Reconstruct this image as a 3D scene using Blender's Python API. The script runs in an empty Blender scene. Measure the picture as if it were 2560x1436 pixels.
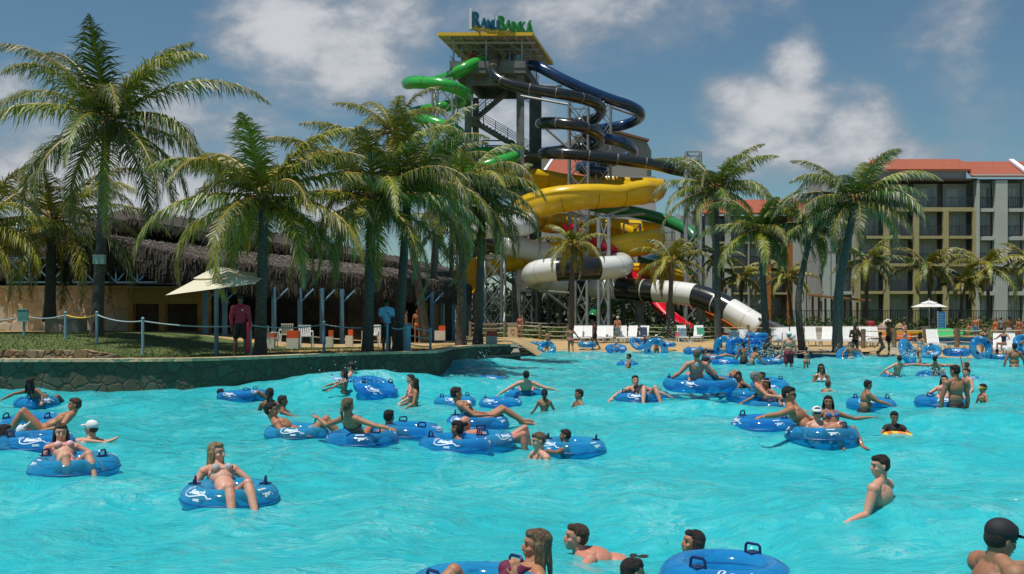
import bpy, math, random
import numpy as np
from mathutils import Vector, Matrix
R = math.radians
random.seed(7)
SC = bpy.context.scene
COL = SC.collection
# ------------------------------------------------------------------ camera, world, sun, exposure
FP, HZ, CZ = 2700.0, 804.0, 1.85          # focal length and horizon row for the 2560 px wide photograph; eye height above the water
cd = bpy.data.cameras.new('camera'); cam = bpy.data.objects.new('camera', cd); COL.objects.link(cam)
cam.location = (0, 0, CZ); cam.rotation_euler = (R(90), 0, 0)
cd.sensor_width = 36; cd.lens = 36 * FP / 2560; cd.shift_y = (HZ - 718) / 2560
cd.clip_start = 0.05; cd.clip_end = 3000
SC.camera = cam
SUN_EL, SUN_AZ = 73, 222                  # degrees; azimuth from +X towards +Y: a high sun a little left of and behind the camera
sv = Vector((math.cos(R(SUN_EL)) * math.cos(R(SUN_AZ)), math.cos(R(SUN_EL)) * math.sin(R(SUN_AZ)), math.sin(R(SUN_EL))))
sl = bpy.data.lights.new('sun', 'SUN'); sl.energy = 4.5; sl.angle = R(0.55); sl.color = (1, .955, .88)
so = bpy.data.objects.new('sun', sl); COL.objects.link(so); so.rotation_euler = sv.to_track_quat('Z', 'Y').to_euler()
SC.view_settings.view_transform = 'Standard'; SC.view_settings.look = 'None'
SC.view_settings.exposure = 0.0; SC.view_settings.gamma = 1.0
SC.cycles.max_bounces = 6; SC.cycles.transparent_max_bounces = 12; SC.cycles.caustics_reflective = False
SC.cycles.caustics_refractive = False; SC.cycles.sample_clamp_indirect = 4

class NT:
    """tiny node-tree writer"""
    def __init__(s, tree): s.t = tree; s.n = tree.nodes; s.l = tree.links
    def add(s, typ, ins=None, **kw):
        n = s.n.new(typ)
        for k, v in kw.items(): setattr(n, k, v)
        for k, v in (ins or {}).items():
            if hasattr(v, 'is_output') or isinstance(v, bpy.types.NodeSocket): s.l.new(v, n.inputs[k])
            else: n.inputs[k].default_value = v
        return n
    def math(s, op, a, b=0.0, c=None):
        n = s.n.new('ShaderNodeMath'); n.operation = op
        for i, v in enumerate((a, b) if c is None else (a, b, c)):
            if isinstance(v, bpy.types.NodeSocket): s.l.new(v, n.inputs[i])
            else: n.inputs[i].default_value = v
        return n.outputs[0]
    def vec(s, op, a, b=None):
        n = s.n.new('ShaderNodeVectorMath'); n.operation = op
        for i, v in enumerate((a, b)):
            if v is None: continue
            if isinstance(v, bpy.types.NodeSocket): s.l.new(v, n.inputs[i])
            else: n.inputs[i].default_value = v
        return n
    def ramp(s, v, a, b, lo=0.0, hi=1.0, smooth=True):
        n = s.add('ShaderNodeMapRange', {0: v, 1: a, 2: b, 3: lo, 4: hi})
        if smooth: n.interpolation_type = 'SMOOTHSTEP'
        return n.outputs[0]
    def mix(s, f, a, b):
        n = s.n.new('ShaderNodeMix'); n.data_type = 'RGBA'
        for i, v in ((0, f), (6, a), (7, b)):
            if isinstance(v, bpy.types.NodeSocket): s.l.new(v, n.inputs[i])
            else: n.inputs[i].default_value = (*v, 1) if i > 0 and len(v) == 3 else v
        return n.outputs[2]
    def noise(s, vec, scale, detail=4, rough=.55, dist=0.0):
        n = s.add('ShaderNodeTexNoise', {'Scale': scale, 'Detail': detail, 'Roughness': rough, 'Distortion': dist})
        if vec is not None: s.l.new(vec, n.inputs['Vector'])
        return n.outputs['Fac']

W = bpy.data.worlds.new('World'); SC.world = W; W.use_nodes = True
w = NT(W.node_tree); w.n.clear()
sky = w.add('ShaderNodeTexSky', sky_type='NISHITA', sun_disc=False, sun_elevation=R(SUN_EL), sun_rotation=R(90 - SUN_AZ))
sky.air_density = 1.1; sky.dust_density = .5; sky.ozone_density = 3.2
d = w.add('ShaderNodeTexCoord').outputs['Generated']
def dirpx(px, py):
    v = Vector(((px - 1280) / FP, 1, (HZ - py) / FP)); v.normalize(); return v
blobs = [(720, 110, .10, .085, 1.0), (860, 160, .10, .07, 1.0), (960, 60, .09, .07, .8), (620, 30, .07, .06, .7), (1010, 230, .08, .05, .75),
         (1990, 190, .045, .055, 1.25), (1960, 260, .085, .05, 1.25), (1900, 320, .07, .05, .9), (2130, 310, .06, .06, .95), (1830, 230, .04, .03, .8), (1950, 390, .14, .04, .7),
         (560, 330, .16, .04, .62), (600, 470, .22, .06, .8), (330, 470, .22, .12, .9), (520, 300, .12, .08, .75), (20, 215, .035, .03, .85), (60, 420, .1, .1, .75), (1250, 330, .1, .09, .72), (1280, 60, .2, .06, .5), (1500, 20, .16, .035, .55),
         (1800, 20, .14, .05, .5), (2340, 60, .18, .06, .5), (2420, 190, .06, .08, .45), (2480, 280, .08, .05, .5), (1450, 130, .07, .1, .35), (2300, 390, .2, .03, .5), (450, 230, .1, .03, .5)]
acc = None
for px, py, rx, rz, amp in blobs:
    c = dirpx(px, py)
    a = w.vec('SUBTRACT', d, tuple(c)).outputs[0]
    a = w.vec('MULTIPLY', a, (1 / rx, .6 / rx, 1 / rz)).outputs[0]
    L = w.vec('LENGTH', a).outputs['Value']
    m = w.math('MULTIPLY', w.ramp(L, 1.25, 0.0), amp)
    acc = m if acc is None else w.math('MAXIMUM', acc, m)
q = w.vec('MULTIPLY', d, (1, 1, 1.7)).outputs[0]
n1 = w.noise(q, 9, 9, .58, .25); n2 = w.noise(q, 30, 6, .6); n3 = w.noise(q, 3.2, 3, .5)
dens = w.math('ADD', w.math('MULTIPLY', acc, 1.05), w.math('MULTIPLY_ADD', n1, 1.9, -1.02))
dens = w.math('ADD', dens, w.math('MULTIPLY_ADD', n2, .3, -.15))
wisps = w.math('MULTIPLY_ADD', n3, 1.6, -.85)
alpha = w.ramp(w.math('ADD', dens, w.math('MULTIPLY', wisps, .35)), .12, .85)
lit = w.ramp(w.math('ADD', dens, w.math('MULTIPLY', n2, .7)), .70, 1.55)
sep = w.add('ShaderNodeSeparateXYZ', {0: d})
ccol = w.mix(lit, (.30, .335, .385), (.62, .635, .66))
bs = w.add('ShaderNodeBackground', {'Color': w.vec('MULTIPLY', sky.outputs[0], (.80, 1.0, 1.0)).outputs[0], 'Strength': .070})
bc = w.add('ShaderNodeBackground', {'Color': ccol, 'Strength': 1.0})
mx = w.add('ShaderNodeMixShader', {0: w.math('MULTIPLY', alpha, .93), 1: bs.outputs[0], 2: bc.outputs[0]})
w.add('ShaderNodeOutputWorld', {'Surface': mx.outputs[0]})

# ------------------------------------------------------------------ helpers
def P(px, py, Y): return Vector(((px - 1280) / FP * Y, Y, CZ + (HZ - py) / FP * Y))     # a point of the photo at a real distance Y
def GX(px, Y): return (px - 1280) / FP * Y
def tag(o, label=None, cat=None, group=None, kind=None):
    for k, v in (('label', label), ('category', cat), ('group', group), ('kind', kind)):
        if v: o[k] = v
    return o
def empty(name, loc, label, cat, group=None):
    o = bpy.data.objects.new(name, None); COL.objects.link(o); o.location = loc; o.empty_display_size = .2
    return tag(o, label, cat, group)
def copy_tree(o, parent=None):
    c = o.copy(); COL.objects.link(c); c.parent = parent
    for ch in KIDS.get(o.name, []): KIDS.setdefault(c.name, []).append(copy_tree(ch, c))
    return c
KIDS = {}

MATS = {}
def mat(name, col, rough=.6, metal=0., var=.0, vscale=3., bump=0., bscale=20., spec=.5, stretch=(1, 1, 1), col2=None, coat=0., attr=None, trans=0., alpha=1., coord='Object'):
    if name in MATS: return MATS[name]
    m = bpy.data.materials.new(name); m.use_nodes = True; MATS[name] = m
    t = NT(m.node_tree); b = t.n['Principled BSDF']; out = t.n['Material Output']
    b.inputs['Roughness'].default_value = rough; b.inputs['Metallic'].default_value = metal
    b.inputs['Specular IOR Level'].default_value = spec; b.inputs['Coat Weight'].default_value = coat
    b.inputs['Coat Roughness'].default_value = .06; b.inputs['Alpha'].default_value = alpha
    b.inputs['Base Color'].default_value = (*col, 1)
    tc = t.add('ShaderNodeTexCoord').outputs[coord]
    v = t.vec('MULTIPLY', tc, stretch).outputs[0]
    src = None
    if attr:
        src = t.add('ShaderNodeAttribute', attribute_name=attr).outputs['Color']
    if var > 0:
        n = t.noise(v, vscale, 6, .6)
        c2 = col2 or tuple(max(0, c * (1 - var)) for c in col)
        if attr:
            hs = t.add('ShaderNodeHueSaturation', {'Color': src, 'Value': t.ramp(n, .3, .7, 1 - var, 1 + var, False)}); src = hs.outputs[0]
        else:
            src = t.mix(t.ramp(n, .35, .65), col, c2)
    if src is not None: t.l.new(src, b.inputs['Base Color'])
    if bump > 0:
        bn = t.noise(v, bscale, 5, .6)
        bp = t.add('ShaderNodeBump', {'Strength': bump, 'Distance': .03, 'Height': bn}); t.l.new(bp.outputs[0], b.inputs['Normal'])
    if trans > 0:
        tr = t.add('ShaderNodeBsdfTranslucent', {'Color': src if src is not None else (*col, 1)})
        ms = t.add('ShaderNodeMixShader', {0: trans, 1: b.outputs[0], 2: tr.outputs[0]}); t.l.new(ms.outputs[0], out.inputs['Surface'])
    return m

class MB:
    """collects geometry for ONE mesh object"""
    def __init__(s): s.v = []; s.f = []; s.mi = []; s.c = []; s.col = None; s.m = 0
    def add(s, vs, fs, m=None):
        b = len(s.v); s.v.extend([tuple(p) for p in vs]); s.f.extend([tuple(i + b for i in f) for f in fs])
        s.mi.extend([s.m if m is None else m] * len(fs)); s.c.extend([s.col] * len(vs)) if s.col is not None else None
        return s
    def hexa(s, p, m=None):      # 8 points: bottom ring then top ring
        return s.add(p, [(0, 3, 2, 1), (4, 5, 6, 7), (0, 1, 5, 4), (1, 2, 6, 5), (2, 3, 7, 6), (3, 0, 4, 7)], m)
    def box(s, x0, x1, y0, y1, z0, z1, m=None):
        return s.hexa([(x0, y0, z0), (x1, y0, z0), (x1, y1, z0), (x0, y1, z0), (x0, y0, z1), (x1, y0, z1), (x1, y1, z1), (x0, y1, z1)], m)
    def beam(s, a, b, w, h=None, m=None, up=Vector((0, 0, 1))):
        a = Vector(a); b = Vector(b); h = h or w; d = (b - a)
        if d.length < 1e-6: return s
        d.normalize(); sd = d.cross(up)
        if sd.length < 1e-3: sd = Vector((1, 0, 0))
        sd.normalize(); u = sd.cross(d); sd *= w / 2; u *= h / 2
        return s.hexa([a - sd - u, a + sd - u, b + sd - u, b - sd - u, a - sd + u, a + sd + u, b + sd + u, b - sd + u], m)
    def tube(s, pts, r, n=8, m=None, cap=True):
        pts = [Vector(p) for p in pts]; k = len(pts); rs = r if isinstance(r, (list, tuple)) else [r] * k
        vs = []; fs = []; prev = None
        for i, p in enumerate(pts):
            t = pts[min(i + 1, k - 1)] - pts[max(i - 1, 0)]
            if t.length < 1e-9: t = Vector((0, 0, 1))
            t.normalize()
            if prev is None:
                sd = t.cross(Vector((0, 0, 1)))
                if sd.length < .05: sd = t.cross(Vector((0, 1, 0)))
            else:
                sd = prev - t * prev.dot(t)
            sd.normalize(); prev = sd; u = sd.cross(t)
            for j in range(n):
                a = 2 * math.pi * j / n; vs.append(p + (sd * math.cos(a) + u * math.sin(a)) * rs[i])
        for i in range(k - 1):
            for j in range(n):
                a = i * n + j; b = i * n + (j + 1) % n; fs.append((a, b, b + n, a + n))
        if cap: fs.append(tuple(range(n - 1, -1, -1))); fs.append(tuple(range((k - 1) * n, k * n)))
        return s.add(vs, fs, m)
    def ell(s, c, r, fr=None, n=14, k=9, m=None):     # ellipsoid with frame (3 unit vectors)
        c = Vector(c); fr = fr or (Vector((1, 0, 0)), Vector((0, 1, 0)), Vector((0, 0, 1)))
        vs = [c - fr[2] * r[2]]; fs = []
        for i in range(1, k):
            t = math.pi * i / k - math.pi / 2
            for j in range(n):
                a = 2 * math.pi * j / n
                vs.append(c + fr[0] * (r[0] * math.cos(t) * math.cos(a)) + fr[1] * (r[1] * math.cos(t) * math.sin(a)) + fr[2] * (r[2] * math.sin(t)))
        vs.append(c + fr[2] * r[2]); top = len(vs) - 1
        for j in range(n): fs.append((0, 1 + (j + 1) % n, 1 + j)); fs.append((top, top - n + j, top - n + (j + 1) % n))
        for i in range(k - 2):
            for j in range(n):
                a = 1 + i * n + j; b = 1 + i * n + (j + 1) % n; fs.append((a, b, b + n, a + n))
        return s.add(vs, fs, m)
    def cap(s, a, b, ra, rb, n=12, m=None):           # tapered capsule
        a = Vector(a); b = Vector(b); d = b - a
        if d.length < 1e-6: return s.ell(a, (ra,) * 3, m=m)
        t = d.normalized(); pts = []; rs = []
        for q in (-1, -.85, -.5): pts.append(a + t * ra * q); rs.append(ra * math.sqrt(max(0.0025, 1 - q * q)))
        pts.append(a); rs.append(ra); pts.append(b); rs.append(rb)
        for q in (.5, .85, 1): pts.append(b + t * rb * q); rs.append(rb * math.sqrt(max(0.0025, 1 - q * q)))
        return s.tube(pts, rs, n, m)
    def build(s, name, mats, parent=None, smooth=False, world=True, attr='Col'):
        me = bpy.data.meshes.new(name); me.from_pydata(s.v, [], s.f)
        ml = mats if isinstance(mats, (list, tuple)) else [mats]
        for m in ml: me.materials.append(m)
        if len(ml) > 1: me.polygons.foreach_set('material_index', s.mi)
        if smooth: me.polygons.foreach_set('use_smooth', [True] * len(me.polygons))
        if s.c and len(s.c) == len(s.v):
            ca = me.color_attributes.new(attr, 'FLOAT_COLOR', 'POINT'); ca.data.foreach_set('color', np.array([(*c, 1) for c in s.c], dtype=np.float32).ravel())
        me.update()
        o = bpy.data.objects.new(name, me); COL.objects.link(o)
        if parent is not None:
            o.parent = parent; KIDS.setdefault(parent.name, []).append(o)
            if world:
                me.transform(Matrix.Translation(-wpos(parent)))
        return o
def wpos(o):
    v = Vector(o.location); p = o.parent
    while p is not None: v += Vector(p.location); p = p.parent
    return v
def recenter(o, loc):      # a top-level mesh gets its origin at loc
    loc = Vector(loc); o.data.transform(Matrix.Translation(-loc)); o.location = loc; return o
def catmull(pts, ds):
    pts = [Vector(p) for p in pts]; Q = [pts[0] * 2 - pts[1]] + pts + [pts[-1] * 2 - pts[-2]]; out = []; tag_ = []
    for i in range(1, len(Q) - 2):
        p0, p1, p2, p3 = Q[i - 1:i + 3]; n = max(2, int((p2 - p1).length / ds))
        for k in range(n):
            t = k / n
            out.append(.5 * ((2 * p1) + (p2 - p0) * t + (2 * p0 - 5 * p1 + 4 * p2 - p3) * t * t + (3 * p1 - p0 - 3 * p2 + p3) * t ** 3)); tag_.append(i - 1)
    out.append(pts[-1]); tag_.append(len(pts) - 2)
    return out, tag_
def sstep(a, b, x):
    t = np.clip((np.asarray(x, dtype=float) - a) / (b - a), 0, 1); return t * t * (3 - 2 * t)
def gridmesh(name, X, Y, Z, m, smooth=True, drop=None, col=None):
    r, c = X.shape; me = bpy.data.meshes.new(name)
    co = np.stack([X, Y, Z], -1).reshape(-1, 3)
    i = np.arange(r * c).reshape(r, c); q = np.stack([i[:-1, :-1], i[:-1, 1:], i[1:, 1:], i[1:, :-1]], -1).reshape(-1, 4)
    if drop is not None: q = q[~drop.reshape(-1)]
    me.vertices.add(len(co)); me.vertices.foreach_set('co', co.astype(np.float32).ravel())
    me.loops.add(len(q) * 4); me.loops.foreach_set('vertex_index', q.astype(np.int32).ravel())
    me.polygons.add(len(q)); me.polygons.foreach_set('loop_start', np.arange(len(q), dtype=np.int32) * 4)
    me.polygons.foreach_set('use_smooth', np.ones(len(q), dtype=bool))
    if col is not None:
        ca = me.color_attributes.new('Col', 'FLOAT_COLOR', 'POINT'); ca.data.foreach_set('color', np.concatenate([col.reshape(-1, 3), np.ones((r * c, 1))], 1).astype(np.float32).ravel())
    me.materials.append(m); me.update(calc_edges=True); me.validate()
    o = bpy.data.objects.new(name, me); COL.objects.link(o); return o
# ------------------------------------------------------------------ water surface
rw = np.random.RandomState(5)
def band(n, wl0, wl1, amp, ang0, ang1):
    out = []
    for _ in range(n):
        wl = rw.uniform(wl0, wl1); a = R(rw.uniform(ang0, ang1)); k = 2 * math.pi / wl
        out.append((k * math.cos(a), k * math.sin(a), rw.uniform(0, 6.28), amp * (wl / wl1)))
    return out
BANDS = band(5, 6, 11, .055, 60, 125) + band(9, 2.2, 4.5, .022, 20, 160)
CHOP = band(14, .7, 1.9, .0075, -20, 200) + band(14, .3, .7, .0035, 0, 360)
def PW(px, py, z=0.0):
    Y = (CZ - z) * FP / (py - HZ); return (px - 1280) / FP * Y, Y
RIDGES = []      # x, y, angle of the crest line, half length, half width, height
for px, py, ang, ln, wd, am in [(905, 985, 20, 3.2, 1.3, .50), (1235, 925, 25, 4.5, 1.6, .40), (1760, 1035, -14, 2.3, .75, .33), (1700, 950, 10, 5, 1.5, .22), (2010, 1000, 12, 3, 1.2, .16),
                                (2330, 975, 5, 3.2, 1.0, .26), (2150, 1115, -12, 2.6, .7, .14), (1900, 1125, -5, 1.6, .5, .10), (600, 1010, 15, 2.5, 1.0, .14), (950, 1085, -8, 2.2, .8, .12), (1350, 1180, 5, 2.5, .6, .08), (2450, 1080, -8, 3, .8, .14)]:
    x, y = PW(px, py); RIDGES.append((x, y, R(ang), ln, wd, am))
RIDGES += [(1.3, 9.4, 0, 2.7, 1.6, -.20)]
CORR = []      # small swells fitted so that the water meets each near bather at the height where the photo shows it
def wh(x, y, chop=False):
    x = np.asarray(x, dtype=float); y = np.asarray(y, dtype=float); h = np.zeros(np.broadcast(x, y).shape)
    for kx, ky, p, a in BANDS: h = h + a * np.sin(kx * x + ky * y + p)
    for cx, cy, an, ln, wd, am in RIDGES:
        u = (x - cx) * math.cos(an) + (y - cy) * math.sin(an); v = -(x - cx) * math.sin(an) + (y - cy) * math.cos(an)
        v = v + .1 * u * u / ln; side = np.where(v < 0, .62, 1.35)
        h = h + am * np.exp(-(u / ln) ** 2 - (v / (wd * side)) ** 2)
    for cx, cy, rd, wgt in CORR: h = h + wgt * np.exp(-((x - cx) ** 2 + (y - cy) ** 2) / rd ** 2)
    h = h * (1 - .75 * sstep(48, 62, y))
    if chop:
        g = np.zeros_like(h)
        for kx, ky, p, a in CHOP: g = g + a * np.sin(kx * x + ky * y + p + 1.5 * np.sin(.7 * x + 1.1 * y + p))
        h = h + g * 1.25
    return h
_pin = [(575, 1252, 11.1), (186, 1180, 12.7), (1138, 1120, 15.6), (905, 1108, 15.7), (742, 1092, 16.6), (1194, 1066, 18.4), (1433, 1128, 16.4), (2055, 1094, 16.2), (1908, 1072, 17.6), (2205, 1262, 10.1), (1815, 1455, 8.4), (1440, 1376, 9.9), (1215, 1478, 7.3), (1733, 1398, 9.6), (1343, 1154, 14.3),
        (1925, 1020, 21.5), (88, 1118, 14.6), (1596, 1000, 24), (2390, 1022, 21.6), (2352, 1010, 23.5), (400, 1380, 8.8), (2480, 1440, 7), (2000, 1220, 12), (1650, 1200, 12.6), (950, 1250, 11.2)]
_X = np.array([[(px - 1280) / FP * Y_, Y_] for px, py, Y_ in _pin]); _t = np.array([CZ - (py - HZ) / FP * Y_ for px, py, Y_ in _pin]) - wh(_X[:, 0], _X[:, 1])
_rd = np.maximum(.9, _X[:, 1] * .085); _A = np.exp(-((_X[:, None, :] - _X[None, :, :]) ** 2).sum(-1) / _rd[None, :] ** 2)
CORR += [(float(a[0]), float(a[1]), float(r), float(np.clip(q, -.45, .45))) for a, r, q in zip(_X, _rd, np.linalg.solve(_A + .08 * np.eye(len(_t)), _t))]
def WP(px, py):   # the point of the water seen at a pixel of the photo
    z = 0.0
    for _ in range(60):
        x, y = PW(px, py, z); z = .7 * z + .3 * float(wh(x, y))
    return Vector((x, y, z))
def WY(px, Y): x = GX(px, Y); return Vector((x, Y, float(wh(x, Y))))
rows = np.concatenate([np.linspace(-4, 4, 16)[:-1], 4 * np.exp(np.linspace(0, math.log(76 / 4), 900))])
u = np.linspace(-1, 1, 620)
half = np.maximum(7.0, rows * .60)
X = u[None, :] * half[:, None]; Y = np.repeat(rows[:, None], len(u), 1)
Z = wh(X, Y, True)
wm = bpy.data.materials.new('pool_water'); wm.use_nodes = True; t = NT(wm.node_tree); b = t.n['Principled BSDF']
tc = t.add('ShaderNodeNewGeometry').outputs['Position']
st = t.vec('MULTIPLY', tc, (1, 1.0, 1)).outputs[0]
na = t.noise(st, .55, 6, .65, 1.2); nb = t.noise(st, 2.6, 6, .7, 1.4); nc = t.noise(st, 7.5, 5, .7, .8)
net = t.math('ABSOLUTE', t.math('SUBTRACT', nb, .5))                     # thin wandering veins of lighter, aerated water
vein = t.math('MULTIPLY', t.ramp(net, .045, .0), t.ramp(na, .48, .68))
c1 = t.mix(t.ramp(na, .3, .7), (.03, .50, .54), (.085, .635, .645))
c2 = t.mix(t.ramp(nb, .38, .62), c1, (.028, .52, .59)); c3 = t.mix(t.math('MULTIPLY', vein, .55), c2, (.46, .74, .74))
sp = t.add('ShaderNodeSeparateXYZ', {0: tc})
shore = t.math('MULTIPLY', t.ramp(sp.outputs[1], 42, 62), .85)
foamn = t.ramp(t.math('ADD', t.math('MULTIPLY', nc, .6), t.math('MULTIPLY', na, .55)), .60, .72)
crest = t.ramp(sp.outputs[2], .22, .42)
fm = t.math('MULTIPLY', t.math('MAXIMUM', shore, t.math('MULTIPLY', crest, .35)), foamn)
fm = t.math('MULTIPLY', fm, .75)
c3 = t.mix(t.math('MULTIPLY', t.ramp(t.noise(t.vec('MULTIPLY', tc, (.8, 1.9, 1)).outputs[0], 1.9, 7, .72, 1.8), .54, .70), .55), c3, (.02, .335, .385))
c4 = t.mix(fm, c3, (.72, .82, .82))
t.l.new(c4, b.inputs['Base Color'])
b.inputs['Roughness'].default_value = .045; b.inputs['IOR'].default_value = 1.33; b.inputs['Specular IOR Level'].default_value = .5
t.l.new(t.math('MULTIPLY_ADD', fm, .15, .85), b.inputs['Alpha'])
h = t.math('ADD', t.math('MULTIPLY', t.noise(t.vec('MULTIPLY', tc, (1, 1.5, 1)).outputs[0], 3.2, 6, .62, .9), 1.0), t.math('MULTIPLY', t.noise(tc, 11, 4, .6, .5), .3))
bp = t.add('ShaderNodeBump', {'Strength': .85, 'Distance': .12, 'Height': t.math('ADD', h, t.math('MULTIPLY', t.noise(tc, 34, 3, .6), .12))}); t.l.new(bp.outputs[0], b.inputs['Normal'])
o = gridmesh('pool_water', X, Y, Z, wm); tag(o, 'turquoise wave pool water with low swells', kind='structure')
pf = mat('pool_floor_paint', (.10, .58, .62), .5, var=.15, vscale=.5)
mb = MB(); mb.box(-60, 60, -8, 80, -1.75, -1.6); tag(mb.build('pool_floor', pf), 'pale blue pool floor', kind='structure')

# ------------------------------------------------------------------ land
WALLP = [(-30, 26.0), (-20, 26.8), (-13.3, 27.8), (-10, 28.0), (-8.2, 28.6), (-6.9, 30.2), (-5.6, 32.4), (-4.2, 34.2), (-2.7, 35.4), (-2.35, 37.2), (-2.2, 40.0), (-1.6, 43.5), (-.25, 46.0), (-.05, 46.4)]
def wally(x): return np.interp(x, [p[0] for p in WALLP], [p[1] for p in WALLP])
def shorey(x):
    return np.interp(x, [0.3, 9.5, 11, 17, 22, 60], [64.5, 64.5, 63, 56, 53.5, 52])
def gz(x, y):
    """height of the land"""
    x = np.asarray(x, dtype=float); y = np.asarray(y, dtype=float)
    left = .80 + .62 * sstep(-9.5, -15.5, x - .12 * (y - 35)) * sstep(28.5, 37, y)
    ed = shorey(x); right = -.55 + .95 * sstep(-8, 11, y - ed)
    k = sstep(-.6, 2.5, x - .02 * (y - 46)); back = sstep(66, 95, y)
    return (left * (1 - k) + right * k) * (1 - back) + .55 * back
xs = np.concatenate([np.linspace(-400, -40, 12)[:-1], np.linspace(-40, -.6, 90)[:-1], np.linspace(-.6, 3, 24)[:-1], np.linspace(3, 45, 80)[:-1], np.linspace(45, 400, 12)])
tt = np.concatenate([np.linspace(0, 50, 110)[:-1], np.linspace(50, 120, 24)[:-1], [120, 200, 420, 900]])
edge = np.where(xs < -.02, wally(xs) + .15, shorey(xs) - 7.5)
X = np.repeat(xs[None, :], len(tt), 0); Y = edge[None, :] + tt[:, None]; Z = gz(X, Y)
gm = bpy.data.materials.new('sandy_deck'); gm.use_nodes = True; t = NT(gm.node_tree); b = t.n['Principled BSDF']
tc = t.add('ShaderNodeNewGeometry').outputs['Position']; sp = t.add('ShaderNodeSeparateXYZ', {0: tc})
sand = t.mix(t.ramp(t.noise(tc, 1.2, 6, .65), .35, .65), (.50, .34, .14), (.40, .27, .12))
sand = t.mix(t.ramp(t.noise(tc, .35, 3, .5), .5, .6), sand, (.34, .26, .15))
grass = t.mix(t.ramp(t.noise(tc, 1.8, 8, .75), .3, .7), (.045, .085, .014), (.10, .125, .025))
gmask = t.math('MAXIMUM', t.math('MULTIPLY', t.math('LESS_THAN', sp.outputs[0], -.8), t.math('LESS_THAN', sp.outputs[1], 44)), t.math('GREATER_THAN', sp.outputs[1], 82))
t.l.new(t.mix(gmask, sand, grass), b.inputs['Base Color']); b.inputs['Roughness'].default_value = .8
bp = t.add('ShaderNodeBump', {'Strength': .5, 'Distance': .05, 'Height': t.noise(tc, 14, 6, .7)}); t.l.new(bp.outputs[0], b.inputs['Normal'])
tag(gridmesh('ground', X, Y, Z, gm), 'grassy bank and sandy deck round the pool', kind='structure')
# ochre walk winding behind the pool wall
ym = mat('ochre_paving', (.56, .36, .13), .75, var=.25, vscale=2.0, bump=.2, bscale=60, coord='Object')
def strip(name, a, b, z, m, n=40, lab=None):
    A, _ = catmull([(p[0], p[1], 0) for p in a], .8); B, _ = catmull([(p[0], p[1], 0) for p in b], .8)
    k = min(len(A), len(B)); A = [A[int(i * (len(A) - 1) / (k - 1))] for i in range(k)]; B = [B[int(i * (len(B) - 1) / (k - 1))] for i in range(k)]
    S = np.linspace(0, 1, 7)[:, None]
    ax = np.array([(p.x, p.y) for p in A]); bx = np.array([(p.x, p.y) for p in B])
    Xs = ax[:, 0][None] * (1 - S) + bx[:, 0][None] * S; Ys = ax[:, 1][None] * (1 - S) + bx[:, 1][None] * S
    o = gridmesh(name, Xs, Ys, gz(Xs, Ys) + z, m); tag(o, lab, kind='structure'); return o
strip('path', [(-8.2, 35.2), (-5.4, 37.4), (-3.2, 39), (-2.2, 42), (-1.2, 46.5), (.0, 52)], [(-8.6, 37.0), (-7, 40), (-5, 43), (-4, 46), (-3.2, 49), (-2.4, 55)], .012, ym, lab='ochre walk behind the pool wall')
strip('path', [(-34, 42.5), (-25, 43), (-19.5, 44), (-17.0, 46)], [(-34, 46.5), (-25, 46.8), (-20, 47), (-17.2, 47.2)], .014, ym, lab='ochre walk beside the stone wall')

# pool wall
def stone_mat(name, ca, cb, cc, mortar, sc, bump=.8):
    m = bpy.data.materials.new(name); m.use_nodes = True; t = NT(m.node_tree); b = t.n['Principled BSDF']; MATS[name] = m
    tc = t.add('ShaderNodeNewGeometry').outputs['Position']
    tw = t.add('ShaderNodeTexNoise', {'Scale': 2.0, 'Detail': 3, 'Vector': tc}); v = t.vec('ADD', tc, t.vec('MULTIPLY', tw.outputs['Color'], (.35, .35, .35)).outputs[0]).outputs[0]
    vo = t.add('ShaderNodeTexVoronoi', {'Vector': v, 'Scale': sc}); ve = t.add('ShaderNodeTexVoronoi', {'Vector': v, 'Scale': sc}, feature='DISTANCE_TO_EDGE')
    sp = t.add('ShaderNodeSeparateColor', {0: vo.outputs['Color']})
    c = t.mix(sp.outputs[0], ca, cb); c = t.mix(t.ramp(sp.outputs[1], .6, .75), c, cc)
    c = t.mix(t.ramp(t.noise(tc, 9, 6, .7), .35, .75, 0, .5), c, mortar)
    e = t.ramp(ve.outputs['Distance'], .0, .11)
    t.l.new(t.mix(e, mortar, c), b.inputs['Base Color']); b.inputs['Roughness'].default_value = .85
    bp = t.add('ShaderNodeBump', {'Strength': bump, 'Distance': .05, 'Height': t.math('ADD', e, t.math('MULTIPLY', t.noise(tc, 18, 5, .7), .5))}); t.l.new(bp.outputs[0], b.inputs['Normal'])
    return m
sm = stone_mat('green_brown_stone', (.075, .068, .04), (.10, .08, .045), (.085, .095, .06), (.06, .052, .032), 2.6, .5)
cap_m = stone_mat('sandstone_coping', (.62, .44, .25), (.54, .37, .21), (.64, .50, .34), (.42, .3, .18), 1.6, .4)
pts, _ = catmull([(p[0], p[1], 0) for p in WALLP], .25)
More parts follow.
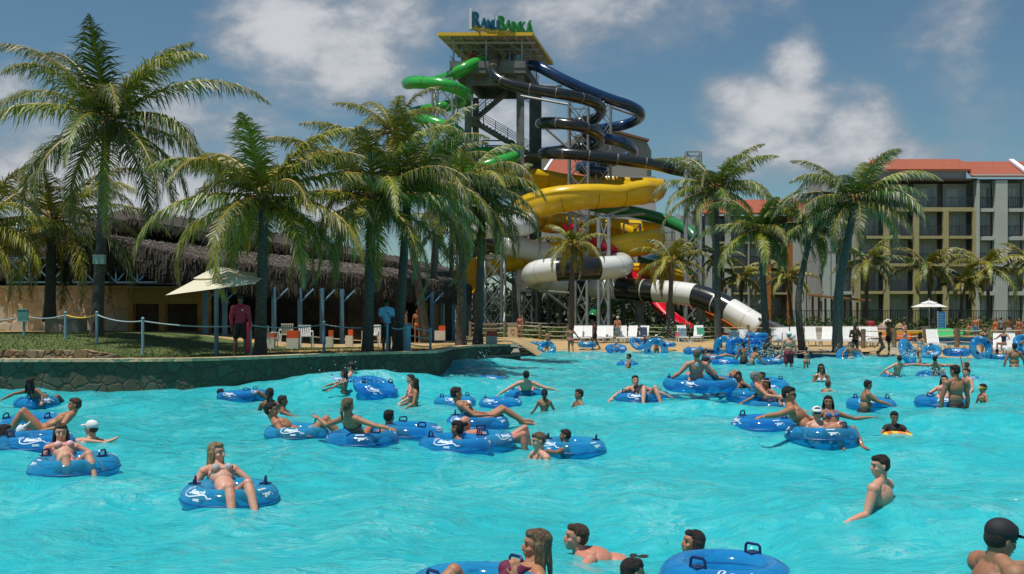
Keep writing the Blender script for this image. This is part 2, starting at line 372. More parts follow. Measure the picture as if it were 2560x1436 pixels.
def wallmesh(mb, pts, z0, z1, th, zf=None):
    n = len(pts); vs = []; fs = []
    for i, p in enumerate(pts):
        d_ = pts[min(i + 1, n - 1)] - pts[max(i - 1, 0)]; d_.z = 0; d_.normalize(); nn = Vector((-d_.y, d_.x, 0)) * th
        jit = .02 * math.sin(i * 1.7) + .015 * math.sin(i * 4.1)
        zt = z1 + (zf(p) if zf else 0)
        vs += [(p.x + d_.y * jit, p.y - d_.x * jit, z0), (p.x + d_.y * jit, p.y - d_.x * jit, zt), (p.x + nn.x, p.y + nn.y, zt), (p.x + nn.x, p.y + nn.y, z0)]
    for i in range(n - 1):
        a = i * 4; b_ = a + 4
        for k in range(4): fs.append((a + k, b_ + k, b_ + (k + 1) % 4, a + (k + 1) % 4))
    fs += [(0, 1, 2, 3), ((n - 1) * 4 + 3, (n - 1) * 4 + 2, (n - 1) * 4 + 1, (n - 1) * 4)]
    mb.add(vs, fs)
r_ = empty('pool_wall', (-8, 29, 0), 'long curved wall of mossy dark stone holding back the grass bank at the pool', 'wall')
mb = MB(); wallmesh(mb, pts, -1.6, .80, .38); mb.build('stonework', sm, r_)
lo = [Vector((p.x, p.y - .07, 0)) for p in pts]; mb = MB(); wallmesh(mb, lo, .803, .885, .5); mb.build('coping', cap_m, r_)
r_ = empty('pool_wall', (-1, 47, 0), 'low greenish stone wall end jutting into the pool beside the breaking wave', 'wall')
pts, _ = catmull([(-2.9, 44.3, 0), (-1.2, 44.7, 0), (.1, 45.6, 0), (.35, 47.5, 0), (.3, 60, 0)], .3); mb = MB(); wallmesh(mb, pts, -1.6, .38, .5); mb.build('stonework', sm, r_)
lo = [Vector((p.x, p.y - .03, 0)) for p in pts]; mb = MB(); wallmesh(mb, lo, .382, .43, .5); mb.build('coping', mat('grey_coping', (.3, .27, .2), .8, var=.3), r_)
# low retaining wall on the bank
pts, _ = catmull([(-30, 28.6, 0), (-18, 29.2, 0), (-13.2, 29.4, 0), (-11.2, 29.4, 0), (-10.3, 29.9, 0), (-10.1, 30.9, 0)], .25)
mb = MB(); wallmesh(mb, pts, .7, 1.06, .4, lambda p: .03 * math.sin(p.x * 9) - .26 * float(sstep(-11.6, -10.1, p.x)))
o = mb.build('retaining_wall', stone_mat('warm_rubble', (.40, .24, .10), (.26, .15, .08), (.36, .27, .17), (.19, .13, .08), 3.0, .7)); recenter(o, (-14, 29, .7)); tag(o, 'low retaining wall of orange brown rubble on the bank beside the coping', 'wall')
# grass tufts on the bank
def tufts(n, fn, hgt, seed, mname, colr):
    rr = random.Random(seed); mb = MB()
    for _ in range(n):
        x, y = fn(rr); z = float(gz(x, y)); a = rr.uniform(0, 3.14); h_ = hgt * rr.uniform(.5, 1.3); w_ = .02
        k = rr.uniform(.6, 1.3); mb.col = tuple(c * k for c in colr)
        dx, dy = math.cos(a) * w_, math.sin(a) * w_; l = rr.uniform(-.6, .6) * h_
        mb.add([(x - dx, y - dy, z - .01), (x + dx, y + dy, z - .01), (x + l, y + l * .5, z + h_)], [(0, 1, 2)])
    return mb
gr = mat('grass_blade', (.07, .11, .02), .7, attr='Col', trans=.25)
def fbank(rr):
    while True:
        x = rr.uniform(-19, -3); y = float(wally(x)) + .6 + rr.random() ** 1.5 * 12
        if y < 44: return x, y
tag(tufts(24000, fbank, .045, 3, 'g', (.10, .125, .03)).build('grass', gr), 'short mown grass on the bank', 'grass', kind='stuff')
# ------------------------------------------------------------------ palms
trunk_m = mat('palm_bark', (.125, .105, .085), .85, var=.5, vscale=6, bump=.8, bscale=14, stretch=(1, 1, 5), col2=(.06, .052, .042))
frond_m = mat('palm_frond', (.1, .15, .03), .46, attr='Col', trans=.22, spec=.5)
nut_m = mat('coconut', (.16, .13, .04), .5)
def frond_geo(mb, o, az, el, L, droop, rr, n=34, lw=.055, dry=.2, yel=.3, side_len=.95, wind=(0, 0)):
    """one frond: curved rachis with drooping leaflets either side"""
    h = Vector((math.cos(az), math.sin(az), 0)); pts = [Vector(o)]; e = min(el, R(76)); ds = L / n; sgn = rr.uniform(-.25, .25)
    for i in range(n):
        tq = i / n
        e -= droop / n * (.35 + 1.3 * tq)
        az2 = az + sgn * tq; h = Vector((math.cos(az2), math.sin(az2), 0))
        step = h * math.cos(e) + Vector((0, 0, math.sin(e))); step += Vector((wind[0], wind[1], 0)) * tq * .5; step.normalize()
        pts.append(pts[-1] + step * ds)
    base = (.14, .17, .035); mb.col = (.34 + .12 * yel, .25 + .04 * yel, .045)
    mb.tube(pts[::3] + [pts[-1]], [.045 * (1 - .85 * i / (n / 3)) + .006 for i in range(len(pts[::3]) + 1)], 4)
    tone = rr.uniform(.45, 1.25); yl = max(0, min(1, yel + rr.uniform(-.45, .4)))
    for i in range(3, n + 1):
        tq = i / n; t = pts[i] - pts[i - 1]; t.normalize(); sd = t.cross(Vector((0, 0, 1)))
        if sd.length < .1: sd = Vector((-math.sin(az), math.cos(az), 0))
        sd.normalize(); up = sd.cross(t)
        ll = side_len * (math.sin(math.pi * min(1, .12 + tq * .86)) ** .55) * (1 - .35 * tq)
        for s in (-1, 1):
            for q in (0, .33, .66):
                p = pts[i] - t * ds * q
                sweep = .45 + .75 * tq + rr.uniform(-.12, .12)
                dirv = sd * s * math.cos(sweep) + t * math.sin(sweep) + up * rr.uniform(-.2, .2) - Vector((0, 0, rr.uniform(.05, .4) * max(0, 1 - abs(t.z)) ** .7))
                l = ll * rr.uniform(.72, 1.08)
                m1 = p + dirv * l * .45
                dr = rr.uniform(.35, 1.15) * (1 - .6 * max(0, t.z))
                m2 = m1 + (dirv * max(.1, 1 - dr * .75) + Vector((wind[0] * .6, wind[1] * .6, -dr))).normalized() * l * .55
                w_ = lw * (1 if tq < .8 else .8)
                wv = t * w_ * .5
                k = tone * rr.uniform(.7, 1.3); g = (.055 + .24 * yl, .145 + .15 * yl, .014 + .006 * yl)
                dd = rr.random() < dry * .7 * (.35 + tq)
                c0 = tuple(c * k for c in g); c1 = (.42 * k, .37 * k, .27 * k) if dd else (.13 * k + .14 * yl, .17 * k + .07 * yl, .03 * k)
                b = len(mb.v); mb.v += [tuple(p - wv), tuple(p + wv), tuple(m1 + wv * .9), tuple(m1 - wv * .9), tuple(m2)]
                mb.c += [c0, c0, c0 if not dd else c1, c0 if not dd else c1, c1]
                mb.f += [(b, b + 1, b + 2, b + 3), (b + 3, b + 2, b + 4)]; mb.mi += [0, 0]
def palm(base, crown, Rf, nf, seed, label, group='coconut palms round the pool', r0=.2, n=30, lw=.05, dry=.25, yel=.3, lean=None, nuts=True, wind=(.0, .0), upright=.0):
    base = Vector(base); crown = Vector(crown); rr = random.Random(seed)
    o = empty('palm_tree', base, label, 'palm tree', group)
    mid = base.lerp(crown, .5) + Vector(((crown.x - base.x) * .0 + (lean or 0), 0, 0))
    pts, _ = catmull([base - Vector((0, 0, .25)), base.lerp(mid, .5) + Vector(((lean or 0) * .25, 0, 0)), mid, crown], .35)
    k = len(pts); rad = [r0 * (1.35 - .75 * min(1, i / k * 4)) if i / k < .12 else r0 * (1.1 - .45 * i / k) for i in range(k)]
    rad = [r_ * (1 + .05 * math.sin(i * 2.4) + .03 * rr.uniform(-1, 1)) for i, r_ in enumerate(rad)]
    mb = MB(); mb.tube(pts, rad, 12); mb.build('trunk', trunk_m, o, True)
    mb = MB(); c = crown; nf = int(nf * .98)
    for i in range(nf):
        q = (i + .5) / nf; az = i * 2.39996 + rr.uniform(-.25, .25)
        el = R(66 - 94 * q ** .95 + rr.uniform(-9, 9) + upright * 5 * (1 - q)); L = Rf * (0.95 + .3 * math.sin(q * 3.0)) * rr.uniform(.88, 1.1)
        droop = (1.35 + .5 * q + rr.uniform(-.35, .4)) * (1 - .25 * upright * (q < .3))
        frond_geo(mb, c + Vector((math.cos(az) * .1, math.sin(az) * .1, .1 - .25 * q)), az, el, L, droop, rr, n, lw, dry=dry * (.7 + .8 * q), yel=yel + (.25 if q > .8 else 0), side_len=Rf * .32, wind=wind)
    mb.build('crown', frond_m, o)
    if nuts:
        mb = MB()
        for i in range(8):
            a = rr.uniform(0, 6.28); mb.ell(c + Vector((math.cos(a) * .28, math.sin(a) * .28, -.35 - rr.random() * .2)), (.12, .12, .15), n=8, k=6)
        mb.build('coconut_cluster', nut_m, o, True)
        mb = MB()                                              # fibrous dead sheath under the crown
        for i in range(40):
            a = rr.uniform(0, 6.28); q = c + Vector((math.cos(a) * .12, math.sin(a) * .12, .1)); e = q + Vector((math.cos(a) * .45, math.sin(a) * .45, rr.uniform(-.55, .2)))
            mb.beam(q, e, .05, .02)
        mb.build('leaf_sheath', mat('dead_sheath', (.20, .13, .07), .9), o)
    return o
def palm_px(bx, by, Y, cx, cy, rpx, nf, seed, label, **k):
    k['yel'] = k.get('yel', .3) + .2; rpx *= .94
    x = GX(bx, Y); z = float(gz(x, Y)) if by is None else CZ + (HZ - by) / FP * Y
    return palm((x, Y, z), P(cx, cy, Y), rpx / FP * Y, nf, seed, label, **k)
palm_px(240, 852, 37, 268, 300, 345, 26, 11, 'tallest palm at the left with grey tipped fronds rising above the thatched bar', r0=.20, n=38, lw=.06, dry=.5, yel=.15, upright=1)
palm_px(124, 790, 43, 130, 548, 285, 22, 12, 'palm with a dark trunk standing before the stone wall at the far left', r0=.22, n=34, dry=.2, yel=.4)
palm_px(-70, 850, 40, -50, 560, 230, 20, 13, 'yellow tinged palm whose fronds reach in from the left edge', r0=.2, dry=.15, yel=.6)
palm_px(650, 893, 33.5, 660, 492, 312, 24, 14, 'palm behind the lifeguard in red with bright yellow green fronds', r0=.19, n=38, lw=.06, dry=.25, yel=.6, upright=.6)
palm_px(918, 887, 36.2, 930, 500, 290, 24, 15, 'palm beside the man in the pale blue shirt, left of the close pair', r0=.19, n=36, dry=.3, yel=.4, upright=.5)
palm_px(993, 884, 37.6, 1022, 462, 285, 24, 16, 'slightly leaning palm, right of the close pair near the man in pale blue', r0=.18, n=36, dry=.45, yel=.3, upright=.5)
palm_px(1152, 867, 45, 1160, 470, 232, 22, 17, 'palm rising from the ochre walk left of the steel legs of the slides', r0=.2, n=32, dry=.3, yel=.35)
palm_px(1194, 864, 47, 1206, 520, 180, 20, 18, 'shorter palm on the ochre walk right beside a taller one', r0=.2, n=30, dry=.3, yel=.15)
palm_px(1066, 840, 52, 985, 330, 170, 18, 19, 'tall palm whose tuft shows above the close pair beneath the green slide', r0=.2, n=28, dry=.45, yel=.3, upright=.8)
palm_px(1075, 838, 56, 1100, 420, 165, 18, 20, 'dark palm crown half hidden below the green slide', r0=.2, n=28, dry=.3, yel=.2)
palm_px(1428, 836, 78, 1432, 610, 98, 18, 21, 'small pale palm in front of the black and white slide loop', r0=.22, n=24, lw=.09, dry=.2, yel=.55, nuts=False)
palm_px(1672, 840, 78, 1680, 650, 108, 16, 22, 'small yellowish palm before the straight black and white tube', r0=.2, n=24, lw=.09, dry=.25, yel=.65, nuts=False)
palm_px(1796, 882, 62, 1790, 470, 172, 22, 23, 'tall palm at the pool edge left of the stacked tubes', r0=.21, n=30, lw=.07, dry=.45, yel=.05, upright=.5)
palm_px(1918, 886, 58, 1900, 575, 158, 20, 24, 'palm rising behind the stacked blue tubes', r0=.2, n=30, lw=.07, dry=.35, yel=.1, upright=.6)
palm_px(2008, 884, 57, 2032, 560, 150, 20, 25, 'palm with a bent trunk between the stacked tubes and the thick leaning palm', r0=.19, n=30, lw=.07, dry=.4, yel=.05, lean=-.45)
palm_px(2094, 892, 53, 2140, 498, 195, 24, 26, 'thick bluish trunked palm leaning right at the pool edge', r0=.25, n=34, lw=.06, dry=.55, yel=.1, lean=-.3, upright=.5)
BG = 'young palms in front of the hotel'
for i, (bx, by, cx, cy, r, ye, lab) in enumerate([
        (1856, 800, 1852, 695, 74, .7, 'small yellow green palm before the hotel behind the slide mouth'), (1985, 800, 1968, 690, 82, .8, 'bright yellow green low palm before the orange hotel bays'),
        (2166, 815, 2168, 650, 104, .25, 'slim pale trunked palm before the yellow framed hotel block'), (2332, 800, 2318, 665, 108, .3, 'wide drooping palm above the white parasol'),
        (2474, 800, 2468, 665, 118, .6, 'full bright palm before the pale hotel pilaster'), (2575, 800, 2572, 650, 84, .35, 'palm cut by the right edge before the hotel'),
        (1806, 760, 1800, 640, 66, .2, 'greyish thin palm beside the steel tower on the right'), (2398, 800, 2408, 700, 70, .2, 'dark low palm between two brighter ones before the hotel'),
        (1130, 800, 1128, 560, 120, .1, 'dark palm behind the thatched bar end')]):
    Yp = 92 if i != 8 else 64
    palm_px(bx, None, Yp, cx, cy, r, 15, 40 + i, lab, group=BG, r0=.16, n=22, lw=.11, dry=.35, yel=ye, nuts=False)

# ------------------------------------------------------------------ leafy masses
leaf_m = mat('leaf_green', (.06, .1, .02), .55, attr='Col', trans=.25)
def leafmass(mb, c, r, n, size, rr, col=(.055, .095, .02)):
    for _ in range(n):
        while True:
            p = Vector((rr.uniform(-1, 1), rr.uniform(-1, 1), rr.uniform(-1, 1)))
            if .25 < p.length < 1: break
        p = Vector(c) + Vector((p.x * r[0], p.y * r[1], p.z * r[2])); a = Vector((rr.gauss(0, 1), rr.gauss(0, 1), rr.gauss(0, 1))).normalized(); b_ = a.cross(Vector((rr.gauss(0, 1), rr.gauss(0, 1), rr.gauss(0, 1)))).normalized()
        s = size * rr.uniform(.5, 1.3); k = rr.uniform(.6, 1.5); mb.col = tuple(q * k for q in col)
        mb.add([p - a * s, p + b_ * s * .45, p + a * s, p - b_ * s * .45], [(0, 1, 2, 3)])
def hedge(px0, px1, Y, z0, h_, dep, label, seed, col=(.05, .10, .02), dens=16, name='hedge', size=.16):
    rr = random.Random(seed); mb = MB(); x0, x1 = GX(px0, Y), GX(px1, Y); n = max(2, int((x1 - x0) / .9))
    for i in range(n):
        x = x0 + (i + .5) * (x1 - x0) / n; hh = h_ * rr.uniform(.85, 1.12)
        leafmass(mb, (x, Y, z0 + hh * .5), (.75, dep, hh * .55), int(dens * 9), size, rr, col)
    o = mb.build(name, leaf_m); recenter(o, ((x0 + x1) / 2, Y, z0)); tag(o, label, name)
hedge(1895, 2140, 88, .5, 1.75, .8, 'clipped dark green hedge before the pergola and low palms', 1)
hedge(2120, 2330, 87, .5, 1.5, 1.0, 'loose dark shrubbery left of the blue notice board', 2, (.045, .08, .02))
hedge(2355, 2620, 86, .5, 1.6, 1.2, 'mixed shrubbery right of the blue notice board below the hotel rails', 3, (.06, .09, .025))
hedge(1205, 1520, 80, .5, .95, .5, 'low bright hedge behind the rope fence under the slides', 4, (.07, .13, .02))
hedge(1560, 1790, 84, .5, 1.2, .6, 'low green hedge behind the red slide run out', 5, (.05, .11, .02))
for i, (px, s_, lab, c) in enumerate([(2430, 1.3, 'yellow green bush with arching twigs right of the parasol', (.14, .14, .04)), (2510, 1.1, 'pale yellow green bush near the right edge of the deck', (.12, .13, .05)), (2205, .8, 'flowering bush with pale blooms between two thatch parasols', (.10, .14, .07))]):
    mb = MB(); rr = random.Random(60 + i); x = GX(px, 82); leafmass(mb, (x, 82, .5 + s_ * .6), (s_ * 1.1, .7, s_ * .7), 420, .14, rr, c)
    o = mb.build('bush', leaf_m); recenter(o, (x, 82, .5)); tag(o, lab, 'bush')
# dark wood behind the slides
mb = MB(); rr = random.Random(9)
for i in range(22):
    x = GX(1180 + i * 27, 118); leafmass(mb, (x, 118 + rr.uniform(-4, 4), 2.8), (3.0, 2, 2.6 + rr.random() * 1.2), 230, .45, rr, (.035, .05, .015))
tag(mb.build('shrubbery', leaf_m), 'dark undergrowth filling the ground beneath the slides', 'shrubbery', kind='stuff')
# broadleaf tree peeping over the thatch
o = empty('broadleaf_tree', P(722, 800, 62), 'small broadleaf tree peeping over the thatched roof', 'tree')
mb = MB(); mb.tube([P(722, 800, 62), P(722, 580, 62)], [.2, .08]); mb.build('trunk', trunk_m, o)
mb = MB(); leafmass(mb, P(722, 588, 62), (.62, .6, .7), 420, .10, random.Random(3), (.07, .11, .03)); mb.build('crown', leaf_m, o)
# ------------------------------------------------------------------ thatched bar on the bank
def thatch_mat(name, ca, cb):
    m = bpy.data.materials.new(name); m.use_nodes = True; t = NT(m.node_tree); b = t.n['Principled BSDF']; MATS[name] = m
    tc = t.add('ShaderNodeNewGeometry').outputs['Position']
    n = t.noise(t.vec('MULTIPLY', tc, (9, 9, 1.2)).outputs[0], 1.4, 6, .7); n2 = t.noise(tc, 1.1, 4, .6)
    c = t.mix(t.ramp(n, .35, .68), ca, cb); c = t.mix(t.ramp(n2, .4, .8, 0, .5), c, tuple(x * .5 for x in ca))
    t.l.new(c, b.inputs['Base Color']); b.inputs['Roughness'].default_value = .9
    bp = t.add('ShaderNodeBump', {'Strength': 1, 'Distance': .12, 'Height': n}); t.l.new(bp.outputs[0], b.inputs['Normal']); return m
th1 = thatch_mat('thatch', (.045, .033, .024), (.10, .078, .060)); th2 = thatch_mat('thatch_dark', (.03, .022, .018), (.07, .055, .045))
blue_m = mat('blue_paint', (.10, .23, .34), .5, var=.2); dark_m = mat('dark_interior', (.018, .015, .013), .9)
stone_y = stone_mat('yellow_stone', (.50, .41, .27), (.44, .30, .15), (.50, .45, .35), (.40, .33, .23), 1.3, .6)
yel_m = stone_mat('ochre_block', (.48, .29, .08), (.42, .24, .06), (.36, .17, .04), (.40, .25, .08), .9, .3)
bar = empty('thatched_bar', (-14, 50, .8), 'long open bar under a two tiered dark thatched roof', 'building')
def loft(mb, A, B, m=None):        # quad strip between two polylines
    n = len(A); mb.add(list(A) + list(B), [(i, i + 1, n + i + 1, n + i) for i in range(n - 1)], m)
def resamp(pts, n):
    pts = [Vector(p) for p in pts]; L = [0]
    for a, b in zip(pts, pts[1:]): L.append(L[-1] + (b - a).length)
    out = []
    for i in range(n):
        s_ = L[-1] * i / (n - 1); k = max(j for j in range(len(L)) if L[j] <= s_ + 1e-9); k = min(k, len(pts) - 2); out.append(pts[k].lerp(pts[k + 1], (s_ - L[k]) / max(1e-6, L[k + 1] - L[k])))
    return out
def fringe(mb, edge, h_, seed, dens=26, out=.25, th=.12):   # ragged hanging straw
    rr = random.Random(seed); n = len(edge)
    for a, b in zip(edge, edge[1:]):
        for _ in range(max(1, int((b - a).length * dens))):
            p = a.lerp(b, rr.random()); p = p + Vector((rr.uniform(-.05, .05), rr.uniform(-th, th), rr.uniform(-.02, .12))); l = h_ * rr.uniform(.55, 1.22); w_ = rr.uniform(.02, .06)
            q = p + Vector((rr.uniform(-.08, .08), -out * rr.random(), -l)); mb.add([p + Vector((-w_, 0, 0)), p + Vector((w_, 0, 0)), q + Vector((w_ * .4, 0, 0)), q - Vector((w_ * .4, 0, 0))], [(0, 1, 2, 3)])
# lower roof: top line, shoulder line, bottom of the fringe
up = resamp([P(150, 640, 48), P(262, 585, 47.5), P(400, 605, 48), P(560, 624, 49.5), P(759, 645, 52), P(1020, 676, 57), P(1150, 704, 60)], 60)
sh = resamp([P(165, 640, 43.5), P(255, 600, 43.0), P(370, 622, 43.2), P(470, 645, 44), P(560, 656, 45.5), P(740, 672, 48), P(928, 690, 52), P(1110, 706, 56), P(1178, 716, 58)], 60)
bo = [p + Vector((0, -.3, -1.15 - .25 * min(1, max(0, (i - 12) / 12)))) for i, p in enumerate(sh)]
bo = [Vector((p.x, p.y, max(p.z, 2.9 if i > 18 else p.z))) for i, p in enumerate(bo)]
mb = MB(); loft(mb, up, sh); mid = [a.lerp(b, .5) + Vector((0, -.12, 0)) for a, b in zip(sh, bo)]; loft(mb, sh, mid); loft(mb, mid, [b + Vector((0, .1, .25)) for b in bo]); loft(mb, [b + Vector((0, .1, .25)) for b in bo], [u_ + Vector((0, 0, -.5)) for u_ in up]); lower = mb.build('lower_roof', th1, bar)
mb = MB(); fringe(mb, [a.lerp(b, .60) for a, b in zip(sh, bo)], .5, 2, 110, .1); fringe(mb, [a.lerp(b, .12) for a, b in zip(sh, bo)], .55, 3, 80, .22)
fringe(mb, sh, .4, 4, 24, .3); mb.build('straw_fringe', th1, lower)
rr = random.Random(5); mb = MB()
for _ in range(2600):
    i = rr.randrange(59); a = up[i].lerp(up[i + 1], rr.random()); b = sh[i].lerp(sh[i + 1], rr.random()); p = a.lerp(b, rr.random()) + Vector((0, 0, .04)); dv = (b - a).normalized(); w_ = rr.uniform(.02, .05)
    mb.add([p, p + Vector((w_, 0, .02)), p + dv * .3 + Vector((w_ + rr.uniform(-.1, .1), 0, rr.uniform(-.02, .1)))], [(0, 1, 2)])
mb.build('loose_straw', mat('straw', (.14, .115, .09), .8), lower)
# upper roof
rid = resamp([P(-40, 665, 53), P(60, 625, 53), P(172, 569, 53), P(322, 521, 53), P(560, 563, 56), P(760, 598, 60), P(1000, 645, 66), P(1140, 676, 70)], 60)
frt = resamp([P(-60, 690, 49), P(60, 650, 48.5), P(180, 596, 48.5), P(325, 546, 48.5), P(560, 588, 51), P(760, 618, 54.5), P(985, 654, 60), P(1120, 684, 64)], 60)
bak = [p + Vector((.3, 5, -1.6)) for p in rid]
mb = MB(); loft(mb, rid, frt); loft(mb, [p + Vector((0, .05, -.3)) for p in frt], [p + Vector((0, 0, -.35)) for p in rid]); loft(mb, frt, [p + Vector((0, .05, -.3)) for p in frt]); loft(mb, bak, rid); upper = mb.build('upper_roof', th1, bar)
mb = MB(); fringe(mb, [p + Vector((0, 0, -.1)) for p in frt], .42, 7, 55, .1); fringe(mb, [p + Vector((0, 0, -.1)) for p in frt][24:30], .9, 8, 12, .1); fringe(mb, rid, .22, 9, 30, .4); mb.build('straw_fringe', th1, upper)
# near-black sheet with the gap's shade in its colour; ceiling and back wall
mb = MB(); loft(mb, [p + Vector((0, 2.2, -.4)) for p in frt], [p + Vector((0, 2.6, -3.0)) for p in frt]); mb.build('gap_shade_sheet', dark_m, bar)
bk = [(-26, 54.5), (-16.5, 54.5), (-9.5, 56), (-3.2, 60.5)]
mb = MB()
for (xa, ya), (xb, yb) in zip(bk, bk[1:]): mb.hexa([(xa, ya, .3), (xb, yb, .3), (xb, yb + .2, .3), (xa, ya + .2, .3), (xa, ya, 4.6), (xb, yb, 4.6), (xb, yb + .2, 4.6), (xa, ya + .2, 4.6)])
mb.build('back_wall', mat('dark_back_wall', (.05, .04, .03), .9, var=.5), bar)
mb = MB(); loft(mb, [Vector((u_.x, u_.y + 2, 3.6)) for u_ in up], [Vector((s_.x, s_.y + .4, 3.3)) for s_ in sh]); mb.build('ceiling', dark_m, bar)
# posts along the front
for px, Y in [(514, 45), (562, 45.5), (685, 47), (750, 48), (805, 49), (855, 50), (1052, 54), (1080, 55), (1105, 57), (1134, 58)]:
    mb = MB(); x = GX(px, Y); w_ = .09; mb.box(x - w_, x + w_, Y - w_, Y + w_, float(gz(x, Y)) - .1, 3.35); mb.tube([(x, Y, 2.7), (x + .55, Y + .3, 3.3)], .04, 6); mb.build('post', blue_m, bar)
# ochre service hatch, stone wall and blue truss above it
hx = lambda px, Y: GX(px, Y)
sw = empty('stone_wall', (GX(150, 49), 49, .9), 'tall pale yellow crazy stone wall of the bar at the left', 'wall')
mb = MB(); mb.box(GX(-120, 49), GX(319, 49), 49, 49.5, .4, 3.42); mb.build('stonework', stone_y, sw); mb = MB(); mb.box(GX(-120, 49), GX(319, 49), 48.96, 49.54, 3.422, 3.47); mb.build('coping', mat('pale_coping', (.5, .46, .38), .8), sw)
hat = empty('service_hatch', (GX(420, 47), 47, .85), 'ochre stone portico with two dark openings beneath the thatch', 'bar counter')
Y = 47; zt = CZ + (804 - 716) / FP * Y; zl = CZ + (804 - 760) / FP * Y; mb = MB()
mb.box(GX(319, Y), GX(521, Y), Y, Y + .45, zl, zt - .06)
for a, b in [(319, 332), (397, 411), (494, 521)]: mb.box(GX(a, Y), GX(b, Y), Y, Y + .45, .6, zl - .002)
mb.box(GX(332, Y) + .003, GX(397, Y) - .003, Y + .1, Y + .4, .6, 1.05); mb.build('stonework', yel_m, hat)
mb = MB(); mb.box(GX(312, Y), GX(524, Y), Y - .06, Y + .5, zt - .058, zt); mb.build('lintel_slab', mat('pale_slab', (.50, .42, .30), .8), hat)
mb = MB(); mb.box(GX(300, Y), GX(521, Y), Y + 2.2, Y + 2.3, .5, zt - .1); mb.build('inner_wall', mat('brown_boards', (.10, .065, .04), .8, var=.4), hat)
mb = MB(); mb.box(GX(345, Y), GX(366, Y), Y + .8, Y + 1.4, 1.05, 1.35); mb.build('red_cool_box', mat('dull_red', (.25, .03, .02), .5), hat)
tr = empty('blue_truss', (GX(200, 48.5), 48.5, 3.5), 'blue painted lattice truss running above the stone wall', 'truss')
Y = 48.3; z0 = CZ + (804 - 706) / FP * Y; z1 = CZ + (804 - 645) / FP * Y
mb = MB(); mb.beam((GX(20, Y), Y, z0), (GX(560, Y), Y, z0), .07); mb.beam((GX(20, Y), Y, z1), (GX(560, Y), Y, z1), .07); mb.build('chord', blue_m, tr)
xs_ = [20 + 54 * i for i in range(11)]
for p in xs_: mb = MB(); mb.beam((GX(p, Y), Y + .004, z0), (GX(p, Y), Y + .004, z1), .07); mb.build('upright', blue_m, tr)
mb = MB()
for a, b in zip(xs_, xs_[1:]): mb.beam((GX(a, Y), Y + .03, z0), (GX(b, Y), Y + .03, z1), .05); mb.beam((GX(a, Y), Y - .03, z1), (GX(b, Y), Y - .03, z0), .05)
mb.build('cross_brace', blue_m, tr)
bb = MB(); bb.box(GX(-120, 49), GX(560, 49), 50.4, 50.5, 3.3, 6.0); bb.build('shade_screen', dark_m, tr)  # near-black sheet painting in the shade under the roof behind the truss
# low stone box by the trunk
mb = MB(); Y = 42.5; x0, x1 = GX(112, Y), GX(196, Y); z = float(gz((x0 + x1) / 2, Y)); mb.box(x0, x1, Y, Y + .9, z - .1, z + .52); o = mb.build('stone_planter', stone_y); recenter(o, ((x0 + x1) / 2, Y, z)); tag(o, 'low yellow stone planter between the first and second trunks', 'planter')
mb = MB(); mb.box(x0 - .04, x1 + .04, -.04, .94, 0, .05)
q = mb.build('slab', MATS['pale_coping'], o, world=False); q.location = (-(x0 + x1) / 2, 0, .522)
o2 = empty('yellow_kiosk', (GX(1075, 56), 56, .6), 'small ochre kiosk with a dark hatch at the right end of the bar', 'kiosk')
mb = MB(); Y = 57; mb.box(GX(1055, Y), GX(1106, Y), Y, Y + 2, .2, 3.2); mb.build('wall', mat('ochre_plaster', (.40, .25, .07), .8, var=.2), o2); mb = MB(); mb.box(GX(1056, Y), GX(1072, Y), Y - .02, Y - .004, 1.55, 2.1); mb.build('hatch', dark_m, o2)
# ------------------------------------------------------------------ rope fence on the bank
pm = mat('pale_blue_post', (.20, .38, .45), .5); rope_m = mat('grey_blue_rope', (.32, .42, .45), .8); yrope = mat('yellow_rope', (.60, .40, .08), .8)
posts = [(60, 858, .93, 35.5), (164, 858, .95, 35), (242, 860, .97, 34.5), (357, 882, .99, 32.5), (626, 893, 1.0, 32.5), (810, 882, .98, 36), (968, 884, .98, 36.3), (1016, 882, .92, 37), (1024, 880, .92, 37.4), (1076, 880, .80, 39)]
tops = []
for i, (px, py, h_, Y) in enumerate(posts):
    x = GX(px, Y); z = CZ + (HZ - py) / FP * Y - .05; h_ += .05
    labs = ['blue rope post carrying a small green notice board at the far left', 'blue rope post where the yellow rope begins', 'blue rope post at the end of the yellow rope beside the tallest palm', 'blue rope post alone on the grass left of the parasol', 'blue rope post behind the lifeguard in red',
            'blue rope post before the white plinths', 'blue rope post in front of the man in pale blue', 'thick pale blue gate post on the ochre walk', 'dark slim post beside the pale gate post', 'last blue rope post at the end of the ochre walk']
    mb = MB(); mb.tube([(0, 0, 0), (0, 0, h_)], .045 if i != 7 else .11, 8); mb.ell((0, 0, h_ + .03), (.055, .055, .05), n=8, k=6)
    o = mb.build('rope_post', pm); o.location = (x, Y, z); tag(o, labs[i], 'post', 'blue posts of the bank rope fence'); tops.append(Vector((x, Y, z + h_ - .04)))
def sag(a, b, s_, n=12): return [a.lerp(b, i / n) - Vector((0, 0, s_ * 4 * (i / n) * (1 - i / n))) for i in range(n + 1)]
for i, (a, b) in enumerate(zip([Vector((GX(-60, 37), 37, tops[0].z - .1))] + tops, tops)):
    if i in (8, 9) or False: continue
    mb = MB(); mb.tube(sag(a, b, .10), .022 if i != 2 else .03, 6); o = mb.build('rope', yrope if i == 2 else rope_m); recenter(o, a.lerp(b, .5))
    tag(o, ['slack rope leaving the picture left of the green notice', 'slack grey rope between the notice post and the yellow rope', 'yellow rope slung between two blue posts', 'slack rope between the tallest palm and the lone post', 'rope from the lone post to the lifeguard', 'rope from the lifeguard to the plinths', 'rope sagging before the plinths and palm trunk', 'rope between the man in pale blue and the gate post'][i], 'rope', 'ropes of the bank fence')
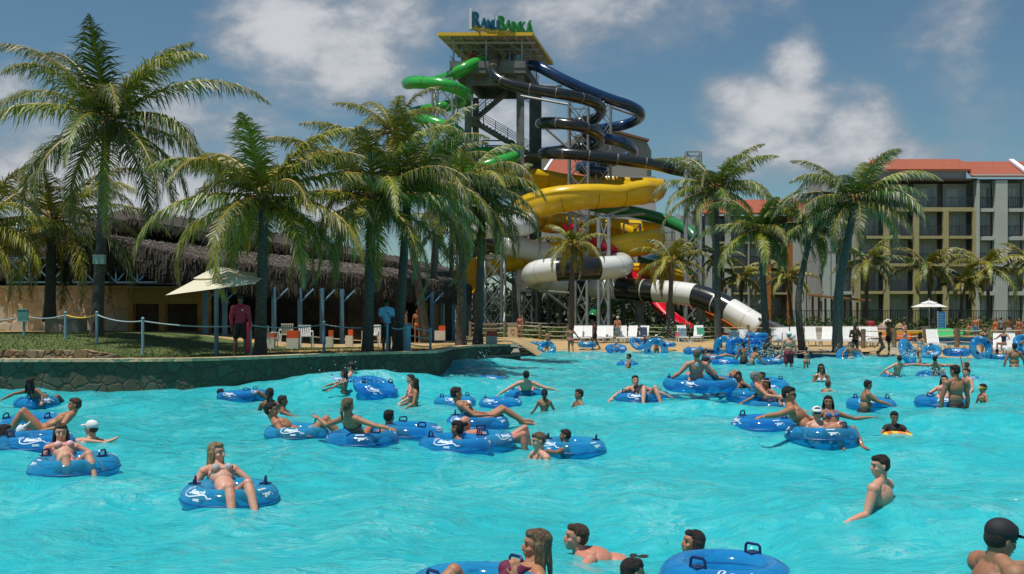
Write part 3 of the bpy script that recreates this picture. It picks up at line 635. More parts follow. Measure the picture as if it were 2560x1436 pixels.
for k, zo in enumerate((0, -.30, -.62)):
    mb = MB(); mb.tube(sag(tops[8] + Vector((0, 0, zo)), tops[9] + Vector((0, 0, zo * .9)), .03), .02, 6); o = mb.build('rope', rope_m); recenter(o, tops[8] + Vector((0, 0, zo))); tag(o, ['topmost', 'middle', 'lowest'][k] + ' of the three ropes at the end of the ochre walk', 'rope', 'ropes of the bank fence')
nb_ = empty('notice_board', tops[0] + Vector((0, -.06, 0)), 'small green notice board on the first rope post', 'notice board')
mb = MB(); mb.box(-.17, .17, -.02, .02, -.16, .2); mb.build('board', mat('sea_green', (.10, .30, .27), .4, var=.3, vscale=4), nb_, world=False); mb = MB(); mb.box(-.19, .19, -.035, .02, .2, .23); mb.box(-.19, .19, -.035, .02, -.185, -.16); mb.build('frame', pm, nb_, world=False)
# parasol
def parasol(loc, w_, h_, hc, mcl, mpole, label, yaw=0, tilt=(0, 0), vent=True, logo=False, pr=.04):
    o = empty('parasol', loc, label, 'parasol'); mb = MB(); mb.tube([(0, 0, 0), (0, 0, h_ + hc)], pr, 10); mb.build('pole', mpole, o, world=False)
    rot = Matrix.Rotation(tilt[0], 3, 'X') @ Matrix.Rotation(tilt[1], 3, 'Y') @ Matrix.Rotation(yaw, 3, 'Z'); top = Vector((0, 0, h_ + hc)); mb = MB()
    cs = [Vector((sx * w_ / 2, sy * w_ / 2, -hc)) for sx, sy in ((-1, -1), (1, -1), (1, 1), (-1, 1))]; N = 8; base = Vector((0, 0, h_ + hc))
    def prof(a, b, s0, s1, off):
        vs = []; fs = []
        for i in range(N + 1):
            for j in range(N + 1):
                q = a.lerp(b, i / N); s_ = s0 + (s1 - s0) * j / N; p = q * s_; p.z = q.z * s_ ** 1.0 - math.sin(math.pi * i / N) * -.0 - .06 * math.sin(math.pi * s_) * math.sin(math.pi * i / N) + off; vs.append(base + rot @ p)
        for i in range(N):
            for j in range(N): a_ = i * (N + 1) + j; fs.append((a_, a_ + 1, a_ + N + 2, a_ + N + 1))
        return vs, fs
    for a, b in zip(cs, cs[1:] + cs[:1]): mb.add(*prof(a, b, .34, 1.0, 0))
    can = mb.build('canopy', mcl, o, True, world=False)
    mb = MB()
    for a, b in zip(cs, cs[1:] + cs[:1]): mb.add(*prof(a, b, .0, .46, .06))
    mb.build('vent_flap', mcl, o, True, world=False)
    mb = MB(); mb.ell(base + rot @ Vector((0, 0, .12)), (.05, .05, .08), n=8, k=6); mb.build('finial', MATS['pale_coping'], o, world=False)
    mb = MB()
    for c in cs: mb.tube([base + rot @ Vector((0, 0, -.12)), base + rot @ (c * .98 + Vector((0, 0, -.02)))], .014, 5)
    mb.build('rib', mat('rib_wood', (.3, .2, .12), .6), o, world=False)
    if logo:
        mb = MB(); a, b = cs[0], cs[1]
        for k in range(26):
            f1 = .40 + .012 * k * 1.0; s_ = .68 + .05 * math.sin(k * .55) + .02 * math.sin(k * 1.9); q = a.lerp(b, f1) * s_; q2 = a.lerp(b, f1 + .016) * (.68 + .05 * math.sin((k + 1) * .55) + .02 * math.sin((k + 1) * 1.9)); mb.beam(base + rot @ (q + Vector((0, -.03, .03))), base + rot @ (q2 + Vector((0, -.03, .03))), .03, .006)
        mb.build('logo', mat('logo_grey', (.12, .15, .18), .6), can, world=False)
    return o
cream = mat('cream_canvas', (.80, .74, .56), .7, trans=.25); white_c = mat('white_canvas', (.82, .80, .78), .7, trans=.2)
Yu = 33; xu = GX(541, Yu); zu = float(gz(xu, Yu)); parasol((xu, Yu, zu), 2.62, CZ + (HZ - 712) / FP * Yu - zu, .50, cream, mat('dusty_blue_pole', (.16, .26, .34), .5, var=.3), 'square cream parasol with a vent flap beside the lifeguard in red', yaw=R(4), tilt=(R(9), R(-7)), logo=True, pr=.07)
Yu = 86; xu = GX(2323, Yu); parasol((xu, Yu, .5), 2.0, CZ + (HZ - 768) / FP * Yu - .5, .48, white_c, mat('white_pole', (.6, .6, .6), .5), 'white parasol standing by the blue notice board before the hotel', yaw=R(20))
# plinths, chairs
pl_w = mat('plinth_white', (.66, .62, .52), .7, var=.15); pl_o = mat('orange_cap', (.72, .10, .02), .5)
for i, (px, wd, Y, zb, ht, lab, off) in enumerate([(675, 24, 42, 878, 46, 'white plinth with an orange cap left of the widest one', 0), (733, 30, 41, 882, 55, 'widest white plinth with an orange cap before the chairs', 0), (824, 17, 44, 874, 48, 'slim white plinth with an orange cap right of a chair', .0), (873, 18, 46, 870, 46, 'slim white plinth with an orange cap just left of the paired palms', 0),
                                                   (1100, 26, 50, 851, 36, 'low white plinth with a small orange cap at the kiosk', 0), (1229, 28, 46.6, 866, 38, 'grey block with a broad red cap standing on the wall end', 0)]):
    x = GX(px, Y); z = CZ + (HZ - zb) / FP * Y; s_ = Y / FP; o = empty('plinth', (x, Y, z), lab, 'plinth', 'plinths with orange caps'); w_ = wd * s_ / 2; H_ = ht * s_
    mb = MB(); mb.box(-w_, w_, -w_ * .8, w_ * .8, 0, H_ * .66); mb.build('base', pl_w if i < 5 else mat('plinth_grey', (.42, .42, .40), .7), o, world=False); mb = MB(); a = w_ * (.96 if i in (1, 5, 0) else .6); mb.box(-a + (w_ - a), a + (w_ - a), -w_ * .78, w_ * .78, H_ * .662, H_); mb.build('cap', pl_o if i < 5 else mat('red_cap', (.45, .05, .04), .5), o, world=False)
def plastic_chair():
    o = empty('plastic_chair', (0, 0, 0), 'white', 'chair'); m = mat('white_plastic', (.72, .72, .70), .35)
    mb = MB(); mb.box(-.24, .24, -.24, .22, .42, .46); mb.build('seat', m, o, world=False)
    mb = MB()
    for k in range(6): mb.beam((-.2 + k * .08, .24, .46), (-.22 + k * .088, .36, .86), .05, .02)
    mb.beam((-.25, .36, .87), (.25, .36, .87), .05); mb.build('backrest', m, o, world=False)
    for sx in (-1, 1):
        mb = MB(); mb.tube([(sx * .24, -.22, 0), (sx * .25, -.22, .64), (sx * .25, .1, .66), (sx * .25, .3, .62)], .022, 6); mb.build('arm', m, o, world=False)
        for sy in (-.22, .22):
            mb = MB(); mb.tube([(sx * .27, sy * 1.1, 0), (sx * .22, sy, .44)], .022, 6); mb.build('leg', m, o, world=False)
    return o
ch0 = plastic_chair()
for i, (px, Y, rz, lab) in enumerate([(765, 43.5, 20, 'white plastic armchair right of the widest plinth'), (925, 46, -30, 'white plastic chair seen between the paired palms'), (715, 45, 200, 'white plastic armchair in shade left of the widest plinth'), (962, 47.5, 15, 'white plastic chair behind the man in pale blue'), (670, 38, 160, 'pale plastic chair behind the leftmost orange capped plinth')]):
    c = ch0 if i == 0 else copy_tree(ch0); x = GX(px, Y); c.location = (x, Y, float(gz(x, Y)) + .01); c.rotation_euler.z = R(rz); tag(c, lab, group='plastic chairs at the bar')
# floodlight box on the tallest palm
o = empty('floodlight', P(251, 650, 36.6), 'pale green box light strapped to the tallest palm trunk', 'lamp'); mb = MB(); mb.box(-.19, .19, -.2, .0, -.15, .13); mb.build('housing', mat('pale_green_box', (.32, .42, .36), .5), o, world=False); mb = MB(); mb.box(-.2, .2, -.22, .02, .132, .16); mb.build('lid', MATS['pale_coping'], o, world=False)
# ------------------------------------------------------------------ slides
def gloss(name, col, rough=.22, var=.12, trans=0.):
    return mat(name, col, rough, var=var, vscale=.6, coat=.35, trans=trans)
green_s = gloss('green_fibreglass', (.05, .42, .06), trans=.12); dgreen_s = gloss('dark_green_fibreglass', (.02, .20, .06)); black_s = gloss('black_fibreglass', (.016, .018, .018)); navy_s = gloss('navy_fibreglass', (.012, .04, .12))
yellow_s = gloss('yellow_fibreglass', (.86, .55, .012), .3, trans=.18); red_s = gloss('red_fibreglass', (.75, .01, .035), trans=.1); orange_s = gloss('orange_fibreglass', (.60, .13, .01), trans=.15); white_s = gloss('white_fibreglass', (.78, .78, .74), .25, .06, trans=.08)
steel_m = mat('galvanised_steel', (.38, .39, .39), .45, metal=.35, var=.2, vscale=2); dsteel = mat('dark_steel', (.16, .165, .165), .5, metal=.3, var=.3, vscale=2); conc_m = mat('grey_concrete', (.20, .205, .19), .8, var=.35, vscale=1.2, bump=.3, bscale=8)
def frames(path):
    out = []; n = len(path)
    for i, p in enumerate(path):
        t = path[min(i + 1, n - 1)] - path[max(i - 1, 0)]; t.normalize(); sd = t.cross(Vector((0, 0, 1)))
        if sd.length < .08: sd = out[-1][1].copy() if out else Vector((1, 0, 0))
        sd.normalize(); out.append((t, sd, sd.cross(t)))
    return out
def slide(name, label, pts, r, mats, breaks=None, prof='tube', ring=2.4, ring_m=None, wall=.06, arc=(-12, 192), bank=0, ringw=.05, cat='water slide', rr_=1.09, seam=True, band=0):
    path, tg = catmull([P(*p[:3]) for p in pts], .3); fr = frames(path); o = empty(name, path[0], label, cat, 'slides of the tower')
    L = [0]
    for a, b in zip(path, path[1:]): L.append(L[-1] + (b - a).length)
    if prof == 'tube': sec = [(math.cos(2 * math.pi * j / 24), math.sin(2 * math.pi * j / 24)) for j in range(24)]
    else:
        a0, a1 = R(arc[0]), R(arc[1]); A = [a0 + (a1 - a0) * j / 16 for j in range(17)]; q = 1 - wall / r
        outer = [(math.cos(a), -math.sin(a)) for a in A]; inner = [(math.cos(a) * q, -math.sin(a) * q) for a in reversed(A)]
        lip = [(outer[-1][0] - .10, outer[-1][1] + .0), (outer[-1][0] - .10, outer[-1][1] + .06), (outer[-1][0], outer[-1][1] + .10)]; lip2 = [(outer[0][0], outer[0][1] + .10), (outer[0][0] + .10, outer[0][1] + .06), (outer[0][0] + .10, outer[0][1])]
        sec = outer + lip[:3] + inner + lip2
        if band: sec = outer + [(-1.09, .0), (-1.10, .03), (-1.0, band), (-.93, band + .02), (-.95, .0)] + inner + [(.95, .0), (.93, band + .02), (1.0, band), (1.10, .03), (1.09, .0)]
    n = len(sec); vs = []; fs = []; mi = []
    for i, p in enumerate(path):
        t, sd, u_ = fr[i]
        if bank:
            c0 = fr[max(0, i - 4)][0]; c1 = fr[min(len(fr) - 1, i + 4)][0]; k = max(-.5, min(.5, c0.cross(c1).z * bank)); M = Matrix.Rotation(-k, 3, t); sd = M @ sd; u_ = M @ u_
        for a, b in sec: vs.append(p + sd * (a * r) + u_ * (b * r))
    for i in range(len(path) - 1):
        m = 0
        if breaks == 'len': m = int((L[i] + .01) / breaks_len) % len(mats)
        elif breaks: m = [c for k, c in breaks if k <= tg[i]][-1]
        for j in range(n):
            a = i * n + j; b = i * n + (j + 1) % n; fs.append((a, b, b + n, a + n)); mi.append(m)
    if prof != 'tube': fs.append(tuple(range(n))); mi.append(0)
    mb = MB(); mb.v = [tuple(v) for v in vs]; mb.f = fs; mb.mi = mi
    body = mb.build('tube' if prof == 'tube' else 'flume', mats, o, True)
    if prof == 'tube':
        sm_ = body.modifiers.new('thick', 'SOLIDIFY'); sm_.thickness = .04; sm_.offset = -1
    if ring:
        mb = MB(); s_ = ring * .4; k = 0
        while s_ < L[-1]:
            while L[k] < s_: k += 1
            t, sd, u_ = fr[k]; p = path[k]; rs = r * rr_
            S2 = [(math.cos(2 * math.pi * j / 24), math.sin(2 * math.pi * j / 24)) for j in range(24)] if prof == 'tube' else [(math.cos(a), -math.sin(a)) for a in A]
            nn = len(S2); V = []
            for dz, rad in ((-ringw, r * 1.004), (-ringw, rs), (ringw, rs), (ringw, r * 1.004)): V += [p + t * dz + sd * (a * rad) + u_ * (b * rad) for a, b in S2]
            F = []; rng = range(nn) if prof == 'tube' else range(nn - 1)
            for q in range(3): F += [(q * nn + j, q * nn + (j + 1) % nn, (q + 1) * nn + (j + 1) % nn, (q + 1) * nn + j) for j in rng]
            mb.add(V, F); s_ += ring
        mb.build('joint_flange', ring_m or mats[0], o)
    if seam and prof == 'tube':
        mb = MB(); mb.tube([p + fr[i][1] * r * 1.01 for i, p in enumerate(path)][::2], .028, 4); mb.tube([p - fr[i][1] * r * 1.01 for i, p in enumerate(path)][::2], .028, 4); mb.build('seam', ring_m or mats[0], o)
    return o, path, L
gr_ring = gloss('green_flange', (.03, .20, .05)); bk_ring = mat('grey_flange', (.16, .15, .14), .5); bw_ring = gloss('pale_flange', (.55, .56, .50)); na_ring = gloss('navy_flange', (.01, .02, .06)); ye_ring = gloss('ochre_flange', (.45, .24, .02))
slide('water_slide', 'bright green closed tube spiralling left off the tower', [(1212, 152, 99.5), (1185, 160, 98.5), (1150, 178, 98), (1118, 194, 100), (1080, 206, 101.5), (1035, 204, 100), (1018, 209, 97.5), (1040, 207, 95), (1089, 209, 93.5), (1132, 218, 93.5), (1162, 234, 95.5), (1168, 245, 98), (1147, 258, 100), (1106, 268, 101), (1065, 276, 100.5), (1030, 284, 98), (1040, 292, 95.5), (1086, 308, 94), (1124, 320, 94), (1150, 336, 96), (1146, 350, 99), (1115, 362, 100.5), (1070, 372, 99), (1085, 380, 97), (1150, 384, 99.5), (1214, 382, 100.5), (1262, 382, 99), (1290, 387, 97), (1276, 396, 95), (1238, 408, 94), (1190, 424, 94), (1140, 440, 95), (1130, 455, 98), (1200, 470, 101), (1300, 486, 102), (1400, 500, 102), (1500, 518, 101), (1580, 530, 101), (1658, 549, 100), (1715, 574, 98), (1742, 604, 97), (1735, 632, 99), (1700, 645, 101), (1640, 650, 100), (1610, 658, 97), (1650, 668, 95), (1710, 684, 95), (1745, 700, 97), (1730, 716, 99), (1660, 728, 100), (1560, 745, 100), (1500, 770, 98), (1480, 800, 96)], .50, [green_s, dgreen_s], [(0, 0), (32, 1)], ring_m=gr_ring, ring=2.6)
slide('water_slide', 'glossy black closed tube snaking right from the middle of the tower', [(1242, 148, 99.3), (1236, 158, 97.6), (1232, 176, 96), (1242, 195, 95), (1274, 211, 94.5), (1334, 224, 94.3), (1407, 236, 94), (1452, 246, 94.5), (1488, 258, 96), (1503, 275, 98), (1492, 293, 100.5), (1457, 304, 102), (1410, 310, 101.5), (1365, 311, 99), (1352, 309, 97), (1372, 307, 95), (1412, 310, 94), (1457, 318, 94), (1488, 330, 95.5), (1502, 346, 98), (1490, 360, 100.5), (1455, 369, 102), (1405, 377, 101), (1366, 381, 99), (1358, 384, 97), (1374, 384, 95.2), (1410, 384, 94.3), (1465, 389, 94), (1536, 398, 94), (1630, 411, 94), (1690, 425, 94.5), (1760, 438, 97), (1800, 450, 101), (1790, 470, 104), (1700, 480, 106)], .46, [black_s], ring_m=bk_ring)
slide('water_slide', 'dark navy blue closed tube on the far right of the tower', [(1318, 164, 101), (1340, 165, 99.8), (1365, 177, 99), (1410, 200, 98.5), (1472, 228, 98.5), (1530, 250, 99), (1572, 264, 100), (1598, 280, 101.5), (1597, 296, 103.5), (1563, 312, 105), (1510, 322, 104.5), (1470, 330, 102), (1468, 336, 100), (1510, 346, 99), (1545, 354, 99.5), (1572, 366, 101), (1582, 381, 103), (1565, 394, 105), (1530, 404, 106), (1480, 412, 105), (1450, 420, 103), (1470, 426, 101), (1510, 430, 102)], .46, [navy_s], ring_m=na_ring)
slide('water_slide', 'wide open yellow flume winding round the middle of the structure', [(1200, 420, 100), (1262, 438, 100.5), (1340, 446, 101), (1430, 455, 102), (1520, 462, 102), (1600, 466, 99.5), (1634, 472, 95.5), (1600, 478, 91.5), (1540, 484, 90), (1456, 490, 88.6), (1380, 502, 88.8), (1328, 520, 91), (1318, 538, 95), (1360, 550, 99), (1449, 558, 100.5), (1545, 567, 99), (1610, 580, 96.5), (1630, 595, 93.5), (1600, 606, 91.5), (1540, 614, 91), (1450, 622, 91.5), (1350, 634, 93.5), (1270, 648, 96), (1210, 665, 97), (1170, 690, 96), (1160, 712, 94)], 1.15, [yellow_s], prof='flume', ring=2.6, ring_m=ye_ring, ringw=.035, rr_=1.035, arc=(2, 178), bank=.5, band=.52)
slide('water_slide', 'wide black and white closed raft tube looping low at the front', [(1100, 530, 95), (1190, 538, 94), (1270, 550, 93), (1310, 556, 91), (1316, 560, 88.5), (1270, 566, 87.2), (1190, 572, 88), (1150, 585, 91), (1185, 598, 93.5), (1258, 612, 93), (1360, 632, 92), (1405, 640, 92), (1445, 645, 92), (1505, 650, 91.6), (1545, 657, 90), (1556, 663, 87.2), (1541, 668, 85), (1494, 671, 83.8), (1393, 674, 83.3), (1345, 680, 84.5), (1333, 691, 87.5), (1362, 704, 90), (1420, 714, 90.6), (1480, 718, 90), (1546, 722, 89), (1592, 725, 88), (1640, 728, 87), (1690, 732, 86), (1738, 739, 85), (1782, 753, 84), (1826, 775, 83), (1868, 800, 82), (1903, 822, 81.4)], .87, [white_s, black_s], [(0, 0), (6, 1), (9, 0), (11, 1), (12, 0), (13, 1), (14, 0), (17, 1), (18, 0), (22, 1), (23, 0), (24, 1), (26, 0), (28, 1), (30, 0)], ring_m=bw_ring, ring=3.1, rr_=1.05)
slide('water_slide', 'straight red open flume dropping to the deck', [(1418, 558, 90.6), (1450, 578, 90.0), (1500, 606, 89.7), (1532, 628, 90.6), (1560, 655, 92.6), (1584, 684, 93), (1612, 712, 92), (1652, 762, 90), (1690, 796, 88.5), (1730, 818, 87), (1780, 832, 85), (1840, 838, 83.5), (1885, 840, 83)], .66, [red_s], prof='flume', ring=4, wall=.05, ring_m=red_s, ringw=.03, rr_=1.03, arc=(0, 180))
slide('water_slide', 'orange open flume under the mouth of the black and white tube', [(1500, 650, 98), (1560, 672, 97), (1620, 690, 96), (1680, 722, 94), (1730, 758, 92), (1780, 782, 90), (1830, 806, 88), (1866, 826, 86), (1900, 838, 85)], .58, [orange_s], prof='flume', ring=3, ring_m=orange_s, wall=.05, ringw=.03, rr_=1.03, arc=(0, 180))
slide('water_slide', 'short curved yellow open flume beside the small palm', [(1490, 680, 99), (1530, 674, 96.5), (1580, 672, 94.5), (1632, 676, 93.5), (1680, 688, 93.5), (1712, 706, 95), (1715, 726, 97), (1690, 744, 99)], .62, [yellow_s], prof='flume', ring=2.2, ring_m=ye_ring, ringw=.03, rr_=1.03, arc=(2, 178), bank=.6, band=.5)
slide('water_slide', 'clear smoky half pipe run out right of the white tube mouth', [(1903, 792, 81.4), (1935, 806, 81), (1970, 819, 80.5), (2010, 828, 80), (2040, 832, 80)], .75, [gloss('smoky_plastic', (.10, .12, .14), .1)], prof='flume', ring=2, ring_m=bk_ring, arc=(10, 170), ringw=.03, rr_=1.03)
# white run out trough
o = empty('splash_trough', P(2105, 862, 79), 'long white run out trough behind the sun loungers', 'slide trough')
Yt = 79; mb = MB(); x0, x1 = GX(1998, Yt), GX(2212, Yt); zt = CZ + (HZ - 817) / FP * Yt; mb.box(x0, x1, Yt, Yt + .12, .5, zt); mb.box(x0, x1, Yt + 1.9, Yt + 2.0, .5, zt); mb.box(x0, x1, Yt + .12, Yt + 1.9, .5, .7); mb.box(x0 - .06, x1 + .06, Yt - .06, Yt - .003, zt - .1, zt + .04); mb.build('trough', white_s, o)
mb = MB(); mb.box(GX(2192, Yt), GX(2203, Yt), Yt - .035, Yt - .004, zt - .62, zt - .35) if 0 else mb.box(GX(2080, Yt), GX(2088, Yt), Yt - .035, Yt - .004, zt - .55, zt - .3); mb.build('hatch', dark_m, o)
mb = MB(); mb.tube([(x1 + .0, Yt + .3, zt - .3), (x1 + .05, Yt + .3, zt + .35), (x1 + .3, Yt + .3, zt + .5), (x1 + .55, Yt + .3, zt + .4)], .08, 8); mb.build('water_spout', white_s, o)
# low yellow and green slides at the right
for (pxa, pxb, Y, py0, py1, m, lab, curve) in [(2118, 2332, 76, 826, 834, yellow_s, 'low yellow slide rim ending in a rounded lip behind the rope fence', 1), (2335, 2505, 82, 826, 846, mat('green_mat', (.05, .42, .12), .6, var=.2), 'broad green children slide behind the rope fence', 0), (2140, 2300, 77, 838, 860, orange_s, 'orange red slide wall beneath the yellow rim', 0)]:
    x0, x1 = GX(pxa, Y), GX(pxb, Y); za = CZ + (HZ - py0) / FP * Y; zb = CZ + (HZ - py1) / FP * Y
    o = empty('low_slide', ((x0 + x1) / 2, Y, .4), lab, 'slide'); mb = MB()
    if curve:
        mb.box(x0, x1 - 1.0, Y, Y + 1.5, zb, za); pr = [(x1 - 1.0, za), (x1 - .4, za - .06), (x1 + .1, za - .35), (x1 + .45, za - .8), (x1 + .6, .36)]
        for (xa, z_a), (xb, z_b) in zip(pr, pr[1:]): mb.hexa([(xa, Y, .35), (xb, Y, .34), (xb, Y + 1.5, .34), (xa, Y + 1.5, .35), (xa, Y, z_a), (xb, Y, z_b), (xb, Y + 1.5, z_b), (xa, Y + 1.5, z_a)])
    else:
        mb.hexa([(x0, Y, zb), (x1, Y, zb), (x1, Y + 2, za), (x0, Y + 2, za), (x0, Y, zb + .12), (x1, Y, zb + .12), (x1, Y + 2, za + .12), (x0, Y + 2, za + .12)]); mb.box(x0, x0 + .14, Y - .03, Y + 2, .3, za + .25); mb.box(x1 - .14, x1, Y - .03, Y + 2, .3, za + .25)
    mb.build('chute', m, o)
    if curve: mb = MB(); [mb.box(x0 + k, x0 + k + .12, Y + .1, Y + .25, .35, zb - .002) for k in (0.2,)]; mb.build('leg', conc_m, o)
# ------------------------------------------------------------------ lattice supports
def lattice(pxa, pxb, Y, dep, py_top, label, r=.12, step=2.0, m=None, zb=.4):
    m = m or steel_m; xa, xb = GX(pxa, Y), GX(pxb, Y); zt = CZ + (HZ - py_top) / FP * Y; o = empty('support_tower', ((xa + xb) / 2, Y + dep / 2, zb), label, 'support tower', 'steel lattice supports of the slides')
    cs = [(xa, Y), (xb, Y), (xb + .25, Y + dep), (xa + .25, Y + dep)]
    for c in cs: mb = MB(); mb.tube([(c[0], c[1], zb), (c[0], c[1], zt)], r, 10); mb.build('leg', m, o)
    mb = MB(); n = max(2, int((zt - zb) / step)); hs = [zb + (zt - zb) * i / n for i in range(n + 1)]
    for c, c2 in ((cs[0], cs[1]), (cs[1], cs[2]), (cs[3], cs[2]), (cs[0], cs[3])):
        for i in range(n): mb.beam((*c, hs[i]), (*c2, hs[i + 1]), .09); mb.beam((c[0], c[1] + .05, hs[i + 1]), (c2[0], c2[1] + .05, hs[i]), .09)
        mb.beam((*c, zt), (*c2, zt), .12)
        if n > 3: mb.beam((*c, hs[n // 2]), (*c2, hs[n // 2]), .1)
    mb.build('lattice', m, o); return o
lattice(1081, 1131, 96, 3, 196, 'slim lattice tower holding the upper green loops', .11)
lattice(1422, 1470, 97, 3, 256, 'lattice tower inside the black tube loops', .12)
lattice(1489, 1527, 101, 3, 250, 'lattice tower behind the black loops carrying the navy tube', .12)
lattice(1204, 1254, 89, 3, 640, 'lattice tower under the left end of the white tube', .13)
lattice(1438, 1468, 88.5, 3.2, 545, 'tall grey lattice tower behind the small pale palm', .14)
lattice(1497, 1522, 87, 4, 545, 'lattice tower with a pale front leg right of the small palm', .14)
lattice(1716, 1752, 90, 2.2, 380, 'freestanding lattice tower right of the yellow flume', .12, 1.5)
lattice(1206, 1282, 103, 3, 352, 'lattice frame behind the lower green loops', .10)
lattice(1290, 1330, 101, 3, 560, 'dark lattice tower beneath the concrete tower', .12, m=dsteel)
lattice(1370, 1400, 96, 3, 600, 'dark lattice tower left of the small pale palm', .12, m=dsteel)
lattice(1560, 1600, 97, 3, 560, 'dark lattice tower behind the red flume', .12, m=dsteel)
lattice(1300, 1342, 90, 3, 728, 'short dark lattice under the front white loop', .11, m=dsteel)
lattice(1640, 1664, 92, 2, 690, 'short lattice post under the right part of the black and white tube', .10, m=dsteel)
for i, (px, Y, pyt, lab) in enumerate([(1676, 86.5, 752, 'thick round concrete leg under the straight white tube'), (1752, 84.8, 772, 'thick round concrete leg beneath the black bend near the mouth'), (1600, 88.5, 742, 'round concrete leg under the black tube section')]):
    mb = MB(); zt = CZ + (HZ - pyt) / FP * Y; mb.tube([(0, 0, 0), (0, 0, zt - .4)], .36, 16); mb.box(-.6, .6, -.45, .45, zt - .398, zt - .25); o = mb.build('support_column', conc_m); o.location = (GX(px, Y), Y, .4); tag(o, lab, 'column', 'concrete legs under the raft tube')
# bracket arms reaching from lattices to the tubes
o = empty('bracket_arms', P(1480, 560, 90), 'steel arms fanning from the lattice towers under the yellow flume', 'steel arm')
for a in [((1498, 545, 88), (1570, 520, 91)), ((1498, 560, 88), (1400, 520, 90)), ((1468, 640, 89), (1330, 700, 87)), ((1498, 640, 88), (1560, 600, 92)), ((1440, 735, 89), (1350, 728, 86)), ((1354, 722, 86), (1440, 790, 89)), ((1527, 268, 101), (1590, 290, 102)), ((1470, 262, 97), (1510, 256, 97)), ((1422, 312, 97), (1365, 318, 97)), ((1365, 322, 97), (1422, 372, 97)), ((1302, 213, 98), (1405, 216, 98.5)), ((1302, 240, 98), (1422, 262, 97)), ((1500, 545, 88), (1610, 535, 93)), ((1752, 400, 90), (1690, 420, 93))]:
    mb = MB(); mb.tube([P(*a[0]), P(*a[1])], .11, 8); mb.build('arm', steel_m, o)
# ------------------------------------------------------------------ concrete launch tower
tw = empty('slide_tower', (-1, 102, .5), 'tall grey concrete launch tower with zigzag stairs and a yellow edged roof', 'tower')
U = Vector((1, 0.0, 0)); V = Vector((.17, .985, 0)); O = Vector((-6.7, 98, 0))
def TQ(u_, v_, z): return O + U * u_ + V * v_ + Vector((0, 0, z))
def tbox(mb, u0, u1, v0, v1, z0, z1): mb.hexa([TQ(u0, v0, z0), TQ(u1, v0, z0), TQ(u1, v1, z0), TQ(u0, v1, z0), TQ(u0, v0, z1), TQ(u1, v0, z1), TQ(u1, v1, z1), TQ(u0, v1, z1)])
ZF, ZR = 24.9, 27.85
# roof: low hipped sheet with a yellow fascia and boarded underside
mb = MB(); c = TQ(4.3, 5.6, ZR + 1.0); e = [TQ(0, 0, ZR + .12), TQ(8.55, 0, ZR + .12), TQ(8.9, 11.3, ZR + .12), TQ(.3, 11.3, ZR + .12)]
for i in range(4): mb.add([e[i], e[(i + 1) % 4], c], [(0, 1, 2)])
lo_ = [p - Vector((0, 0, .16)) for p in e]; mb.add(lo_, [(3, 2, 1, 0)]); rf = mb.build('roof', mat('roof_underside', (.60, .47, .34), .7, var=.2, vscale=2), tw)
mb = MB()
for i in range(4): a, b = e[i], e[(i + 1) % 4]; mb.beam(a + Vector((0, 0, -.05)), b + Vector((0, 0, -.05)), .14, .30)
mb.build('fascia', mat('yellow_fascia', (.78, .48, .03), .5), rf)
mb = MB()
for k in range(1, 9): mb.beam(TQ(k, .2, ZR - .16), TQ(k + .1, 11.1, ZR - .16), .10, .16)
for k in (1.5, 4, 6.5, 9): mb.beam(TQ(.3, k, ZR - .34), TQ(8.6, k, ZR - .34), .12, .18)
for k in (2, 4, 6): mb.beam(TQ(k, 1.5, ZR - .34), TQ(k + 1.5, 4, ZR - .9), .08); mb.beam(TQ(k + 1.5, 4, ZR - .9), TQ(k, 6.5, ZR - .34), .08)
mb.build('rafter', mat('white_rafter', (.5, .48, .44), .6), rf)
for u_, v_ in [(1.25, .7), (1.6, 2.6), (4.25, .6), (7.5, .6), (7.7, 4), (7.8, 7.5), (1.3, 7.5), (4.3, 8), (5.9, 3.4), (3.1, 4.3)]:
    mb = MB(); mb.tube([TQ(u_, v_, ZF + .05), TQ(u_, v_, ZR - .1)], .075, 8); mb.build('roof_post', steel_m, tw)
mb = MB(); tbox(mb, 1.0, 7.9, .2, 9.4, ZF - .45, ZF); tbox(mb, 1.0, 7.9, .15, .4, ZF, ZF + .62); tbox(mb, 7.7, 7.95, .5, 9.2, ZF + .003, ZF + .3)
pl = mb.build('platform', conc_m, tw)
mb = MB(); tbox(mb, 2.2, 7.0, 1.4, 1.8, ZF - 1.3, ZF - .452); tbox(mb, 2.2, 7.0, 7.4, 7.8, ZF - 1.3, ZF - .452); tbox(mb, 2.2, 2.6, 1.9, 7.3, ZF - 1.3, ZF - .452); tbox(mb, 6.6, 7.0, 1.9, 7.3, ZF - 1.3, ZF - .452); mb.build('deck_beam', conc_m, pl)
mb = MB()
for k in range(14): mb.tube([TQ(1.05, .5 + k * .62, ZF), TQ(1.05, .5 + k * .62, ZF + 1.1)], .03, 5)
mb.tube([TQ(1.05, .3, ZF + 1.1), TQ(1.05, 9.2, ZF + 1.1)], .035, 6)
for k in range(11): mb.tube([TQ(7.85, .5 + k * .8, ZF - .2), TQ(7.85, .5 + k * .8, ZF + 1.1)], .03, 5)
mb.tube([TQ(7.85, .3, ZF + 1.1), TQ(7.85, 9.2, ZF + 1.1)], .035, 6); mb.build('railing', steel_m, pl)
mb = MB()
for k in range(12): mb.tube([TQ(7.2 + .1 * (k % 3), 2.5 + k * .25, ZF - 2.2), TQ(7.2 + .1 * (k % 3), 2.5 + k * .25, ZF - .45)], .025, 5)
mb.build('hanging_rails', mat('blue_rail', (.05, .12, .22), .5), pl)
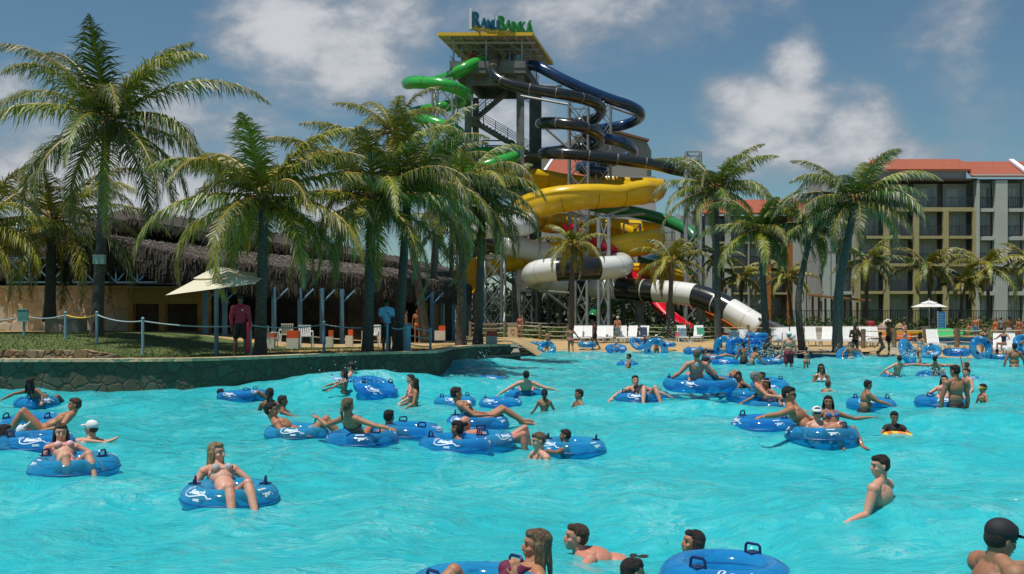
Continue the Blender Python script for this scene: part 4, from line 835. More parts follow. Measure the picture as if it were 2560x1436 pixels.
for px, Y, wd, zt in [(1170, 99, .62, ZF - 1.3), (1189, 105, .6, ZF - 1.3), (1301, 98.8, .72, ZF - .5), (1331, 105, .6, ZF - .5), (1346, 106, .62, ZF - .5)]:
    x = GX(px, Y); mb = MB(); mb.box(x - wd / 2, x + wd / 2, Y, Y + wd, .4, zt); mb.build('column', conc_m, tw)
def flight(a, b, wd=1.3, th=.34):
    A = P(*a); B = P(*b); n = max(3, int(abs(A.z - B.z) / .18)); mb = MB(); dz = Vector((0, 0, th)); s_ = Vector((0, wd, 0))
    mb.hexa([A - dz, B - dz, B - dz + s_, A - dz + s_, A, B, B + s_, A + s_])
    for i in range(n):
        p = A.lerp(B, i / n); q = A.lerp(B, (i + 1) / n); t_ = max(p.z, q.z); mb.hexa([(p.x, p.y + .003, min(p.z, q.z) - .02), (q.x, q.y + .003, min(p.z, q.z) - .02), (q.x, q.y + wd - .003, min(p.z, q.z) - .02), (p.x, p.y + wd - .003, min(p.z, q.z) - .02), (p.x, p.y + .003, t_), (q.x, q.y + .003, t_), (q.x, q.y + wd - .003, t_), (p.x, p.y + wd - .003, t_)])
    f = mb.build('stair_flight', conc_m, tw)
    mb = MB(); up_ = Vector((0, 0, 1.0)); k = int((B - A).length / 1.4) + 1
    for o_ in (Vector((0, .05, 0)), Vector((0, wd - .05, 0))):
        for zz in (1.0, .6): mb.tube([A + o_ + Vector((0, 0, zz)), B + o_ + Vector((0, 0, zz))], .032, 5)
        for i in range(k + 1): p = A.lerp(B, i / k) + o_; mb.tube([p, p + up_], .03, 5)
    mb.build('handrail', mat('green_grey_rail', (.12, .17, .17), .5), f)
flight((1268, 224, 103), (1186, 293, 103)); flight((1178, 294, 101), (1330, 384, 101)); flight((1326, 386, 103), (1196, 465, 103)); flight((1180, 468, 101), (1330, 556, 101)); flight((1326, 560, 103), (1196, 640, 103)); flight((1180, 642, 101), (1330, 730, 101)); flight((1326, 734, 103), (1230, 800, 103))
mb = MB()
for px, py, Y in [(1180, 292, 101), (1334, 384, 101), (1180, 467, 101), (1334, 557, 101), (1180, 641, 101), (1334, 731, 101)]:
    mb = MB(); p = P(px, py, Y); mb.box(p.x - .7, p.x + .7, Y - .2, Y + 3.6, p.z - .35, p.z - .0); mb.build('landing', conc_m, tw)
for (pa, pb, m, w_) in [((1263, 136, 103), (1284, 149, 103), mat('blue_board', (.03, .17, .42), .5), .1), ((1290, 137, 101), (1300, 164, 101), mat('pale_blue_board', (.25, .45, .55), .5), .1)]:
    a = P(*pa); b = P(*pb); mb = MB(); mb.box(a.x, b.x, a.y, a.y + w_, b.z, a.z); mb.box(a.x + .3, a.x + .36, a.y + .02, a.y + .08, ZF, b.z); mb.build('information_board', m, tw)
# ------------------------------------------------------------------ name sign on the roof
def text_mesh(txt, size, ext=0., off=0., res=3, shear=0.):
    cu = bpy.data.curves.new('txt', 'FONT'); cu.body = txt; cu.size = size; cu.extrude = ext; cu.offset = off; cu.resolution_u = res; cu.shear = shear; cu.align_x = 'LEFT'
    ob = bpy.data.objects.new('txt', cu); COL.objects.link(ob); dg = bpy.context.evaluated_depsgraph_get(); me = bpy.data.meshes.new_from_object(ob.evaluated_get(dg)); bpy.data.objects.remove(ob)
    V_ = [Vector(v.co) for v in me.vertices]; F_ = [tuple(p.vertices) for p in me.polygons]; bpy.data.meshes.remove(me); return V_, F_
a = P(1181, 68, 96.3); b = P(1332, 88, 98.9); sx = (b - a); sx.z = 0; sgn_o = empty('name_sign', a, 'blue and green raised lettering sign standing above the tower roof', 'sign')
dx = sx.normalized(); dn = Vector((-dx.y, dx.x, 0)); LW = sx.length; x = 0; blue_l = mat('sign_blue', (.01, .12, .22), .5); green_l = mat('sign_green', (.02, .24, .04), .5); pale_l = mat('sign_pale_edge', (.45, .62, .60), .5); gold_l = mat('sign_gold', (.75, .52, .12), .5)
letters = [('R', 1.85, 0), ('A', 1.12, .05), ('M', 1.12, -.05), ('U', 1.15, .0), ('B', 1.75, 0), ('A', 1.25, .08), ('I', 1.25, 0), ('N', 1.25, -.03), ('K', 1.35, .03), ('Á', 1.35, -.03)]
met = []
for ch_, s_, dz in letters: V_, F_ = text_mesh(ch_, s_, .10, .035); w_ = max(v.x for v in V_) - min(v.x for v in V_); met.append((V_, F_, min(v.x for v in V_), w_))
sc = (LW - .02 * 9) / sum(m[3] for m in met); drop = (b.z - a.z) 
gb = {0: MB(), 1: MB(), 2: MB(), 3: MB()}
for i, ((V_, F_, x0, w_), (ch_, s_, dz)) in enumerate(zip(met, letters)):
    zl = a.z + .05 + dz
    def M_(v, px_, k=1, dd=0, e=0): return a + dx * (x + (v.x - x0) * sc + px_) - dn * (v.z * k + dd) + Vector((0, 0, zl - a.z + v.y * 1.0))
    gb[0 if i < 4 else 1].add([M_(v, 0, 1, .12) for v in V_], F_); gb[2].add([M_(v, -.05, .8, -.14) + Vector((0, 0, .05)) for v in V_], F_)
    x += w_ * sc + .02
sg = []
gb[0].build('blue_letters', blue_l, sgn_o); gb[1].build('green_letters', green_l, sgn_o); gb[2].build('pale_backing', pale_l, sgn_o)
mb = MB(); rr = random.Random(4)
for i in range(22):
    q = a + dx * (LW * i / 22); q2 = a + dx * (LW * (i + 1) / 22); d_ = rr.uniform(.1, .28); mb.hexa([q + dn * .02 - Vector((0, 0, d_)), q2 + dn * .02 - Vector((0, 0, d_)), q2 + dn * .5 - Vector((0, 0, d_)), q + dn * .5 - Vector((0, 0, d_)), q + dn * .02 + Vector((0, 0, .12)), q2 + dn * .02 + Vector((0, 0, .12)), q2 + dn * .5 + Vector((0, 0, .12)), q + dn * .5 + Vector((0, 0, .12))])
mb.build('gold_base', gold_l, sgn_o)
mb = MB(); mb.box(-.28, -.06, -.1, .5, -.2, 1.65); q = mb.build('side_cap', mat('sign_cream', (.7, .68, .6), .6), sgn_o, world=False)
for (p0, p1) in [((1183, 72, 96.4), (1214, 88, 99.5)), ((1325, 84, 98.9), (1322, 92, 99.2)), ((1240, 76, 98), (1240, 96, 101))]: mb = MB(); mb.beam(P(*p0), P(*p1), .14); mb.build('bracket', steel_m, sgn_o)
mb = MB(); mb.tube([P(1243, 50, 100), P(1243, 24, 100)], .03, 5); mb.tube([P(1237, 50, 100), P(1237, 34, 100)], .05, 5); mb.build('lightning_rod', steel_m, sgn_o)

# ------------------------------------------------------------------ hotel
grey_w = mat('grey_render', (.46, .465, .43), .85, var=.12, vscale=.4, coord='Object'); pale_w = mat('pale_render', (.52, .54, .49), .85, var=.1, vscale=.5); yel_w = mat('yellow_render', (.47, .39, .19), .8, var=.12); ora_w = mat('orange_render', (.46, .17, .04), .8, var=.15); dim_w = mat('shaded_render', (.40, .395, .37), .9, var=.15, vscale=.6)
glass_m = mat('window_glass', (.16, .19, .20), .1, spec=1.0); cur_m = mat('curtain', (.55, .58, .56), .8, var=.4, vscale=3, stretch=(4, 1, .2)); rail_m = mat('balcony_rail', (.035, .035, .035), .5); wf_m = mat('window_frame_paint', (.45, .46, .44), .6)
tile_m = bpy.data.materials.new('clay_tile'); tile_m.use_nodes = True; t = NT(tile_m.node_tree); b_ = t.n['Principled BSDF']; tc = t.add('ShaderNodeNewGeometry').outputs['Position']
wv = t.add('ShaderNodeTexWave', {'Scale': 2.6, 'Distortion': .3, 'Vector': tc}); wv.bands_direction = 'X'
c_ = t.mix(t.ramp(t.noise(tc, 3.0, 6, .7), .3, .7), (.68, .20, .10), (.56, .14, .075)); t.l.new(t.mix(t.math('MULTIPLY', wv.outputs['Fac'], .35), c_, (.28, .06, .035)), b_.inputs['Base Color']); b_.inputs['Roughness'].default_value = .8
bp = t.add('ShaderNodeBump', {'Strength': 1, 'Distance': .1, 'Height': wv.outputs['Fac']}); t.l.new(bp.outputs[0], b_.inputs['Normal'])
def bay(o, x0, x1, Y, z0, z1, dep, wallm, kind=0, rail=True, rr=random.Random(1)):
    """a recessed balcony bay: back wall, sliding window with curtain, floor edge, railing"""
    mb = MB(); mb.box(x0, x1, Y + dep, Y + dep + .2, z0, z1); mb.build('bay_wall', wallm, o)
    w0 = x0 + (x1 - x0) * rr.uniform(.10, .2); w1 = x1 - (x1 - x0) * rr.uniform(.12, .3); zt = z0 + (z1 - z0) * .80
    mb = MB(); mb.box(w0, w1, Y + dep - .05, Y + dep - .004, z0 + .05, zt); win = mb.build('window', glass_m, o)
    mb = MB(); mb.box(w0 - .05, w1 + .05, Y + dep - .09, Y + dep - .052, zt, zt + .07); n = 3
    for k in range(n + 1): xx = w0 + (w1 - w0) * k / n; mb.box(xx - .03, xx + .03, Y + dep - .09, Y + dep - .054, z0 + .05, zt - .002)
    mb.build('window_frame', wf_m, win)
    if rr.random() < .75:
        mb = MB(); q0, q1 = (w0 + .04, w0 + (w1 - w0) * rr.uniform(.3, .9)) if rr.random() < .5 else (w0 + (w1 - w0) * rr.uniform(.1, .5), w1 - .04); mb.box(q0, q1, Y + dep - .052, Y + dep - .0505, z0 + .08, zt - .03); mb.build('curtain', cur_m, win)
    if rail:
        mb = MB(); mb.box(x0, x1, Y + .10, Y + .15, z0 + 1.02, z0 + 1.08); mb.box(x0, x1, Y + .10, Y + .15, z0 + .1, z0 + .14); n = max(4, int((x1 - x0) / .17))
        for k in range(n + 1): xx = x0 + (x1 - x0) * k / n; mb.box(xx - .016, xx + .016, Y + .11, Y + .14, z0 + .142, z0 + 1.018)
        mb.build('railing', rail_m, o)
rr = random.Random(21)
Yh = 112; zz = lambda py, Y=Yh: CZ + (HZ - py) / FP * Y
fl = [zz(800), zz(728), zz(659), zz(590), zz(519)]      # slab tops, ground to fourth floor
ht = empty('hotel_block', (GX(2300, Yh), Yh, .5), 'grey hotel block with a yellow balcony grid and a red tiled roof', 'hotel building')
cols = [2143, 2216, 2290, 2364, 2438]
for i, px in enumerate(cols): mb = MB(); w_ = 6.5 if i not in (0,) else 7; mb.box(GX(px - w_, Yh), GX(px + w_, Yh), Yh - .15, Yh + .35, .3, zz(519) - .3); mb.build('yellow_column', yel_w, ht)
for k, z in enumerate(fl[1:]):
    mb = MB(); mb.box(GX(2150, Yh), GX(2432, Yh), Yh - .08, Yh + .3, z - .42 if k == 3 else z - .3, z + .0); mb.build('yellow_beam', yel_w, ht)
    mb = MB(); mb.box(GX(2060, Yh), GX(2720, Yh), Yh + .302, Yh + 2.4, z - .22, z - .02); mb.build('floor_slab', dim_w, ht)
tops_ = fl[1:] + [zz(450)]
for k in range(5):
    z0, z1 = fl[k], tops_[k] - .24
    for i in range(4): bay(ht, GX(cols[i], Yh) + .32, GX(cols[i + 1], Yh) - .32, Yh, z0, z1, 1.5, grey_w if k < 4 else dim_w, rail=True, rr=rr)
    if k < 5:
        bay(ht, GX(2089, Yh), GX(2130, Yh), Yh + .2, z0, z1, .5, dim_w, rr=rr, rail=k > 0)
        for a_, b__ in [(2446, 2486), (2516, 2560), (2564, 2600)]: bay(ht, GX(a_, Yh), GX(b__, Yh), Yh + .2, z0, z1, .7, grey_w, rr=rr, rail=k > 0)
    if k > 0:
        for a_, b__, c__ in ((2089, 2129, .35), (2446.5, 2485, .45), (2517, 2560, .45)): mb = MB(); mb.box(GX(a_, Yh), GX(b__, Yh), Yh - .02, Yh + .3, z0 - c__, z0 - .1); mb.build('ledge', pale_w, ht)
for a_, b__, m in [(2060, 2074, pale_w), (2074.2, 2088, pale_w), (2130, 2136, grey_w), (2439, 2446, pale_w), (2486.2, 2515.8, pale_w), (2561, 2564, pale_w), (2600, 2640, pale_w)]:
    mb = MB(); mb.box(GX(a_, Yh), GX(b__, Yh), Yh - (.3 if m is pale_w else .1) + (.15 if a_ == 2074.2 else 0), Yh + .6, .3, zz(452)); mb.build('pilaster', m, ht)
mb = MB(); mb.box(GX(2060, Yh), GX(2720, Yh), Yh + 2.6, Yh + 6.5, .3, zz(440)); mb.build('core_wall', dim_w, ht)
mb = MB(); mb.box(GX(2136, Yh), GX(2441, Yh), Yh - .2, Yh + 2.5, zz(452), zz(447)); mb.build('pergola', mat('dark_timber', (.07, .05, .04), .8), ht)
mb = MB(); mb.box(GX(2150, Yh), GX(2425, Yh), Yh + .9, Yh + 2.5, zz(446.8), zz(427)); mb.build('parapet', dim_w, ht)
mb = MB(); mb.box(GX(2150, Yh), GX(2427, Yh), Yh + .7, Yh + 2.6, zz(426.8), zz(423)); mb.box(GX(2428, Yh), GX(2720, Yh), Yh - .4, Yh + .2, zz(441), zz(437)); mb.build('white_gutter', mat('white_trim', (.6, .62, .62), .6), ht)
def roofq(pts, name='tiled_roof', m=None, par=None, th=.2):
    mb = MB(); n = len(pts); lo2 = [p - Vector((0, 0, th)) for p in pts]; mb.add(pts + lo2, [tuple(range(n)), tuple(range(2 * n - 1, n - 1, -1))] + [(i, n + i, n + (i + 1) % n, (i + 1) % n) for i in range(n)]); return mb.build(name, m or tile_m, par)
roofq([P(2150, 423, Yh + .6), P(2428, 423, Yh + .6), P(2400, 398, Yh + 6), P(2180, 398, Yh + 6)], par=ht)
roofq([P(2428, 438, Yh - .3), P(2740, 438, Yh - .3), P(2740, 404, Yh + 6), P(2398, 404, Yh + 6)], par=ht)
mb = MB()
for i in range(60): x = GX(2430, Yh) + i * .2; mb.tube([(x, Yh - .45, zz(442)), (x, Yh + .1, zz(441))], .09, 6)
mb.build('eave_tile', mat('eave_clay', (.50, .20, .08), .8), ht)
mb = MB(); mb.beam(P(2524, 404, Yh + 6) + Vector((0, -.3, .1)), P(2568, 437, Yh - .3) + Vector((0, 0, .25)), .5, .25); mb.build('white_hip', mat('white_ridge', (.75, .76, .76), .6), ht)
# centre wing with orange bays
Yc = 121; zc = lambda py: CZ + (HZ - py) / FP * Yc
hc_ = empty('hotel_wing', (GX(1900, Yc), Yc, .5), 'recessed hotel wing with orange framed bays and slung hammocks behind the tall palms', 'hotel building')
flc = [zc(790), zc(731), zc(665), zc(604), zc(540)]
for k in range(4):
    z0, z1 = flc[k], flc[k + 1] - .25
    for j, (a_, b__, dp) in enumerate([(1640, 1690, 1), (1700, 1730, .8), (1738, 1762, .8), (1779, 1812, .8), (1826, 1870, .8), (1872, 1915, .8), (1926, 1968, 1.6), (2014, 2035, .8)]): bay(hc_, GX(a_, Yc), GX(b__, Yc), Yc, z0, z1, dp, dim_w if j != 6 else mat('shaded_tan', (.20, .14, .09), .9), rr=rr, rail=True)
    if k: mb = MB(); mb.box(GX(1640, Yc), GX(2058, Yc), Yc + .003, Yc + .5, z0 - .25, z0 - .02); mb.build('floor_slab', yel_w, hc_)
for a_, b__, m in [(1762, 1779, pale_w), (1812, 1826, pale_w), (1870, 1872, dim_w), (1915, 1925.8, ora_w), (1968, 1979.8, ora_w), (1980, 2013, pale_w), (2035, 2058, ora_w), (1730, 1738, pale_w), (1690, 1700, pale_w)]:
    mb = MB(); mb.box(GX(a_, Yc), GX(b__, Yc), Yc - .35, Yc + .6, .3, zc(535)); mb.build('pilaster', m, hc_)
for k in (1, 2, 3):
    z = flc[k] + 1.7; xa, xb = GX(1927, Yc), GX(1967, Yc); mb = MB(); N = 10; vs = []
    for i in range(N + 1):
        for j in (0, 1): vs.append((xa + (xb - xa) * i / N, Yc + .25 + .5 * j, z - 1.0 * math.sin(math.pi * i / N) ** .8))
    mb.add(vs, [(2 * i, 2 * i + 1, 2 * i + 3, 2 * i + 2) for i in range(N)]); mb.build('hammock', mat('hammock_cloth', (.45, .40, .34), .9), hc_, True)
mb = MB(); mb.box(GX(1600, Yc), GX(2060, Yc), Yc + 2.2, Yc + 10, .3, zc(535)); mb.build('core_wall', dim_w, hc_)
roofq([P(1724, 532, Yc - .6), P(2062, 532, Yc - .6), P(2062, 498, Yc + 5), P(1760, 500, Yc + 5)], par=hc_)
mb = MB(); mb.beam(P(1722, 503, Yc - .5), P(1745, 531, Yc - .6), .5, .3); mb.build('white_hip', MATS['white_ridge'], hc_)
# tall gabled block behind the tower
Yg = 150; hg = empty('gabled_block', (GX(1570, Yg), Yg, .5), 'plain tan gable wall rising behind the coiled slides', 'building')
tan_w = mat('tan_render', (.36, .32, .26), .85, var=.06, vscale=.3)
A_ = [P(1290, 800, Yg), P(1618, 800, Yg), P(1618, 353, Yg), P(1515, 325, Yg), P(1440, 345, Yg), P(1290, 410, Yg)]
mb = MB(); n = 6; back_ = [p + Vector((0, 12, 0)) for p in A_]; mb.add(A_ + back_, [tuple(range(n)), tuple(range(2 * n - 1, n - 1, -1))] + [(i, n + i, n + (i + 1) % n, (i + 1) % n) for i in range(n)]); mb.build('wall', tan_w, hg)
mb = MB(); mb.hexa([P(1618, 800, Yg) + Vector((.01, .3, 0)), P(1634, 800, Yg) + Vector((0, 2, 0)), P(1634, 800, Yg) + Vector((0, 12, 0)), P(1618, 800, Yg) + Vector((.01, 12, 0)), P(1618, 356, Yg) + Vector((.01, .3, 0)), P(1633, 372, Yg) + Vector((0, 2, 0)), P(1633, 372, Yg) + Vector((0, 12, 0)), P(1618, 356, Yg) + Vector((.01, 12, 0))]); mb.build('side_wall', dim_w, hg)
mb = MB(); mb.beam(P(1515, 323, Yg - .2), P(1622, 352, Yg - .2), .9, .3); mb.beam(P(1515, 323, Yg - .2), P(1436, 344, Yg - .2), .9, .3); mb.build('verge_tile', mat('brown_tile', (.22, .11, .06), .8), hg)
ob = empty('low_tiled_block', (GX(1400, 132), 132, .5), 'low block with a bright orange tiled roof glimpsed through the tower legs', 'building')
roofq([P(1355, 440, 131), P(1480, 440, 131), P(1480, 400, 137), P(1382, 400, 137)], par=ob)
mb = MB(); mb.box(GX(1358, 131.5), GX(1640, 131.5), 131.5, 140, .4, CZ + (HZ - 441) / FP * 131.5); mb.build('wall', dim_w, ob); mb = MB(); mb.beam(P(1353, 440, 131), P(1380, 400, 137), .35, .2); mb.build('white_hip', MATS['white_ridge'], ob)
# pergola, garden rails, wall posts
pg = empty('pergola', (GX(2075, 96), 96, .5), 'low brown timber pergola with a sloping terracotta top behind the hedge', 'pergola')
for i in range(9): px = 2030 + i * 16; mb = MB(); z = CZ + (HZ - (742 + i * 2)) / FP * 96; mb.box(GX(px, 96), GX(px, 96) + .16, 96, 96.16, .5, z); mb.build('post', mat('rust_timber', (.22, .09, .05), .8), pg)
mb = MB(); mb.beam(P(2022, 738, 95.8), P(2172, 752, 95.8), 1.2, .14); mb.build('sloping_top', mat('terracotta', (.42, .18, .06), .8), pg)
gf = empty('garden_railing', (GX(2200, 94), 94, .5), 'long dark vertical bar railing in front of the hotel ground floor', 'railing')
mb = MB(); z1 = 2.75; mb.box(GX(1840, 94), GX(2650, 94), 94, 94.05, z1, z1 + .06); mb.box(GX(1840, 94), GX(2650, 94), 94, 94.05, .9, .95)
x = GX(1840, 94)
while x < GX(2650, 94): mb.box(x, x + .04, 94.005, 94.045, .952, z1 - .002); x += .22
mb.build('bar', rail_m, gf)
# ------------------------------------------------------------------ people
def skin(name, c, var=.18):
    return mat('skin_' + name, c, .52, var=var, vscale=5, coat=.06, bump=.25, bscale=45, spec=.5, col2=(min(1, c[0] * 1.0), c[1] * .80, c[2] * .78))
SK = {'fair': skin('fair', (.56, .31, .21)), 'pink': skin('pink', (.52, .235, .155)), 'tan': skin('tan', (.38, .185, .095)), 'olive': skin('olive', (.30, .15, .08)), 'brown': skin('brown', (.19, .085, .042)), 'dark': skin('dark', (.10, .048, .028))}
def hairm(name, c): return mat('hair_' + name, c, .55, var=.6, vscale=38, stretch=(1, 1, .2), spec=.4, bump=1.0, bscale=75)
HM = {'black': hairm('black', (.012, .010, .009)), 'dark': hairm('dark', (.03, .018, .012)), 'brown': hairm('brown', (.09, .05, .026)), 'blond': hairm('blond', (.34, .25, .13)), 'grey': hairm('grey', (.28, .26, .24)), 'fairbrown': hairm('fairbrown', (.20, .13, .07))}
def cloth(name, c, **k): return mat('cloth_' + name, c, .75, var=.15, vscale=9, **k)
def striped(name, a, b, sc, axis='X', dist=0.0):
    if name in MATS: return MATS[name]
    m = bpy.data.materials.new(name); MATS[name] = m; m.use_nodes = True; t = NT(m.node_tree); tc = t.add('ShaderNodeTexCoord').outputs['Object']
    w_ = t.add('ShaderNodeTexWave', {'Scale': sc, 'Distortion': dist, 'Detail': 1.0, 'Vector': tc}); w_.bands_direction = axis
    t.l.new(t.mix(t.math('GREATER_THAN', w_.outputs['Fac'], .5), a, b), t.n['Principled BSDF'].inputs['Base Color']); t.n['Principled BSDF'].inputs['Roughness'].default_value = .7; return m
CL = {'black': cloth('black', (.012, .012, .014)), 'red': cloth('red', (.32, .02, .04)), 'maroon': cloth('maroon', (.17, .015, .03)), 'pink': cloth('pink', (.62, .07, .14)), 'white': cloth('white', (.72, .72, .72)), 'paleblue': cloth('paleblue', (.20, .40, .58)), 'navy': cloth('navy', (.015, .03, .07)), 'teal': cloth('teal', (.03, .13, .17)),
      'yellow': cloth('yellow', (.65, .42, .04)), 'orange': cloth('orange', (.6, .16, .03)), 'grey': cloth('grey', (.2, .2, .2)), 'pinkstripe': striped('pink_white_stripe', (.62, .09, .17), (.75, .66, .66), 26, 'Z'), 'zebra': striped('zebra_print', (.02, .02, .02), (.72, .70, .66), 22, 'X', 3.5), 'floral': striped('black_white_print', (.02, .02, .02), (.6, .6, .6), 14, 'X', 6), 'palepink': cloth('palepink', (.6, .35, .38)), 'burgundy': cloth('burgundy', (.13, .01, .045)), 'blue': cloth('blue', (.04, .15, .38)), 'bluegrey': cloth('bluegrey', (.12, .18, .22))}
eye_m = mat('eye_dark', (.02, .014, .012), .3); lip_m = mat('lips', (.33, .09, .08), .45); brow_m = HM['dark']
def V3(t): return Vector(t)
def frame_from(fwd, up):
    up = up.normalized(); f = (fwd - up * fwd.dot(up)); f = f.normalized() if f.length > 1e-4 else Vector((0, -1, 0)); return f, up.cross(f), up       # forward, left, up
def person(label, face, anchor=('head', None), H=1.7, sk='tan', hair=('short', 'dark'), spine=(0, 0, 1), head=(0, 0, 0), arms=None, legs=None, wear=(), fem=0, fat=1.0, lod=1, name='person', group=None, neckf=1.0):
    """face: degrees, 0 = towards +X (right), -90 = towards the camera, 90 = away. Limb directions are (forward, outward, up) in the body's own frame.
    anchor: ('head', point) puts the middle of the head there, ('hip', point) the pelvis, ('feet', point) the soles"""
    S = H / 1.72; a = R(face); F0 = Vector((math.cos(a), math.sin(a), 0)); L0 = Vector((-math.sin(a), math.cos(a), 0)); U0 = Vector((0, 0, 1))
    loc = lambda d, s=1: F0 * d[0] + L0 * (d[1] * s) + U0 * d[2]
    sp = loc(spine).normalized(); F, L, U = frame_from(F0 if abs(sp.dot(F0)) < .93 else -U0 * (1 if sp.dot(F0) > 0 else -1), sp)
    child = H < 1.4; hs = (1.0 if not child else 1.0 + .35 * (1.4 - H) / .5) ; hk = S * (1.0 + (hs - 1) * 1.2)
    pel = Vector((0, 0, 0)); wst = pel + sp * .17 * S; che = pel + sp * .36 * S; nek = pel + sp * .52 * S; shw = (.172 if fem else .195) * S * (.92 if child else 1)
    hy, hp, hr = head; ha = a + R(hy); hf = Vector((math.cos(ha), math.sin(ha), 0)); hu0 = (U0 * (1 - .35 * (1 - abs(sp.z))) + sp * .35 * (1 if sp.z > 0 else .5)); 
    hu0 = U0.copy() if sp.z > .2 else (U0 * .8 + sp * .2).normalized(); hl = hu0.cross(hf).normalized(); hf = hl.cross(hu0).normalized()
    M = Matrix.Rotation(-R(hp), 3, hl) @ Matrix.Rotation(R(hr), 3, hf); hf = M @ hf; hl = M @ hl; hu = M @ hu0
    hc = nek + (sp * .55 + hu * .45).normalized() * .062 * S * neckf + hu * .100 * hk; hfr = (hf, hl, hu)
    mb = MB(); seg = 16 if lod == 0 else 12; tfr = (F, L, U); wS = S * fat ** .5
    E = lambda c, r, fr=tfr: mb.ell(c, tuple(q * S for q in r), fr, n=seg + 4, k=seg)
    g = fat
    # torso
    E(che + U * .0, (.105 * g, (.138 if fem else .158) * (.5 + .5 * g), .155)); E(nek - U * .075 * S, (.082, (.125 if fem else .150), .075)); E(wst, (.092 * g, (.115 if fem else .135) * g, .15)); E(pel + U * .015 * S - F * .008 * S, (.108 * g, (.158 if fem else .150) * (.6 + .4 * g), .115))
    for s in (1, -1):
        mb.cap(nek + U * .012 * S, nek + L * s * shw * .80 - U * .045 * S, .052 * S, .056 * S, seg)      # trapezius
        E(pel - F * .045 * S + L * s * .068 * S - U * .04 * S, (.088 * g, .082 * g, .085))
        if not fem: E(che + F * .052 * S * g + L * s * .068 * S + U * .045 * S, (.045, .072, .058))
        else: E(che + F * .092 * S * g + L * s * .070 * S + U * .015 * S, (.052, .055, .055))
        E(che - F * .042 * S + L * s * .072 * S + U * .06 * S, (.045, .062, .085))
    if fat > 1.15: E(wst + F * .05 * S, (.10 * g, .13 * g, .12))
    # neck, head
    mb.cap(nek - U * .02 * S, hc - hu * .05 * hk - hf * .014 * hk, .066 * S, .058 * S, seg)
    HE = lambda off, r: mb.ell(hc + (hf * off[0] + hl * off[1] + hu * off[2]) * hk, tuple(q * hk for q in r), hfr, n=seg + 4, k=seg)
    HE((-.008, 0, .030), (.098, .077, .088)); HE((.030, 0, -.028), (.062, .060, .072)); HE((.045, 0, -.068), (.040, .042, .036)); HE((.058, 0, -.088), (.024, .028, .020))
    HE((.062, 0, .038), (.030, .052, .030)); HE((.096, 0, -.012), (.016, .0125, .026)); HE((.103, 0, -.026), (.013, .016, .010)); HE((.082, 0, -.055), (.014, .026, .013))
    for s in (1, -1): HE((.058, s * .036, -.022), (.026, .026, .024)); HE((-.008, s * .077, -.004), (.018, .009, .030))
    # limbs
    arms = arms or (((.1, .18, -1), (.25, .05, -1)), ((.1, .18, -1), (.25, .05, -1))); legs = legs or (((.03, .05, -1), (-.02, .0, -1)), ((.03, .05, -1), (-.02, 0, -1)))
    P_ = {}
    for s, A_, nm in ((1, arms[0], 'l'), (-1, arms[1], 'r')):
        sh_ = nek + L * s * shw - U * .062 * S; d1 = loc(A_[0], s).normalized(); d2 = loc(A_[1], s).normalized(); d3 = loc(A_[2], s).normalized() if len(A_) > 2 else d2
        el = sh_ + d1 * .285 * S; wr = el + d2 * .245 * S; P_['sh' + nm] = sh_; P_['el' + nm] = el; P_['wr' + nm] = wr
        k = (.85 if fem or child else 1.0) * g ** .5
        mb.ell(sh_, tuple(.064 * S * k for _ in range(3)), n=seg, k=seg - 2); mb.cap(sh_, sh_.lerp(el, .45), .056 * S * k, .050 * S * k, seg); mb.cap(sh_.lerp(el, .45), el, .050 * S * k, .038 * S * k, seg); mb.cap(el, el.lerp(wr, .35), .039 * S * k, .042 * S * k, seg); mb.cap(el.lerp(wr, .35), wr, .042 * S * k, .026 * S * k, seg)
        # hand: palm, four fingers, thumb
        side = d3.cross(U0); side = side.normalized() if side.length > .1 else L.copy(); nrm = side.cross(d3).normalized()
        if lod <= 1: side = side * (1 if True else -1)
        pm_ = wr + d3 * .045 * S; mb.ell(pm_, (.050 * S, .038 * S, .017 * S), (d3, side, nrm), n=seg, k=seg - 2)
        if lod <= 1:
            fr_ = .0088 * S if lod == 0 else .0105 * S
            for q, ln in zip((-1.5, -.5, .5, 1.5), (.062, .078, .075, .066)):
                b0 = wr + d3 * .082 * S + side * q * .020 * S; b1 = b0 + (d3 + side * q * .05 - nrm * .22).normalized() * ln * .55 * S; b2 = b1 + (d3 - nrm * .75).normalized() * ln * .5 * S
                mb.cap(b0 - d3 * .02 * S, b1, fr_ * 1.08, fr_, 8); mb.cap(b1, b2, fr_, fr_ * .82, 8)
            t0 = wr + d3 * .025 * S - side * .028 * S; t1 = t0 + (d3 * .75 - side * .75 - nrm * .2).normalized() * .04 * S; t2 = t1 + (d3 * .95 - side * .25 - nrm * .3).normalized() * .03 * S
            mb.cap(t0, t1, fr_ * 1.3, fr_ * 1.1, 8); mb.cap(t1, t2, fr_ * 1.1, fr_ * .9, 8)
        else: mb.cap(pm_, wr + d3 * .14 * S, .030 * S, .018 * S, 8)
    for s, A_, nm in ((1, legs[0], 'l'), (-1, legs[1], 'r')):
        hj = pel + L * s * .082 * S - U * .03 * S; d1 = loc(A_[0], s).normalized(); d2 = loc(A_[1], s).normalized(); kn = hj + d1 * .42 * S; an = kn + d2 * .40 * S
        k = g ** .5 * (.9 if child else 1); P_['hj' + nm] = hj; P_['kn' + nm] = kn; P_['an' + nm] = an
        mb.cap(hj, hj.lerp(kn, .4), .088 * S * k, .078 * S * k, seg); mb.cap(hj.lerp(kn, .4), kn, .078 * S * k, .052 * S * k, seg); mb.ell(kn, tuple(.055 * S * k for _ in range(3)), n=seg, k=seg - 2)
        cb = -d1.cross(d2.cross(d1)) if d1.cross(d2).length > .05 else -F; mb.cap(kn, kn.lerp(an, .3), .050 * S * k, .057 * S * k, seg); mb.cap(kn.lerp(an, .3), an, .057 * S * k, .034 * S * k, seg)
